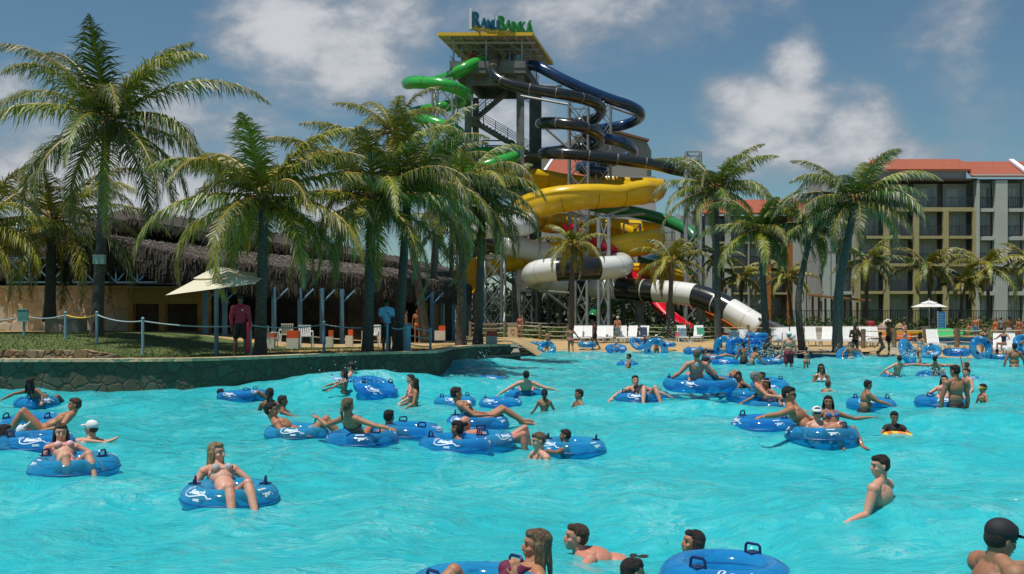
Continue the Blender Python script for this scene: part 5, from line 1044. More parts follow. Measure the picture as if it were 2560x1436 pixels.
        fd = loc(A_[2], s).normalized() if len(A_) > 2 else (F0 * 1.0 + loc((0, .15, -.05), s)).normalized() if d2.z < -.5 else (F0 * .5 + U0 * .6 + d2 * .5).normalized()
        mb.cap(an - fd * .045 * S - U0 * .02 * S * (d2.z < -.5), an + fd * .09 * S + d2 * .045 * S, .034 * S, .030 * S, seg); mb.cap(an + fd * .08 * S + d2 * .045 * S, an + fd * .165 * S + d2 * .055 * S, .032 * S, .020 * S, seg)
        for q in (-1, -.4, .1, .55, .95) if lod == 0 else (): sd = fd.cross(d2).normalized(); mb.cap(an + fd * .15 * S + d2 * .055 * S + sd * q * .026 * S, an + fd * (.185 - .01 * abs(q)) * S + d2 * .058 * S + sd * q * .028 * S, .010 * S, .009 * S, 6)
    kind, pt = anchor; pt = Vector(pt)
    off = pt - (hc if kind == 'head' else pel if kind == 'hip' else Vector((0, 0, min(P_['anl'].z, P_['anr'].z) - .075 * S)))
    body = mb.build(name, SK[sk], smooth=True); body.location = off; tag(body, label, 'person', group)
    vx = {0: .0065, 1: .0105, 2: .019}[lod] * max(.8, S)
    def rem(o, v, sm_=3):
        r_ = o.modifiers.new('skin', 'REMESH'); r_.mode = 'VOXEL'; r_.voxel_size = v; r_.use_smooth_shade = True
        q = o.modifiers.new('smooth', 'SMOOTH'); q.factor = .5; q.iterations = sm_
    rem(body, vx, 3 if lod == 0 else 2)
    def child(mb2, nm, m, v=None, sm_=2, lb=None):
        o = mb2.build(nm, m, body, True, world=False); o.parent = body
        if v: rem(o, v, sm_)
        if lb: o['label'] = lb
        return o
    HP = lambda x, y, z: hc + (hf * x + hl * y + hu * z) * hk
    # face details
    if lod <= 1:
        for s in (1, -1):
            m2 = MB(); m2.ell(HP(.082, s * .030, .008), tuple(q * hk for q in (.007, .011, .0045)), hfr, n=8, k=6); child(m2, 'eye', eye_m)
        m2 = MB()
        for s in (1, -1): m2.cap(HP(.089, s * .016, .030), HP(.078, s * .048, .030), .0038 * hk, .0026 * hk, 6)
        child(m2, 'eyebrows', HM.get(hair[1], brow_m) if hair[1] in ('black', 'dark', 'brown') else HM['brown']); m2 = MB(); m2.ell(HP(.094, 0, -.056), tuple(q * hk for q in (.006, .021, .006)), hfr, n=8, k=6); child(m2, 'lips', lip_m)
    # hair and hats
    hm = HM[hair[1]]; ht_ = hair[0]; rr = random.Random(hash(label) % 997 if False else sum(map(ord, label))); hb = MB(); hv = max(vx, .009)
    sc_ = lambda off, r: hb.ell(HP(*off), tuple(q * hk for q in r), hfr, n=16, k=12)
    if ht_ != 'none':
        if ht_ == 'bald': sc_((-.03, 0, .010), (.080, .081, .052))
        else:
            sc_((-.020, 0, .046), (.096, .084, .082)); sc_((-.040, 0, .006), (.072, .081, .075)); sc_((.040, 0, .088), (.048, .062, .034))
            for k in range(60 if lod == 0 else 16): 
                t_ = rr.uniform(0, 6.28); e_ = rr.uniform(.1, 1.4); q = HP(-.02 + .088 * math.cos(e_) * math.cos(t_), .078 * math.cos(e_) * math.sin(t_), .046 + .078 * math.sin(e_))
                if (q - hc).dot(hf) < .05 * hk or (q - hc).dot(hu) > .085 * hk: hb.cap(q, q + (q - hc).normalized() * .012 * hk - hu * .02 * hk, .010 * hk, .004 * hk, 5)
        if ht_ in ('long', 'wet'):
            ln = .30 if ht_ == 'long' else .24
            for k in range(34 if lod == 0 else 18):
                t_ = rr.uniform(1.15, 5.1); q = HP(.075 * math.cos(t_) - .01, .078 * math.sin(t_), .02); l = ln * rr.uniform(.75, 1.1) * hk
                q2 = q - hu * l * .4 - U0 * l * .1 + (hf * math.cos(t_) + hl * math.sin(t_)) * .016; q3 = q2 - U0 * l * .55 - hf * .01 + hl * rr.uniform(-.01, .01); hb.cap(q, q2, .020 * hk, .017 * hk, 6); hb.cap(q2, q3, .017 * hk, .007 * hk, 6)
        if ht_ in ('pony', 'bun'):
            b0 = HP(-.105, 0, .045 if ht_ == 'bun' else .015); hb.ell(b0, (.034 * hk, .034 * hk, .036 * hk), n=12, k=8)
            if ht_ == 'pony':
                for k in range(9): q = b0 + Vector((rr.uniform(-.012, .012), rr.uniform(-.012, .012), 0)); hb.cap(q, q - hf * .04 - U0 * .09 * hk, .020 * hk, .017 * hk, 6); hb.cap(q - hf * .04 - U0 * .09 * hk, q - hf * .02 - U0 * rr.uniform(.17, .24) * hk, .017 * hk, .006 * hk, 6)
        if ht_ == 'fringe': sc_((.065, 0, .062), (.030, .060, .026))
        if ht_ == 'bob' : [sc_((-.01, s * .07, -.02), (.055, .022, .07)) for s in (1, -1)]; sc_((-.07, 0, -.03), (.035, .06, .06)); sc_((.065, 0, .066), (.030, .060, .026))
        child(hb, 'hair', hm, hv)
    for w_ in wear:
        kind = w_[0]; m = CL[w_[1]] if len(w_) > 1 else None; mb2 = MB(); e = .012 * S
        tE = lambda c, r, fr=tfr: mb2.ell(c, tuple(q * S + e for q in r), fr, n=18, k=14)
        if kind == 'trunks' or kind == 'shorts':
            tE(pel + U * .025 * S, (.112 * g, .160 * (.6 + .4 * g), .10))
            for s, nm in ((1, 'l'), (-1, 'r')): q = .30 if kind == 'trunks' else .75; mb2.cap(P_['hj' + nm], P_['hj' + nm].lerp(P_['kn' + nm], q), .093 * S * g ** .5 + e, (.088 if kind == 'trunks' else .075) * S * g ** .5 + e * 1.6, 14); tE(pel - F * .045 * S + L * s * .065 * S - U * .04 * S, (.09 * g, .085 * g, .088))
            child(mb2, 'shorts', m, max(vx, .012))
        elif kind == 'brief':
            tE(pel + U * -.005 * S, (.110 * g, .158 * (.6 + .4 * g), .068))
            for s in (1, -1): tE(pel - F * .045 * S + L * s * .058 * S - U * .045 * S, (.086 * g, .070 * g, .062))
            tE(pel + F * .03 * S - U * .07 * S, (.06, .06, .06)); child(mb2, 'swim_briefs', m, max(vx, .012))
        elif kind == 'bikini':
            for s in (1, -1): mb2.ell(che + F * .098 * S * g + L * s * .070 * S + U * .015 * S, (.054 * S, .052 * S, .050 * S), tfr, n=14, k=10)
            ring_ = [che + F * (.108 * g * math.cos(t_)) * S + L * (.142 * (.5 + .5 * g) * math.sin(t_)) * S - U * .005 * S for t_ in [2 * math.pi * k / 20 for k in range(21)]]; mb2.tube(ring_, .009 * S, 6)
            for s in (1, -1): mb2.tube([che + F * .12 * S + L * s * .075 * S + U * .06 * S, nek + F * .05 * S + L * s * .06 * S, nek - F * .05 * S + L * s * .02 * S + U * .035 * S], .006 * S, 6)
            child(mb2, 'bikini_top', m, None)
        elif kind == 'suit':
            tE(che - U * .03 * S, (.100 * g, .135 * (.5 + .5 * g), .125)); tE(wst, (.092 * g, .118 * g, .15)); tE(pel, (.110 * g, .155, .08))
            for s in (1, -1): tE(che + F * .090 * S * g + L * s * .066 * S + U * .01 * S, (.050, .052, .052)); mb2.tube([che + F * .09 * S + L * s * .08 * S + U * .06 * S, nek + L * s * .095 * S + U * .008 * S, che - F * .09 * S + L * s * .06 * S + U * .08 * S], .016 * S, 6)
            child(mb2, 'swimsuit', m, max(vx, .012))
        elif kind == 'shirt':
            tE(che, (.112 * g, .168 * g, .16)); tE(nek - U * .075 * S, (.09, .158, .07)); tE(wst, (.112 * g, .15 * g, .16)); tE(pel + U * .05 * S, (.118, .158, .09))
            ln = w_[2] if len(w_) > 2 else .55
            for s, nm in ((1, 'l'), (-1, 'r')):
                mb2.cap(nek, P_['sh' + nm], .058 * S, .068 * S, 12); mb2.cap(P_['sh' + nm], P_['sh' + nm].lerp(P_['el' + nm], min(1, ln)), .066 * S + e, .056 * S + e, 14)
                if ln > 1: mb2.cap(P_['el' + nm], P_['el' + nm].lerp(P_['wr' + nm], .92), .048 * S + e, .036 * S + e, 14)
            mb2.cap(nek - U * .02 * S, nek + U * .03 * S, .066 * S, .062 * S, 12)
            child(mb2, 'shirt', m, max(vx, .013))
        elif kind == 'cap':
            mb2.ell(HP(-.012, 0, .050), tuple(q * hk for q in (.108, .092, .088)), hfr, n=20, k=14); child(mb2, 'cap_crown', m, None)
            fw = w_[2] if len(w_) > 2 else 1; mb3 = MB(); vs = []
            for i in range(9):
                t_ = (i / 8 - .5) * 2.5; vs += [HP(fw * (.085 * math.cos(t_)), .085 * math.sin(t_), .058), HP(fw * (.085 * math.cos(t_) + .095 * max(0, math.cos(t_)) ** .6), .080 * math.sin(t_), .062 if fw > 0 else .04)]
            mb3.add(vs + [v - hu * .017 for v in vs], [(2 * i, 2 * i + 1, 2 * i + 3, 2 * i + 2) for i in range(8)] + [(18 + 2 * i + 2, 18 + 2 * i + 3, 18 + 2 * i + 1, 18 + 2 * i) for i in range(8)] + [(2 * i + 1, 18 + 2 * i + 1, 18 + 2 * i + 3, 2 * i + 3) for i in range(8)]); child(mb3, 'cap_peak', m, None)
        elif kind == 'glasses':
            mb2.cap(HP(.094, .012, .010), HP(.086, .048, .010), .014 * hk, .012 * hk, 8); mb2.cap(HP(.094, -.012, .010), HP(.086, -.048, .010), .014 * hk, .012 * hk, 8); mb2.tube([HP(.085, .05, .012), HP(0, .082, .012)], .004, 5); mb2.tube([HP(.085, -.05, .012), HP(0, -.082, .012)], .004, 5); child(mb2, 'sunglasses', mat('sunglass', (.01, .01, .012), .1))
        elif kind == 'mask':
            mb2.ell(HP(.090, 0, .0), tuple(q * hk for q in (.026, .056, .038)), hfr, n=12, k=8); child(mb2, 'diving_mask', m)
            mb2 = MB(); mb2.tube([HP(.09 * math.cos(t_) - .005, .086 * math.sin(t_), .015) for t_ in [.5 + (2 * math.pi - 1) * k / 14 for k in range(15)]], .009 * hk, 6); child(mb2, 'mask_strap', m)
        elif kind == 'band':
            mb2.tube([HP(.106 * math.cos(t_) - .012, .092 * math.sin(t_), .058) for t_ in [2 * math.pi * k / 20 for k in range(21)]], .012 * hk, 6); child(mb2, 'headband', m)
        elif kind == 'towel':
            c0 = nek - F * .075 * S - U * .04 * S; mb2.ell(c0, (.02 * S, .05 * S, .075 * S), tfr, n=10, k=8); child(mb2, 'white_cloth', m, None)
        elif kind == 'badge':
            mb2.hexa([che + F * .14 * S + L * a_ * S + U * b__ * S + F * c_ for c_ in (0, .01) for a_, b__ in ((.05, .02), (.10, .0), (.11, .03), (.06, .05))]); child(mb2, 'badge', m, None)
        elif kind == 'bag':
            mb2.tube([P_['sh' + 'r'] + U * .05 * S, che + F * .14 * S, pel + L * .16 * S + F * .08 * S + U * .05 * S], .010 * S, 5); child(mb2, 'sling', m, None)
        elif kind == 'band_wrist':
            for nm in ('l',): mb2.cap(P_['wr' + nm], P_['wr' + nm].lerp(P_['el' + nm], .12), .032 * S, .034 * S, 10)
            child(mb2, 'wristband', m, None)
    body['_hc'] = 0; del body['_hc']
    return body, {k: v + off for k, v in P_.items()}
# ------------------------------------------------------------------ blue inner tubes
vin = bpy.data.materials.new('blue_vinyl'); vin.use_nodes = True; t = NT(vin.node_tree); b = t.n['Principled BSDF']; out = t.n['Material Output']
oi = t.add('ShaderNodeObjectInfo').outputs['Random']
bc_ = t.mix(oi, (.035, .30, .70), (.05, .46, .72)); t.l.new(bc_, b.inputs['Base Color']); b.inputs['Roughness'].default_value = .10; b.inputs['Coat Weight'].default_value = .6; b.inputs['Coat Roughness'].default_value = .04
b.inputs['Alpha'].default_value = 1.0
tp = t.add('ShaderNodeBsdfTransparent', {0: (.30, .70, .98, 1)}); lw_ = t.add('ShaderNodeLayerWeight', {0: .35}); trl = t.add('ShaderNodeBsdfTranslucent', {0: (.02, .30, .65, 1)})
m1 = t.add('ShaderNodeMixShader', {0: .30, 1: b.outputs[0], 2: trl.outputs[0]})
m2 = t.add('ShaderNodeMixShader', {0: t.ramp(lw_.outputs['Facing'], 0, .85, .66, .14), 1: m1.outputs[0], 2: tp.outputs[0]}); t.l.new(m2.outputs[0], out.inputs['Surface'])
hnd = mat('handle_navy', (.01, .02, .10), .35); wht = mat('print_white', (.60, .68, .74), .5); seam_m = mat('tube_seam', (.006, .07, .28), .4)
RM, RN = .37, .15
def torus_pt(phi, th, r=RN, RMj=RM, sx=0): return Vector(((RMj + r * math.cos(th)) * math.cos(phi) + sx, (RMj + r * math.cos(th)) * math.sin(phi), r * math.sin(th)))
def make_tube(double=False):
    root = empty('inner_tube', (0, 0, 0), 'blue', 'inner tube'); N, K = 56, 20; mb = MB(); vs = []
    for i in range(N):
        ph = 2 * math.pi * i / N
        for j in range(K):
            th = 2 * math.pi * j / K; r = RN * (1 + .012 * math.sin(ph * 24) * (1 if abs(math.sin(th)) < .6 else .3)); p = torus_pt(ph, th, r)
            if double: e = math.cos(ph); p.x += .38 * e * (1 + .0) * abs(e) ** -.55 if abs(e) > .02 else 0; p.y *= .92
            vs.append(p)
    mb.add(vs, [(i * K + j, ((i + 1) % N) * K + j, ((i + 1) % N) * K + (j + 1) % K, i * K + (j + 1) % K) for i in range(N) for j in range(K)])
    if double:
        mb.cap((0, -.36, .0), (0, .36, .0), .17, .17, 16)
    mb.build('ring', vin, root, True, world=False)
    sx = .38 if double else 0
    mb = MB(); mb.tube([(lambda p: Vector((p.x + (sx * math.cos(ph) * abs(math.cos(ph)) ** -.55 if double and abs(math.cos(ph)) > .02 else 0), p.y * (.92 if double else 1), p.z)))(torus_pt(ph, 0, RN * 1.012)) for ph in [2 * math.pi * k / 56 for k in range(57)]], .0075, 5); mb.build('welded_seam', seam_m, root, world=False)
    for ph0 in (.35, math.pi + .35) if not double else (0.2, math.pi - .2):
        c = torus_pt(ph0, math.pi / 2 * 1.0, RN, RM, 0); c.x += sx * (1 if math.cos(ph0) > 0 else -1); t_ = Vector((-math.sin(ph0), math.cos(ph0), 0)); u_ = Vector((0, 0, 1)); mb = MB()
        mb.tube([c - t_ * .07 - u_ * .004, c - t_ * .065 + u_ * .055, c - t_ * .05 + u_ * .07, c + t_ * .05 + u_ * .07, c + t_ * .065 + u_ * .055, c + t_ * .07 - u_ * .004], .012, 7); mb.box(c.x - .05, c.x + .05, c.y - .05, c.y + .05, c.z - .004, c.z + .008); mb.build('handle', hnd, root, world=False)
    def decal(txts, ph0, th0, nm, swoosh=False):
        mb = MB()
        def mp(u_, v_): p = torus_pt(ph0 + u_ / (RM + RN * math.cos(th0)), th0 + v_ / RN, RN * 1.02); p.x += sx * (math.cos(ph0) if double else 0); return p
        for txt, sz, ou, ov, sh_ in txts:
            V_, F_ = text_mesh(txt, sz, 0, .004, 3, sh_); w2 = (max(v.x for v in V_) + min(v.x for v in V_)) / 2; mb.add([mp(v.x - w2 + ou, v.y + ov) for v in V_], F_)
        if swoosh:
            C = [(-.19, .03), (-.17, .09), (-.13, .075), (-.16, .02), (-.15, -.035), (-.08, -.05), (.0, -.035), (.08, -.015), (.13, -.02), (.16, -.05), (.20, -.045)]
            pts2, _ = catmull([(a_, b__, 0) for a_, b__ in C], .012)
            for a_, b__ in zip(pts2, pts2[1:]): d_ = (b__ - a_).normalized(); nn = Vector((-d_.y, d_.x, 0)) * .007; mb.add([mp(*(q.x, q.y)) for q in (a_ - nn, b__ - nn, b__ + nn, a_ + nn)], [(0, 1, 2, 3)])
        mb.build(nm, wht, root, world=False)
    decal([('Beach', .088, .0, -.012, .35), ('PARK', .030, .04, -.085, 0)], -math.pi / 2 - .35, .85, 'lettering', True)
    decal([('quero ficar', .030, 0, .045, .2), ('agora.', .066, .03, -.035, .15)], -math.pi / 2 + 1.3, .75, 'lettering')
    decal([('agora.', .066, 0, 0, .15), ('viver tudo', .034, 0, .08, .2)], math.pi / 2 - .3, .75, 'lettering')
    return root
TUBE1 = make_tube(); TUBE2 = make_tube(True); USED = set()
def tube(label, pt, rz=0, tilt=(0, 0), s=1.0, double=False, dz=.035, group='blue inner tubes in the wave pool'):
    m = TUBE2 if double else TUBE1
    if id(m) in USED: c = copy_tree(m)
    else: c = m; USED.add(id(m))
    c.location = Vector(pt) + Vector((0, 0, dz)); s *= .96; tilt = tuple(q * (.35 if abs(q) < 10 else 1) for q in tilt); c.scale = (s, s, s); c.rotation_mode = 'XYZ'
    c.rotation_euler = (Matrix.Rotation(R(tilt[0]), 3, 'X') @ Matrix.Rotation(R(tilt[1]), 3, 'Y') @ Matrix.Rotation(R(rz), 3, 'Z')).to_euler(); tag(c, label, 'inner tube', group); return c
# poses: ((upper arm, forearm)..., (thigh, shin)...)
SIT_ARMS = (((.30, .62, -.62), (.75, .12, -.12)), ((.30, .62, -.62), (.75, .12, -.12)))
SIT_LEGS = (((.90, .18, .30), (.75, .06, -.62)), ((.90, .18, .30), (.75, .06, -.62)))
def sitter(label, pt, face, H=1.68, lean=.55, arms=None, legs=None, dz=.12, back=.10, hd=None, **k):
    a = R(face); back -= .33 * lean; dz -= .01; sp_ = (-(.35 + lean), 0, .42 + (.6 - lean))          # lying back: hips in the hole, shoulders on the rear rim
    arms = arms or SIT_ARMS; legs = legs or SIT_LEGS
    arms = tuple(tuple((d_[0], d_[1], d_[2] * (.7 if d_[2] < 0 else 1)) for d_ in A_) for A_ in arms); legs = tuple(((A_[0][0], A_[0][1], A_[0][2] + .20),) + tuple(A_[1:]) for A_ in legs)
    p = Vector(pt) + Vector((-math.cos(a) * back, -math.sin(a) * back, dz)); S_ = H / 1.72
    if hd:            # nudge the sitter in the ring towards where the photo shows the head
        v_ = Vector((math.cos(a) * sp_[0], math.sin(a) * sp_[0], sp_[2])).normalized(); n_ = p + v_ * .55 * S_ + Vector((0, 0, .13 * S_)); q_ = P(hd[0], hd[1], n_.y) - n_
        p += Vector((max(-.17, min(.17, q_.x)), 0, max(-.07, min(.07, q_.z))))
    return person(label, face, ('hip', p), H=H, spine=sp_, arms=arms or SIT_ARMS, legs=legs or SIT_LEGS, **k)
def HP_(px, py, Y, lo=.14):
    for _ in range(80):                       # wade nearer until the head clears the swell
        p = P(px, py, Y)
        if Y > 48 or p.z - float(wh(p.x, Y)) > lo: return p
        Y *= .99
    return P(px, py, Y)
WADE = (((.25, .45, -.85), (.75, .35, -.35)), ((.25, .45, -.85), (.75, .35, -.35)))
DOWN = (((.02, .16, -1), (.22, .08, -1)), ((.02, .16, -1), (.22, .08, -1)))
WALK = (((.35, .04, -1), (-.05, .0, -1)), ((-.2, .04, -1), (-.55, .0, -.85)))
# ---- foreground, nearest first
p = WP(1815, 1455) + Vector((0, 0, -.01)); tube('large empty blue tube with a white script logo at the bottom edge', p, rz=24, tilt=(2, 1), s=1.02)
person('man with wet swept back hair beside the large empty tube', 195, ('head', HP_(1732, 1359, 9.6, .13)), sk='tan', hair=('wet', 'dark'), lod=0, arms=WADE, head=(0, 10, 0))
person('person with black cap and bare shoulders at the bottom right corner', 8, ('head', HP_(2503, 1350, 6.9)), H=1.75, neckf=.35, sk='olive', hair=('short', 'dark'), wear=(('cap', 'black'),), lod=0, fat=1.38, arms=(((.75, .35, -.25), (.9, -.1, .1)), ((.2, .4, -.9), (.6, .2, -.3))), head=(5, -16, 0))
tube('blue tube carrying the long haired woman in burgundy at the bottom edge', (GX(1190, 7.3), 7.3, -.03), rz=200)
person('woman with long streaked hair resting her chin on her hand in burgundy swimsuit', 212, ('head', HP_(1342, 1365, 7.5)), H=1.66, sk='tan', hair=('long', 'fairbrown'), fem=1, lod=0, wear=(('suit', 'burgundy'),), spine=(-.85, 0, .50), arms=(((.50, .05, -.80), (-.02, -.28, .95)), ((.5, .25, -.8), (.8, 0, -.3))), legs=(((.55, .05, .88), (.75, .0, -.62)), ((.80, .10, .55), (.6, 0, -.8))), head=(-26, 2, 0))
person('small dark haired head of a child at the bottom edge', 20, ('head', HP_(1582, 1432, 9.2)), H=1.25, sk='tan', hair=('fringe', 'dark'), lod=0, arms=WADE)
person('spiky haired man swimming breaststroke to the left with black trunks', 186, ('head', HP_(1440, 1345, 10.2)), H=1.78, sk='pink', hair=('short', 'brown'), spine=(.97, 0, .26), arms=(((.55, .75, -.25), (.75, -.5, -.1)), ((.5, .75, -.3), (.8, -.4, -.1))), legs=(((-.98, .10, -.06), (-.99, .12, .06), (-1, .1, 0)), ((-.98, .14, -.06), (-.96, .2, .04), (-1, .1, 0))), wear=(('trunks', 'black'),), lod=0, head=(4, 6, 0), fat=1.05)
person('dark haired boy wading left with one arm trailing in the water', 140, ('head', HP_(2200, 1166, 10.1)), H=1.50, sk='fair', hair=('short', 'dark'), lod=0, fat=1.18, arms=(((.12, .38, -.9), (.40, .85, -.20)), ((.3, .25, -.9), (.8, .1, -.5))), head=(48, -4, 0), wear=(('trunks', 'navy'),))
p = WP(575, 1252); tube('blue tube carrying the blonde woman in zebra print', p, rz=-12, tilt=(5, 4), s=1.0)
sitter('blonde woman in zebra print bikini reclining in a tube', p, -60, H=1.66, sk='fair', hair=('long', 'blond'), fem=1, lod=0, wear=(('bikini', 'zebra'), ('brief', 'zebra'), ('band_wrist', 'navy')), lean=.52, arms=(((.40, .50, -.65), (.9, .15, -.5)), ((.1, .55, -1.1), (.7, -.5, -.3))), legs=(((.93, .02, .30), (.62, .04, -.78)), ((.93, .06, .22), (.55, .06, -.83))), head=(34, 3, 0), back=.20, hd=(543, 1163))
p = WP(186, 1178); tube('pale blue tube carrying the woman in a pink striped bikini', p, rz=150, tilt=(6, -3), s=1.04)
sitter('woman in pink and white striped bikini sitting in a pale blue tube', p, -58, H=1.64, sk='fair', hair=('long', 'brown'), fem=1, lod=0, wear=(('bikini', 'pinkstripe'), ('brief', 'pinkstripe')), lean=.55, arms=(((.30, .70, -.55), (.75, .1, -.55)), ((.2, .5, -1.2), (.6, -.5, -.2))), legs=(((.88, .22, .32), (.55, .10, -.82)), ((.92, .02, .32), (.38, .0, -.92))), head=(-8, -2, 0), back=.16, hd=(153, 1088))
person('boy in white cap standing behind the woman in pink stripes', 165, ('head', HP_(228, 1072, 15.6)), H=1.6, sk='fair', hair=('short', 'brown'), wear=(('cap', 'white'),), lod=0, arms=WADE)
p = WP(88, 1118); tube('lower of the two tubes lashed together at the left edge', p, rz=40, tilt=(4, 0), s=1.04)
p2 = WP(70, 1085); tube('upper tube tilted behind at the left edge', p2 + Vector((0, 0, .08)), rz=-30, tilt=(10, -8), s=1.04)
person('child lying in a tube with white cap over the face', 10, ('head', HP_(62, 1078, 15.4)), H=1.3, sk='fair', hair=('short', 'brown'), spine=(-.9, 0, .3), wear=(('cap', 'white'),), arms=SIT_ARMS, legs=(((.9, .1, .2), (.9, 0, -.1)), ((.9, .1, .2), (.9, 0, -.1))), head=(0, 45, 0))
person('woman with brown hair peering over a tube at the left edge', 20, ('head', HP_(12, 1082, 14.6)), H=1.6, sk='fair', hair=('wet', 'dark'), arms=(((.8, .3, -.1), (.8, -.3, 0)), ((.8, .3, -.1), (.8, -.3, 0))), lod=1)
sitter('person half hidden behind the striped bikini woman with raised tanned knees', WP(120, 1092), 200, H=1.6, sk='tan', hair=('short', 'brown'), legs=(((.75, .1, .65), (.5, .0, -.85)), ((.7, .1, .7), (.5, 0, -.85))))
p = WP(92, 1012); tube('dark blue tube near the pool wall at the far left', p, rz=70, tilt=(4, 0), s=.98)
sitter('dark haired person draping both arms over a tube near the left wall', p, 75, H=1.66, sk='brown', hair=('long', 'black'), fem=1, lean=.3, arms=(((-.45, .80, -.30), (-.55, .60, -.60)), ((-.45, .75, -.35), (-.65, .40, -.60))), dz=.08, back=.2, hd=(86, 976))
p = WP(590, 996); tube('blue tube in the shadow of the pool wall', p, rz=10, s=.9); tube('second tube floating just right of the one by the pool wall', WP(626, 990), rz=60, s=.8)
sitter('shaded person lying in the tube beside the pool wall', p, 15, H=1.5, sk='brown', hair=('short', 'black'), lean=.9, dz=.05, lod=2, hd=(557, 984))
person('dark haired woman with a long wet plait seen from behind near the wall', 85, ('head', HP_(675, 985, 21.2)), H=1.66, sk='brown', hair=('pony', 'black'), fem=1, arms=WADE, fat=1.1)
person('companion turned right with arm stretched over the water', 10, ('head', HP_(707, 1003, 20.6)), H=1.55, sk='brown', hair=('short', 'dark'), arms=(((.75, .4, -.3), (.95, .1, -.1)), ((.75, .4, -.3), (.95, .1, -.1))))
# chain of tubes in the middle
p = WP(742, 1092); tube('left tube of the linked chain in mid pool', p, rz=20, tilt=(3, 2), s=1.0)
sitter('bearded man reclining at the left end of the tube chain', p, 8, H=1.76, sk='tan', hair=('short', 'black'), lod=0, lean=.50, arms=(((-.05, .55, -.85), (.6, .3, -.75)), ((.35, .45, -.80), (.90, .10, .10))), legs=(((.80, .10, .58), (.60, .05, -.72)), ((.80, .12, .60), (.62, .05, -.70))), wear=(('trunks', 'floral'),), fat=1.1, head=(-6, 4, 0), back=.22, dz=.06, hd=(714, 1034))
p = WP(905, 1108); tube('dark blue tube of the woman with a plait in the chain', p, rz=-70, tilt=(4, -2), s=1.06)
sitter('woman with a fair plait lying back and reaching both hands to neighbours', p, 60, H=1.66, sk='tan', hair=('pony', 'fairbrown'), fem=1, lod=0, wear=(('bikini', 'black'),), lean=.25, arms=(((-.05, .85, -.45), (.25, .85, .35)), ((.05, .85, -.30), (-.1, .92, -.10))), dz=.10, back=.18, hd=(870, 1052))
p = WP(1030, 1088); tube('pale turquoise tube behind the woman with the plait', p, rz=100, tilt=(6, 6), s=.98)
person('short haired boy leaning on the pale turquoise tube', 60, ('head', HP_(973, 1043, 16.8)), H=1.6, sk='olive', hair=('short', 'black'), lod=1, arms=(((.3, .75, -.5), (.4, .5, -.4)), ((.3, .75, -.5), (.4, .5, -.4))), wear=(('suit', 'maroon'),))
p = WP(1206, 1110); tube('tube of the bald man behind the dark haired woman', p, rz=75, tilt=(3, -3), s=1.0)
sitter('bald man sunk in a tube with one knee out to the right', p + Vector((.22, .15, 0)), -10, H=1.72, sk='pink', hair=('bald', 'dark'), lean=.7, dz=.06, back=.22, legs=(((.75, .2, .35), (.2, .05, -.9)), ((.7, .2, .15), (.1, 0, -.9))), head=(60, 0, 0), hd=(1165, 1064))
p = WP(1138, 1122); tube('dark blue tube with a white swoosh in front of the dark haired woman', p, rz=5, tilt=(4, 4), s=1.06)
person('dark haired woman hanging over the front of a tube facing left', 205, ('head', HP_(1143, 1071, 15.85)), H=1.62, sk='olive', hair=('bob', 'black'), fem=1, lod=1, arms=(((.65, .35, -.25), (.85, .1, .05)), ((.2, .8, -.5), (.3, .6, -.3))), wear=(('bikini', 'black'),))
p = WP(1194, 1066); tube('turquoise tube carrying the woman in a white strapped swimsuit', p, rz=-20, tilt=(3, 2), s=1.08)
sitter('woman in a white strapped swimsuit stretching her legs right from a tube', p, 8, H=1.68, sk='tan', hair=('short', 'dark'), fem=1, lod=0, wear=(('bikini', 'white'),), lean=.42, arms=(((.55, .35, -.70), (.95, .05, .02)), ((.60, .30, -.65), (.98, -.05, .02))), legs=(((.90, .06, .42), (.85, .0, -.52)), ((.90, .10, .38), (.84, .0, -.55))), dz=.17, back=.24, head=(10, 0, 0), hd=(1162, 999))
tube('empty tube behind the seated woman in white straps', WP(1137, 1012), rz=15, tilt=(3, -2), s=.98, dz=.06); tube('empty tube with a black handle up behind her knees', WP(1252, 1017), rz=-15, tilt=(2, 2), s=1.0, dz=.06)
tube('empty tube drifting in the trough below the wall end', WP(1228, 955), rz=25, tilt=(2, 9), s=.98, dz=.05)
p = WP(1312, 992); tube('tube carrying the boy seen from behind in mid pool', p, rz=130, s=1.0)
sitter('short haired boy from behind spreading his arms over a tube', p, 88, H=1.68, sk='fair', hair=('short', 'black'), lean=.35, arms=(((-.15, .80, -.60), (-.05, .75, -.65)), ((-.15, .85, -.45), (.0, .95, -.28))), dz=.12, back=.28, head=(10, 0, 0), hd=(1315, 949))
person('little girl with a long black ponytail seen from behind', 90, ('head', HP_(1361, 985, 22.0)), H=1.25, sk='olive', hair=('pony', 'black'), fem=1, arms=WADE, wear=(('bikini', 'black'),))
person('person swimming with only head and shoulders above the trough', 200, ('head', HP_(1447, 987, 22.5)), H=1.6, sk='olive', hair=('short', 'black'), arms=WADE, wear=(('suit', 'black'),))
p = WP(1596, 1002); tube('tube carrying the laughing person facing the camera', p, rz=5, tilt=(4, 2), s=1.05)
sitter('person laughing at the camera with both knees over a tube', p, -75, H=1.72, sk='fair', hair=('short', 'black'), lean=.6, arms=(((.3, .9, -.35), (.35, .8, -.45)), ((.35, .85, -.35), (.3, .75, -.55))), legs=(((.85, .10, .5), (.45, .15, -.85)), ((.85, .15, .5), (.5, .25, -.8))), wear=(('suit', 'black'),), lod=1, head=(-8, 4, 0), dz=.14, hd=(1589, 962))
tube('blue tube just right of the laughing person', WP(1640, 992), rz=40, s=.6)
p = WP(1430, 1128); tube('blue tube with a raised black handle beside the ponytailed woman', p, rz=-30, tilt=(3, 1), s=1.03)
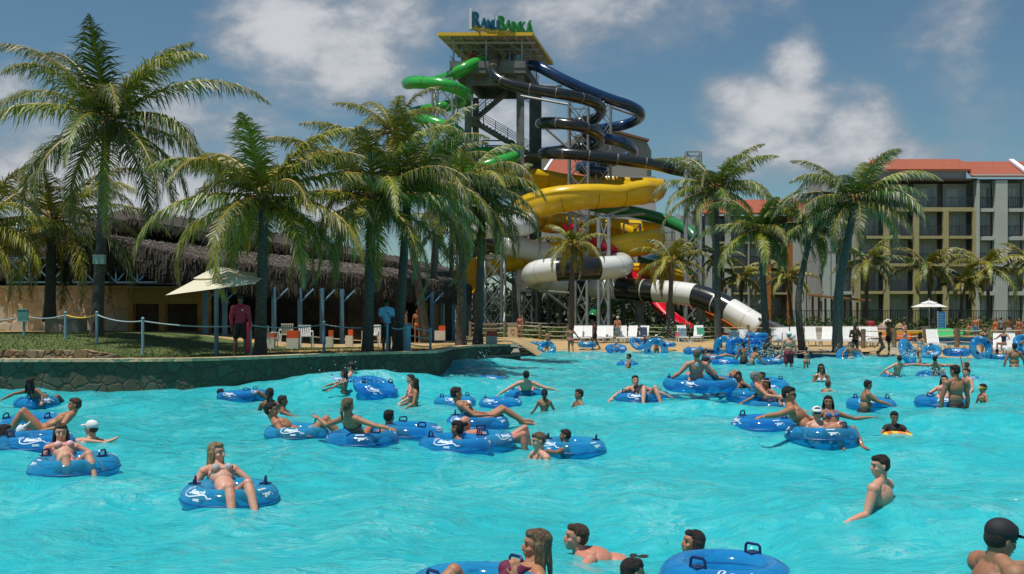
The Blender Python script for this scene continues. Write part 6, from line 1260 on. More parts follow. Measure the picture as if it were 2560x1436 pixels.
person('dark haired child hidden behind a blue tube up to the ears', 170, ('head', HP_(1413, 1090, 16.1)), H=1.4, sk='olive', hair=('short', 'dark'), arms=(((.3, .8, -.1), (.5, .3, .1)), ((.2, .9, .0), (.4, .6, .2))))
person('woman with a light brown ponytail wading chest deep in mid pool', 215, ('head', HP_(1346, 1103, 14.4)), H=1.64, sk='fair', hair=('bun', 'fairbrown'), fem=1, lod=0, arms=(((.35, .35, -.85), (.8, -.1, -.35)), ((.35, .35, -.85), (.75, .0, -.4))), wear=(('bikini', 'black'),), head=(-15, -8, 0))
# couple riding the crest by the wall
p = WP(935, 975); tube('tilted blue tube riding the wave crest by the wall', p + Vector((0, .3, .05)), rz=20, tilt=(14, 16), s=1.12)
tube('lower tube under the couple on the wave crest', WP(862, 968) + Vector((0, 0, .02)), rz=0, tilt=(8, -6), s=.9)
person('girl with dark hair smiling over the lower tube on the crest', 200, ('head', HP_(860, 935, 26.5)), H=1.5, sk='olive', hair=('long', 'black'), fem=1, arms=(((.75, .4, -.2), (.8, .3, -.4)), ((.75, .4, -.2), (.8, -.3, -.2))), wear=(('bikini', 'palepink'),))
person('man in dark cap behind the girl on the wave crest', 175, ('head', HP_(878, 918, 27.3)), H=1.75, sk='fair', hair=('short', 'black'), wear=(('cap', 'black'),), arms=WADE)
person('woman with long black hair and pink bikini wading by the wall', 195, ('head', HP_(1036, 958, 24.5)), H=1.64, sk='olive', hair=('long', 'black'), fem=1, wear=(('bikini', 'pink'),), arms=WADE, lod=1)
person('companion facing left just behind the long haired woman by the wall', 190, ('head', HP_(1026, 948, 25.6)), H=1.6, sk='fair', hair=('short', 'dark'), arms=WADE)
# crest group right of centre
p = WP(1752, 1000); tube('double blue tube arching over the breaking swell', p + Vector((0, .1, .22)), rz=-4, tilt=(10, -3), s=.98, double=True, dz=.14)
sitter('sunburnt balding man from behind with a white cloth on his neck', p + Vector((-.05, .25, .40)), 84, H=1.78, sk='pink', hair=('short', 'fairbrown'), lean=.1, wear=(('towel', 'white'),), arms=(((-.0, .55, -.85), (.5, .5, -.5)), ((.1, .5, -.85), (.6, .4, -.5))), dz=.06, fat=1.15, hd=(1742, 916))
sitter('companion with bent knees right of the balding man on the double tube', p + Vector((.55, .55, .35)), 0, H=1.68, sk='olive', hair=('short', 'black'), lean=.35, legs=(((.72, .1, .62), (.5, 0, -.85)), ((.75, .1, .6), (.5, 0, -.85))), dz=.06, hd=(1765, 924))
p = WP(1868, 1002); tube('pale blue tube right of the double tube on the swell', p + Vector((0, 0, .08)), rz=75, tilt=(6, 5), s=.98)
person('girl with wavy black hair leaning back on the pale blue tube', 250, ('head', HP_(1846, 940, 25.0)), H=1.5, sk='olive', hair=('bob', 'black'), fem=1, arms=(((-.1, .8, -.5), (.2, .6, -.5)), ((-.1, .8, -.5), (.2, .6, -.5))), wear=(('bikini', 'black'),), lod=1)
p = WP(1925, 968); tube('light blue tube behind the girl with a headband', p, rz=10, tilt=(12, 4), s=1.0)
person('boy turned left in the light blue tube behind the headband girl', 190, ('head', HP_(1905, 940, 27.0)), H=1.4, sk='olive', hair=('short', 'dark'), arms=WADE)
p = WP(1930, 1022); tube('tube of the grey haired person above the group of three', p, rz=50, tilt=(5, -3), s=1.06)
person('dark haired person with a pink headband leaning forward on a tube', 240, ('head', HP_(1916, 958, 24.0)), H=1.6, sk='olive', hair=('long', 'black'), fem=1, wear=(('band', 'palepink'), ('bikini', 'black')), arms=(((.7, .5, -.3), (.7, .4, -.3)), ((.7, .5, -.5), (.6, .5, -.3))), lod=1)
sitter('grey haired sunburnt person seated sideways with legs to the right', WP(1912, 1020) + Vector((-.05, -.1, .02)), -8, H=1.72, sk='pink', hair=('short', 'grey'), lod=1, lean=.22, arms=(((.3, .35, -.85), (.9, .1, -.2)), ((.5, .4, -.7), (.95, .1, -.15))), legs=(((.88, .08, .42), (.6, 0, -.75)), ((.9, .1, .4), (.6, 0, -.75))), head=(15, 0, 0), dz=.16, wear=(('trunks', 'navy'),), hd=(1907, 970))
p = WP(1908, 1070); tube('large turquoise tube held by the man in sunglasses', p, rz=-60, tilt=(5, -2), s=1.05)
p = WP(2055, 1096); tube('deep blue tube with white writing carrying a family of three', p, rz=-75, tilt=(0, 0), s=1.08)
sitter('man in sunglasses with arm stretched left to the turquoise tube', p + Vector((-.30, .0, .02)), -20, hd=(2012, 1012), lean=.25, H=1.76, sk='tan', hair=('short', 'black'), lod=0, wear=(('glasses',), ('trunks', 'floral')), arms=(((.55, .3, -.6), (.8, .1, -.3)), ((-.55, .70, -.28), (-.60, .70, -.05))), legs=(((.9, .15, .2), (.2, .1, -.95)), ((.85, .3, .15), (.1, .2, -.95))), head=(-6, -6, 0), fat=1.08)
person('child in white cap and dark glasses between the couple', -95, ('head', HP_(2042, 1034, 16.05)), H=1.25, sk='fair', hair=('short', 'black'), wear=(('cap', 'white'), ('glasses',)), spine=(-.3, 0, .9), arms=(((.4, .3, -.8), (.7, -.2, -.1)), ((.4, .3, -.8), (.7, -.2, -.1))), legs=(((.6, .15, -.4), (-.5, 0, -.8)), ((.6, .15, -.4), (-.5, 0, -.8))), lod=1, fem=0)
sitter('girl with wet dark hair smiling on the right of the family tube', p + Vector((.12, .22, -.06)), -85, H=1.5, sk='olive', hair=('wet', 'black'), fem=1, lod=1, wear=(('bikini', 'blue'),), lean=.25, arms=(((.1, .85, -.35), (.2, .9, .1)), ((.3, .5, -.7), (.6, .3, -.3))), dz=.14, head=(-18, 0, 0), hd=(2071, 1040))
person('woman in sunglasses and white bikini standing with a child', -95, ('head', HP_(2053, 921, 28.5)), H=1.68, sk='olive', hair=('long', 'black'), fem=1, wear=(('glasses',), ('bikini', 'white'), ('brief', 'white')), arms=(((.25, .2, -.95), (.8, -.2, -.4)), ((.25, .2, -.95), (.8, -.2, -.4))), lod=1)
person('small child floating in front of the woman in sunglasses', 30, ('head', HP_(2071, 962, 27.5)), H=1.0, sk='tan', hair=('short', 'brown'), spine=(.75, 0, .6), arms=(((.4, .8, -.2), (.5, .7, 0)), ((.4, .8, -.2), (.5, .7, 0))), legs=(((-.9, .1, .1), (-.9, .1, .2)), ((-.9, .1, .1), (-.9, .1, .2))))
p = WP(2178, 1018); tube('blue tube gripped by the chubby boy leaning forward', p + Vector((0, 0, .0)), rz=-10, tilt=(4, 4), s=1.08, dz=.05)
person('chubby boy leaning forward over the rim of a blue tube', -5, ('head', HP_(2170, 963, 23.2)), H=1.5, sk='olive', hair=('short', 'black'), fat=1.3, spine=(.15, 0, 1), arms=(((.75, .2, -.55), (.92, .05, -.22)), ((.75, .2, -.55), (.92, .05, -.25))), wear=(('trunks', 'black'),), lod=1, head=(10, -8, 0))
p = WP(2240, 955); tube('turquoise blue tilted tube with a white logo holding the woman from behind', p, rz=20, tilt=(8, 12), s=1.05)
sitter('woman seen from behind in an orange strapped top reaching to her neighbour', p, 95, H=1.66, sk='fair', hair=('bun', 'dark'), fem=1, lean=.1, wear=(('bikini', 'orange'),), arms=(((-.0, .7, -.5), (.3, .3, -.6)), ((.0, .98, .12), (.0, .99, .1))), dz=.22, back=.2, lod=1, hd=(2248, 910))
p = WP(2330, 946); tube('blue splashing tube of the man with outstretched arms', p, rz=-10, tilt=(14, 0), s=1.05)
sitter('dark haired man with both arms spread along two tubes', p + Vector((.05, .1, 0)), 60, H=1.74, sk='tan', hair=('short', 'black'), lean=.25, arms=(((-.35, .90, .0), (-.35, .93, .0)), ((-.0, .98, .05), (.0, .98, -.05))), dz=.16, back=.2, lod=1, hd=(2342, 904))
p = WP(2352, 1012); tube('blue tube half hidden behind the man in black trunks', p, rz=15, tilt=(3, 2), s=1.1)
sitter('smiling woman in lilac sitting in a tube behind the man in black trunks', p + Vector((.05, .1, 0)), -110, H=1.62, sk='fair', hair=('wet', 'black'), fem=1, wear=(('bikini', 'palepink'),), lean=.35, dz=.1, lod=1, hd=(2361, 970))
person('muscular tanned man in black trunks standing with his back turned', 100, ('head', HP_(2387, 929, 21.6)), H=1.80, sk='olive', hair=('short', 'black'), wear=(('trunks', 'black'),), arms=(((.05, .30, -.95), (.10, .0, -1)), ((.02, .22, -1), (.2, .05, -1))), legs=WALK, lod=0, head=(25, -10, 0), fat=1.08)
person('small boy in a yellow diving mask standing to the right of the tanned man', 190, ('head', HP_(2457, 971, 23.2)), H=1.15, sk='tan', hair=('short', 'black'), wear=(('mask', 'yellow'), ('trunks', 'navy')), arms=(((.1, .45, -.85), (.2, .4, -.85)), ((.1, .45, -.85), (.2, .5, -.8))), lod=1)
tube('small tube behind the face beside the tanned man', WP(2424, 950), rz=20, s=.62); person('face turned left beyond the tanned man', 200, ('head', HP_(2416, 932, 27.5)), H=1.5, sk='fair', hair=('short', 'black'), arms=WADE)
person('child reaching straight up beside the far face', 120, ('head', HP_(2416, 914, 31)), H=1.3, sk='tan', hair=('short', 'brown'), arms=(((.1, .1, 1), (.1, .2, 1)), ((.3, .3, .8), (.4, .3, .8))), lod=2)
# boy with a yellow ring
bo_, J_ = person('boy holding a yellow swim ring against his chest', -95, ('head', HP_(2236, 1044, 18.3, .22)), H=1.15, sk='olive', hair=('short', 'black'), wear=(('shirt', 'black', .3),), arms=(((.45, .55, -.45), (.80, -.35, -.05)), ((.45, .55, -.45), (.80, -.35, -.05))), lod=1, head=(0, -12, 0)); rc_ = (J_['wrl'] + J_['wrr']) / 2 + Vector((0, 0, -.03))
mb = MB(); N = 28
vs = [torus_pt(2 * math.pi * i / N, 2 * math.pi * j / 12, .062, .19) for i in range(N) for j in range(12)]; mb.add(vs, [(i * 12 + j, ((i + 1) % N) * 12 + j, ((i + 1) % N) * 12 + (j + 1) % 12, i * 12 + (j + 1) % 12) for i in range(N) for j in range(12)])
ring_m = striped('yellow_red_ring', (.75, .50, .03), (.70, .16, .03), 1.6); o = mb.build('swim_ring', ring_m, smooth=True); o.location = rc_; o.rotation_euler = (R(8), 0, 0); tag(o, 'small yellow and red swim ring held by the boy', 'swim ring')
# ---- far side of the pool
def far(label, px, py, Y, face, H=1.65, **k):
    k.setdefault('lod', 2); return person(label, face, ('head', HP_(px, py, Y)), H=H, **k)
def deckp(label, px, Y, face, H=1.65, z=None, **k):
    x = GX(px, Y); k.setdefault('lod', 2); return person(label, face, ('feet', (x, Y, float(gz(x, Y)) if z is None else z)), H=H, **k)
far('boy swimming on a small tube before the far shore', 1572, 892, 42, 175, sk='olive', hair=('short', 'black'), arms=(((.2, .8, -.5), (.3, .8, -.4)), ((.2, .8, -.5), (.3, .8, -.4)))); tube('flat tube under the boy swimming before the far shore', WP(1568, 912), rz=20, s=.95, dz=.0)
person('pale knees of the swimmer poking from the water left of the boy', 178, ('head', HP_(1600, 916, 42)), H=1.5, sk='fair', hair=('none', 'dark'), spine=(-1, 0, -.1), legs=(((.9, .1, .35), (.6, 0, -.6)), ((.9, .2, .3), (.6, 0, -.6))), lod=2) if False else None
Ts = [('standing boy holds this tube at the left end of the far shore', 1367, 872, 30, (55, 0), 1.1, 64), ('leftmost of the two tubes lying on the shore edge beside the wall end', 1318, 862, 0, (0, 0), 1.1, 68), ('right one of the two tubes on the shore edge beside the wall end', 1350, 862, 40, (0, 0), 1.1, 68), ('tube on the sand behind the person in dark shorts', 1468, 862, 10, (4, 0), 1.2, 68), ('tube with a child kicking water before the loungers', 1540, 872, 60, (12, 0), 1.3, 64),
      ('greenish tilted tube beside the seated sunbather', 1592, 860, 0, (40, 25), 1.0, 66), ('round tube standing on edge in front of the shaded person', 1640, 873, 0, (70, 0), 1.35, 61), ('tube behind the one standing on edge', 1672, 862, 0, (2, 0), .9, 67), ('tube with splashing water at the far shore', 1736, 878, 15, (6, 0), 1.25, 60), ('tube with a logo floating before the man raising his arm', 1815, 908, 0, (5, 4), 1.2, 46),
      ('splashed tube under the pair of raised legs', 1925, 905, 40, (6, -4), 1.2, 48), ('tube of the reclining person with crossed legs near the left stack', 1783, 896, 10, (3, 0), .9, 49), ('tube worn by the person sitting at the leaning palm', 2126, 893, 0, (38, 0), 1.3, 50), ('huge tube carried upright by the person in patterned shorts', 2268, 880, 0, (60, 45), 1.2, 47), ('tube dragged behind the carried one', 2325, 880, 40, (25, -20), 1.05, 50),
      ('flat tube left of the upright clear one at the far right', 2392, 881, 0, (4, 0), 1.35, 54), ('upright clear tube with white swirls held by the woman at the far right', 2452, 871, 20, (75, 10), 1.15, 50), ('dark tube of the person sunk in the shallows at far right', 2500, 893, 0, (4, 0), .9, 50), ('tube cut by the right edge above the shallows', 2562, 860, 10, (50, 0), 1.1, 52)]
for lab, px, py, rz, tl, s_, Y in Ts:
    pt = P(px, py, Y); tube(lab, pt, rz=rz, tilt=tl, s=s_, dz=0, group='blue tubes along the far shore')
# pile of stacked tubes by the palm
k = 0
for i, (px, py, Y, tl, lab) in enumerate([(1812, 868, 55, (78, 0), 'leftmost tube leaning in the pile between two palms'), (1842, 870, 54.5, (72, 8), 'second tube leaning in the pile between two palms'), (1862, 878, 54, (15, 0), 'bottom tube of the pile between two palms'), (1880, 866, 54.6, (10, 5), 'middle tube of the pile between two palms'), (1885, 852, 54.8, (6, -4), 'upper tube of the pile between two palms'), (1893, 840, 55, (4, 3), 'top tube of the pile between two palms')]):
    tube(lab, P(px, py, Y), rz=37 * i, tilt=tl, s=1.15, dz=0, group='pile of blue tubes at the palms')
deckp('boy with a tube at the left end of the far shore', 1368, 64.3, 30, H=1.4, sk='tan', hair=('short', 'black'), wear=(('trunks', 'black'),), legs=WALK)
deckp('man in bright pink trunks walking out of the water', 1427, 65.2, 95, H=1.72, sk='olive', hair=('short', 'black'), wear=(('brief', 'pink'),), arms=(((-.1, .6, -.8), (.1, .5, -.8)), ((-.1, .6, -.8), (.1, .5, -.8))), legs=WALK, fat=1.2)
deckp('person in dark shorts with a towel walking past the left loungers', 1487, 68, 170, H=1.78, sk='brown', hair=('short', 'black'), wear=(('trunks', 'black'), ('shirt', 'maroon', .2)), legs=WALK)
deckp('shirtless man in a white cap and grey shorts leaning by the loungers', 1544, 74, 235, H=1.78, sk='tan', hair=('short', 'dark'), wear=(('cap', 'white'), ('shorts', 'bluegrey')))
deckp('girl in a white and pink bikini standing at the bin', 1300, 70, 250, H=1.55, sk='tan', hair=('long', 'brown'), fem=1, wear=(('bikini', 'pink'), ('brief', 'palepink')))
person('child kicking in the tube before the left loungers', 270, ('head', HP_(1540, 860, 64)), H=1.3, sk='tan', hair=('short', 'black'), spine=(-.5, 0, .8), arms=SIT_ARMS, legs=SIT_LEGS, lod=2)
person('sunbather seated on the edge of a lounger in dark clothes', 250, ('head', HP_(1612, 843, 70)), H=1.65, sk='tan', hair=('none', 'dark'), wear=(('cap', 'bluegrey'), ('shirt', 'navy', .4)), spine=(-.1, 0, 1), arms=SIT_ARMS, legs=(((.95, .1, .1), (.1, 0, -1)), ((.95, .1, .1), (.1, 0, -1))), lod=2)
person('person in a pale hat standing behind the round upright tube', 265, ('head', HP_(1641, 842, 61.8)), H=1.65, sk='olive', hair=('short', 'brown'), wear=(('cap', 'white'),), arms=(((.7, .5, -.3), (.6, .2, -.3)), ((.7, .5, -.3), (.6, .2, -.3))), lod=2)
person('sunbather lying back on a lounger with a dark towel', 225, ('head', HP_(1604, 832, 74)), H=1.6, sk='tan', hair=('short', 'black'), spine=(-.6, 0, .7), arms=SIT_ARMS, legs=(((.95, .1, .1), (.9, 0, -.3)), ((.95, .1, .1), (.9, 0, -.3))), wear=(('shirt', 'navy', .5),), lod=2)
person('child in a pale rash vest standing at the shallow pool edge', 260, ('head', HP_(1765, 877, 50)), H=1.35, sk='brown', hair=('short', 'black'), wear=(('shirt', 'bluegrey', .6),), arms=DOWN, lod=2)
sitter('reclining person with crossed tanned legs near the shore', P(1783, 896, 49), 0, H=1.68, sk='tan', hair=('short', 'black'), lean=.8, legs=(((.95, .05, .15), (.93, 0, -.25)), ((.95, .0, .1), (.93, 0, -.2))), lod=2, dz=.05)
person('bare backed man raising one arm straight up', 95, ('head', HP_(1860, 862, 48)), H=1.80, sk='brown', hair=('short', 'black'), wear=(('trunks', 'black'),), arms=(((-.1, .3, -.9), (.3, .2, -.8)), ((.15, .12, 1), (.1, .05, 1))), fat=1.2, lod=1)
person('tanned man in teal trunks bending to the right', 20, ('head', HP_(1888, 874, 45.5)), H=1.76, sk='tan', hair=('short', 'black'), spine=(.45, 0, .9), wear=(('trunks', 'teal'),), arms=(((.35, .2, -.9), (.5, .1, -.85)), ((.5, .2, -.8), (.6, .1, -.75))), legs=(((.35, .1, -.95), (-.1, 0, -1)), ((-.3, .1, -.95), (-.6, 0, -.8))), lod=1)
sitter('splashed swimmer with one leg lifted from the water', P(1922, 905, 48), 0, H=1.6, sk='fair', hair=('short', 'black'), lean=.9, legs=(((.8, .1, .6), (.6, 0, -.8)), ((.95, .1, .2), (.9, 0, .05))), lod=2, dz=.0)
person('pale man in white cap and maroon shorts seen from behind', 95, ('head', HP_(1972, 838, 44.5)), H=1.85, sk='fair', hair=('short', 'grey'), wear=(('cap', 'white'), ('shorts', 'maroon')), arms=(((.0, .25, -1), (.15, .1, -1)), ((.0, .25, -1), (.15, .1, -1))), lod=1, fat=1.12, head=(30, 0, 0))
person('small girl in a pink bikini holding the pale man by the hand', 90, ('head', HP_(2015, 873, 44.5)), H=1.2, sk='tan', hair=('short', 'dark'), fem=1, wear=(('bikini', 'white'), ('brief', 'pink')), arms=(((-.05, .85, -.1), (-.05, .9, .1)), ((.1, .2, -1), (.2, .1, -1))), lod=1)
person('person crouching with hand to face behind the second pool palm', 215, ('head', HP_(1926, 844, 55)), H=1.6, sk='tan', hair=('short', 'dark'), spine=(.2, 0, 1), arms=(((.5, .2, -.7), (.4, -.3, .8)), ((.4, .3, -.8), (.5, -.3, -.2))), legs=(((.9, .1, .1), (.1, 0, -1)), ((.9, .1, .1), (.1, 0, -1))), lod=2)
person('shirtless person inside the tilted tube at the leaning palm', -90, ('head', HP_(2128, 861, 49.6)), H=1.65, sk='olive', hair=('short', 'dark'), arms=(((.3, .7, -.6), (.5, .3, -.5)), ((.3, .7, -.6), (.5, .3, -.5))), wear=(('trunks', 'floral'),), lod=2)
deckp('man in a pale cap and black trunks standing beyond the leaning palm', 2138, 56.5, -95, H=1.80, sk='olive', hair=('short', 'black'), wear=(('cap', 'bluegrey'), ('brief', 'black')), arms=(((.1, .3, -.9), (.6, -.4, .2)), ((.1, .3, -.9), (.6, -.4, .1))), fat=1.15)
deckp('person crouching in a white bikini reaching left', 2207, 55, 160, H=1.62, sk='tan', hair=('short', 'dark'), fem=1, spine=(.25, 0, .95), wear=(('brief', 'white'),), arms=(((.9, .2, -.05), (.95, .1, .0)), ((.3, .2, -.9), (.6, 0, -.6))), legs=(((.75, .1, -.65), (-.5, 0, -.85)), ((.6, .1, -.8), (-.4, 0, -.9))))
deckp('big bellied man in black trunks facing right', 2222, 57.5, -20, H=1.78, sk='brown', hair=('short', 'black'), fat=1.35, wear=(('trunks', 'black'),), arms=(((-.1, .2, -.95), (.5, .0, -.8)), ((-.1, .2, -.95), (.5, 0, -.8))))
deckp('woman in pink shorts with a white towel on her shoulder', 2263, 60, 170, H=1.62, sk='tan', hair=('bun', 'dark'), fem=1, wear=(('trunks', 'palepink'), ('towel', 'white'), ('bikini', 'white')), legs=WALK, arms=(((.2, .3, -.8), (.7, -.3, .3)), ((-.1, .3, -.9), (.2, .2, -.9))))
person('dark haired person in patterned shorts carrying the huge tube', 30, ('head', HP_(2301, 838, 47)), H=1.62, sk='tan', hair=('long', 'black'), fem=1, wear=(('suit', 'floral'),), arms=(((.6, .4, -.6), (.8, .2, -.4)), ((-.6, .6, -.3), (-.6, .5, -.5))), spine=(.15, 0, 1), lod=2, legs=WALK)
person('woman in a black bikini top behind the upright clear tube', -100, ('head', HP_(2461, 823, 51.5)), H=1.68, sk='tan', hair=('long', 'black'), fem=1, wear=(('bikini', 'black'), ('brief', 'black')), lod=2)
person('broad shouldered man in black briefs standing knee deep at the right edge', 95, ('head', HP_(2536, 867, 40)), H=1.86, sk='olive', hair=('short', 'black'), wear=(('brief', 'black'),), arms=(((.0, .45, -.9), (.1, .2, -1)), ((.0, .5, -.85), (.1, .25, -.95))), fat=1.2, lod=1)
person('person sunk to the shoulders in a tube at the far right shallows', 60, ('head', HP_(2493, 879, 50)), H=1.6, sk='tan', hair=('short', 'black'), lod=2, arms=SIT_ARMS)
person('seated woman in dark patterned clothes on a lounger at the far right', 215, ('head', HP_(2510, 828, 56)), H=1.62, sk='tan', hair=('short', 'grey'), spine=(-.05, 0, 1), wear=(('suit', 'navy'),), legs=(((.95, .1, .1), (.1, 0, -1)), ((.95, .1, .1), (.1, 0, -1))), arms=SIT_ARMS, lod=2)
person('person with a tube at the right edge of the deck', 180, ('head', HP_(2556, 843, 53)), H=1.62, sk='tan', hair=('short', 'dark'), lod=2, wear=(('trunks', 'navy'),))
deckp('distant man in red shirt and black shorts beside the pale trunk', 2177, 76, 60, H=1.72, sk='brown', hair=('short', 'black'), wear=(('shirt', 'red', .6), ('shorts', 'black')), legs=WALK)
deckp('distant girl with hands on hips behind the rope fence', 2421, 76, 200, H=1.3, sk='tan', hair=('short', 'brown'), fem=1, wear=(('brief', 'palepink'),), arms=(((-.1, .8, -.6), (.2, -.8, -.5)), ((-.1, .8, -.6), (.2, -.8, -.5))))
deckp('distant shirtless man in blue shorts behind the girl with hands on hips', 2439, 80, 220, H=1.75, sk='tan', hair=('short', 'black'), wear=(('shorts', 'blue'),))
deckp('distant person in an orange top near the right garden', 2488, 78, 200, H=1.62, sk='tan', hair=('bun', 'brown'), fem=1, wear=(('suit', 'orange'),))
deckp('distant person in grey near the right garden', 2503, 80, 100, H=1.68, sk='olive', hair=('short', 'dark'), wear=(('shirt', 'grey'), ('shorts', 'navy')))
deckp('distant woman in a red bikini at the right garden', 2548, 78, 250, H=1.62, sk='tan', hair=('long', 'dark'), fem=1, wear=(('bikini', 'red'), ('brief', 'red')))
deckp('tall dark person in patterned shorts by the right rope fence', 2522, 66, 100, H=1.78, sk='brown', hair=('short', 'black'), wear=(('shorts', 'floral'),))
deckp('shaded person leaning at the blue notice board', 2333, 82, 200, H=1.62, sk='dark', hair=('short', 'black'), wear=(('shirt', 'black'), ('shorts', 'black')))
# ---- on the bank and the tower
deckp('lifeguard in a long red shirt and dark shorts with black cap on the bank', 601, 32, -85, H=1.82, sk='brown', hair=('short', 'black'), wear=(('shirt', 'red', 1.5), ('shorts', 'black'), ('cap', 'black'), ('badge', 'white')), lod=1, arms=(((.0, .16, -1), (.1, .1, -1)), ((.0, .20, -1), (.15, -.1, -1))), legs=(((.02, .12, -1), (-.02, .05, -1)), ((.02, .12, -1), (-.02, .05, -1))))
mb = MB(); x = GX(622, 31.9); mb.cap((0, 0, 0), (0, 0, .78), .055, .055, 12); o = mb.build('rescue_float', mat('float_red', (.5, .02, .05), .5), smooth=True); o.location = (x, 31.85, .99); tag(o, 'long red rescue float hanging at the lifeguard side', 'rescue float')
deckp('attendant in a pale blue shirt and black shorts between two palm trunks', 966, 36.4, -60, H=1.80, sk='dark', hair=('short', 'black'), wear=(('shirt', 'paleblue', .6), ('shorts', 'black'), ('cap', 'black'), ('bag', 'black')), lod=1, arms=(((.05, .15, -1), (.75, -.3, -.5)), ((.05, .12, -1), (.7, -.2, -.6))))
deckp('bare chested person sitting in the shade of the bar end', 1015, 52.5, 0, H=1.6, sk='tan', hair=('short', 'dark'), lod=2, wear=(('trunks', 'grey'),)); deckp('woman in an orange bikini at the shaded end of the bar', 1043, 52.5, -90, H=1.66, sk='tan', hair=('short', 'dark'), fem=1, lod=2, wear=(('bikini', 'orange'), ('brief', 'orange')))
person('tower attendant in red shirt and dark trousers on the launch platform', 60, ('feet', tuple(TQ(2.9, 1.2, ZF + .01))), H=1.8, sk='brown', hair=('short', 'black'), wear=(('shirt', 'red', .6), ('shorts', 'navy')), lod=2, legs=WALK)
person('rider sitting at the black tube mouth on the tower', -60, ('hip', tuple(TQ(5.4, 1.4, ZF + .5))), H=1.7, sk='brown', hair=('short', 'black'), spine=(-.1, 0, 1), arms=SIT_ARMS, legs=SIT_LEGS, wear=(('shirt', 'black'),), lod=2)
# ------------------------------------------------------------------ deck furniture
wp = mat('lounger_white', (.78, .78, .76), .4, coat=.2)
def lounger():
    o = empty('sun_lounger', (0, 0, 0), 'white', 'sun lounger'); mb = MB()
    for k in range(9): mb.box(-.30, .30, -1.25 + k * .145, -1.25 + k * .145 + .12, .33, .355)
    mb.build('bed_slats', wp, o, world=False); mb = MB()
    for sx in (-1, 1): mb.box(sx * .33 - .03, sx * .33 + .03, -1.28, .55, .27, .35)
    mb.box(-.30, .30, -1.29, -1.23, .27, .329); mb.build('frame', wp, o, world=False)
    mb = MB(); c = R(62)
    for k in range(10):
        d0 = .03 + k * .082; mb.hexa([(-.29, .08 + math.cos(c) * d0, .36 + math.sin(c) * d0), (.29, .08 + math.cos(c) * d0, .36 + math.sin(c) * d0), (.29, .115 + math.cos(c) * d0, .345 + math.sin(c) * d0), (-.29, .115 + math.cos(c) * d0, .345 + math.sin(c) * d0)] + [(x, .08 + math.cos(c) * (d0 + .07) + dy, .36 + math.sin(c) * (d0 + .07) - dz) for x, dy, dz in ((-.29, 0, 0), (.29, 0, 0), (.29, .035, .015), (-.29, .035, .015))])
    for sx in (-1, 1): mb.beam((sx * .30, .09, .355), (sx * .28, .09 + math.cos(c) * .87, .355 + math.sin(c) * .87), .05, .045)
    mb.beam((-.29, .09 + math.cos(c) * .87, .355 + math.sin(c) * .87), (.29, .09 + math.cos(c) * .87, .355 + math.sin(c) * .87), .05, .05); mb.build('backrest', wp, o, world=False)
    for sx in (-1, 1):
        for sy in (-1.1, .35): mb = MB(); mb.beam((sx * .31, sy, .27), (sx * .33, sy + (.05 if sy > 0 else -.05), 0), .06, .05); mb.build('leg', wp, o, world=False)
    return o
L0_ = lounger(); used = [0]
rr = random.Random(3)
LG = [(1443, 74, 'first'), (1468, 74.2, 'second'), (1502, 74, 'fourth'), (1521, 74.4, 'fifth'), (1555, 74, 'sixth'), (1579, 74.2, 'seventh'), (1608, 74, 'eighth'), (1705, 75, None), (1745, 75, None), (1834, 65, None), (1862, 65.3, None), (1942, 65, None), (1962, 65.2, None), (1990, 65, None), (2028, 65.3, None), (2068, 65, None), (2110, 64, None), (2124, 66, None), (2164, 64, None), (2184, 64.4, None), (2334, 60, None), (2500, 57, None), (2530, 57, None)]
labs = ['leftmost white lounger of the row under the slides beside a small palm', 'white lounger with a grey shadow beside the leftmost one', 'white lounger just right of the person in dark shorts', 'white lounger half hidden by another before the capped man', 'white lounger right behind the capped man', 'white lounger between the capped man and the dark towel', 'white lounger draped with a dark towel', 'white lounger covered in bags before the red flume', 'white lounger with a green towel before the red flume',
        'white lounger immediately left of the tube pile', 'white lounger peeping over the tube pile', 'white lounger right of the crouching person', 'white lounger left of the pale man in white cap', 'white lounger behind the pale man', 'white lounger behind the bent palm trunk', 'white lounger before the white trough', 'white lounger just left of the leaning palm', 'white lounger just right of the leaning palm', 'white lounger behind the crouching white bikini', 'white lounger left of the big bellied man', 'white lounger seen under the carried tubes', 'white lounger of the seated woman at far right', 'white lounger last at the right edge']
for i, (px, Y, _) in enumerate(LG):
    c = L0_ if i == 0 else copy_tree(L0_); x = GX(px, Y); c.location = (x, Y, float(gz(x, Y)) + .012); c.rotation_euler.z = R(rr.uniform(-14, 8) - 8); tag(c, labs[i], group='white sun loungers on the deck')
def blob_cloth(px, Y, dz, w_, h_, m, label, nm='towel'):
    mb = MB(); N = 8; rr = random.Random(int(px)); vs = []
    for i in range(N + 1):
        for j in range(N + 1): vs.append((w_ * (i / N - .5), -.05 - .3 * (1 - j / N) + .03 * rr.uniform(-1, 1), h_ * (j / N) + .03 * math.sin(i * 1.7)))
    q = len(vs); vs2 = [(a, b_ + .02, c_) for a, b_, c_ in vs]; F_ = [(i * (N + 1) + j, (i + 1) * (N + 1) + j, (i + 1) * (N + 1) + j + 1, i * (N + 1) + j + 1) for i in range(N) for j in range(N)]; mb.add(vs + vs2, F_ + [tuple(reversed([k + q for k in f])) for f in F_])
    o = mb.build(nm, m, smooth=True); x = GX(px, Y); o.location = (x, Y, float(gz(x, Y)) + dz); tag(o, label, nm)
blob_cloth(1608, 73.9, .45, .5, .6, CL['navy'], 'dark navy towel hanging over a lounger back'); blob_cloth(1750, 74.9, .5, .5, .5, mat('cloth_green', (.03, .25, .16), .8), 'green towel over the lounger before the red flume'); blob_cloth(1704, 74.9, .4, .6, .55, CL['bluegrey'], 'grey blue towel heaped on a lounger before the red flume'); blob_cloth(1692, 74.6, .38, .3, .25, CL['red'], 'small red bag on the heaped lounger', 'bag')
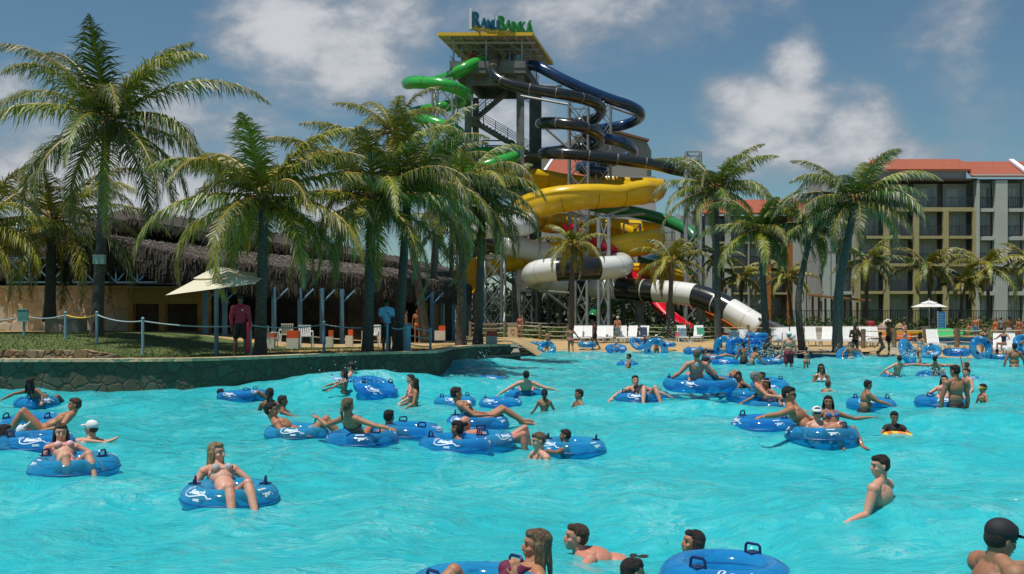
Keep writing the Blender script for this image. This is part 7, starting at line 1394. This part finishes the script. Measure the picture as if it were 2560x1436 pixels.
# rope fences on the deck
wood = mat('weathered_post', (.24, .19, .12), .85, var=.4, vscale=4, bump=.5, bscale=20); rp = mat('pale_rope', (.50, .44, .34), .9)
def ropefence(pts, h_, levels, label, r=.11, rr_=.03, sags=.06):
    o = empty('rope_fence', pts[0], label, 'rope fence', 'rope fences on the deck'); T = []
    for x, y, z in pts: mb = MB(); mb.tube([(x, y, z - .1), (x, y, z + h_)], r, 10); mb.build('post', wood, o)
    for lv in levels:
        for a, b in zip(pts, pts[1:]): mb = MB(); mb.tube(sag(Vector(a) + Vector((0, 0, lv)), Vector(b) + Vector((0, 0, lv)), sags), rr_, 6); mb.build('rope', rp, o)
def FX(l, Y): return [(GX(p, Y), Y, float(gz(GX(p, Y), Y))) for p in l]
ropefence(FX([1176, 1262, 1350, 1420, 1520, 1612, 1700, 1790], 78), 1.15, (.35, .68, 1.0), 'long rope and post fence behind the left loungers')
ropefence(FX([1308, 1398, 1480], 84), 1.5, (.9, 1.2), 'short rope fence with a tall post under the front white loop')
ropefence(FX([1790, 1870, 1950, 2030, 2110, 2190], 77), 1.15, (.45, 1.0), 'rope fence behind the right loungers and white trough')
ropefence(FX([2158, 2235, 2313, 2392, 2470, 2560, 2640], 62), 1.1, (.35, .68, 1.0), 'near rope fence with thick posts before the yellow and green slides', .14)
ropefence(FX([2150, 2230, 2312, 2388, 2460, 2540, 2620], 72), 1.0, (.5, .85), 'farther rope fence across the deck before the garden')
# gate, bin with recycling mark
o = empty('wooden_gate', FX([1226], 77)[0], 'small brown picket gate beside the cream bin', 'gate'); mb = MB(); x0, Y, z = FX([1212], 77)[0]; x1 = GX(1240, 77)
for k in range(7): x = x0 + (x1 - x0) * k / 6; mb.box(x, x + .07, Y, Y + .04, z, z + 1.05)
mb.build('picket', wood, o); mb = MB(); mb.box(x0, x1 + .07, Y - .04, Y - .003, z + .2, z + .28); mb.box(x0, x1 + .07, Y - .04, Y - .003, z + .85, z + .93); mb.build('crossbar', wood, o)
x, Y, z = FX([1281], 72)[0]; o = empty('litter_bin', (x, Y, z), 'cream litter bin with a round orange mark and grey lid', 'bin'); mb = MB(); mb.box(-.32, .32, -.3, .3, 0, .85); mb.build('body', mat('cream_bin', (.60, .52, .33), .7, var=.2), o, world=False); mb = MB(); mb.box(-.35, .35, -.33, .33, .852, 1.0); mb.build('lid', mat('grey_lid', (.3, .3, .28), .6), o, world=False)
mb = MB(); mb.tube([(.02 + .13 * math.cos(t_), -.305, .40 + .16 * math.sin(t_)) for t_ in [k * .42 for k in range(14)]], .022, 5); mb.build('round_mark', mat('mark_orange', (.5, .10, .03), .6), o, world=False)
# blue notice board
x, Y, z = FX([2354], 84)[0]; o = empty('notice_stand', (x, Y, z), 'tall blue notice board with pale lines beside the white parasol', 'notice board'); mb = MB(); mb.box(-.27, .27, -.03, .03, .25, 2.1); mb.build('panel', mat('notice_blue', (.03, .18, .50), .5, var=.15), o, world=False)
mb = MB()
for k in range(7): mb.box(-.2, .2 - .1 * (k % 3 == 1), -.036, -.031, 1.85 - k * .2, 1.89 - k * .2)
mb.build('pale_line', mat('notice_pale', (.3, .5, .75), .6), o, world=False); mb = MB(); mb.box(-.33, -.27, -.05, .05, 0, 2.15); mb.box(.27, .33, -.05, .05, 0, 2.15); mb.build('frame', mat('notice_grey', (.35, .4, .45), .6), o, world=False)
mb = MB(); mb.box(-.28, .28, -.3, .3, 0, .9); mb.box(-.31, .31, -.33, .33, .901, .96); o = mb.build('litter_bin', mat('grey_bin', (.35, .36, .32), .7, var=.2)); x, Y, z = FX([2315], 83)[0]; o.location = (x, Y, z); tag(o, 'grey bin at the foot of the white parasol', 'bin')
# thatch garden parasols
for px, lab in [(2206, 'small thatched garden umbrella at the left of the flowering bush'), (2249, 'small thatched garden umbrella right of the flowering bush')]:
    x, Y, z = FX([px], 83)[0]; o = empty('thatched_umbrella', (x, Y, z), lab, 'garden umbrella', 'thatched garden umbrellas'); mb = MB(); mb.tube([(0, 0, 0), (0, 0, 1.2)], .05, 8); mb.build('pole', wood, o, world=False); mb = MB(); mb.tube([(0, 0, 1.05), (0, 0, 1.25), (0, 0, 1.45)], [.38, .28, .04], 14); q = mb.build('canopy', mat('pale_thatch', (.42, .30, .14), .9, var=.4, bump=1), o, world=False)
    q.scale = (1, 1, 1); o.location.z = z - .2
# raised tiled planter edge with the pool palms
pl = empty('planter_edge', (GX(1920, 57), 57, 0), 'low dark blue tiled plinth at the waterline under the pool palms', 'pool edge'); pts, _ = catmull([(GX(1745, 60.5), 60.5, 0), (GX(1790, 59.6), 59.6, 0), (GX(1900, 56.3), 56.3, 0), (GX(2000, 53.6), 53.6, 0), (GX(2095, 51.6), 51.6, 0), (GX(2125, 51.8), 51.8, 0), (GX(2140, 54), 54, 0)], .4)
mb = MB(); wallmesh(mb, pts, -1.0, .26, 2.6); tl = mat('navy_tile', (.03, .07, .16), .25, var=.5, vscale=9); mb.build('tiled_face', tl, pl); mb = MB(); wallmesh(mb, [Vector((p_.x, p_.y - .05, 0)) for p_ in pts], .262, .33, 3.0); mb.build('stone_top', mat('sand_step', (.40, .31, .20), .8, var=.3, vscale=2), pl)
# children's pool behind the right fence
cp = mat('shallow_pool_water', (.10, .42, .48), .08); mb = MB(); x0, x1 = GX(2330, 68), GX(2560, 68); zq = float(gz(GX(2440, 66), 66)) + .012
mb.box(x0, x1, 65.5, 70.5, zq - .3, zq); o = mb.build('children_pool_water', cp); tag(o, kind='structure', label='strip of shallow pale water behind the near rope fence'); mb = MB(); mb.box(x0 - .2, x1 + .2, 70.51, 70.9, zq - .2, zq + .35); o = mb.build('tiled_kerb', tl); tag(o, 'navy tiled kerb behind the strip of shallow water', 'kerb')
# foam and spray where the water breaks
fo = mat('white_foam', (.82, .88, .88), .5, trans=.3); rr = random.Random(17); mb = MB()
def spray(px, py, Y, r, n, up=.5):
    c = P(px, py, Y)
    for _ in range(n):
        a = rr.gauss(0, 1) * r; b_ = abs(rr.gauss(0, 1)) * r * up; s_ = rr.uniform(.005, .016) * (Y / 30) ** .6; mb.ell(c + Vector((a, rr.gauss(0, .3), b_)), (s_, s_, s_), n=5, k=4)
spray(1180, 893, 45, .5, 220, .7); spray(1165, 900, 44, .7, 120, .4); spray(1700, 862, 62, .8, 260, .9); spray(1560, 866, 63, .6, 110, .7); spray(1915, 893, 46.5, .5, 240, .7); spray(2270, 893, 45.5, .45, 160, .6); spray(2335, 940, 32, .4, 130, .5); spray(890, 962, 25.6, .5, 110, .4); spray(2225, 888, 52, .3, 60, .7); spray(1735, 985, 26, .5, 60, .2); spray(2100, 880, 52, .4, 60, .6)
tag(mb.build('spray', fo), 'white droplets thrown up where the swell breaks', 'spray', kind='stuff')
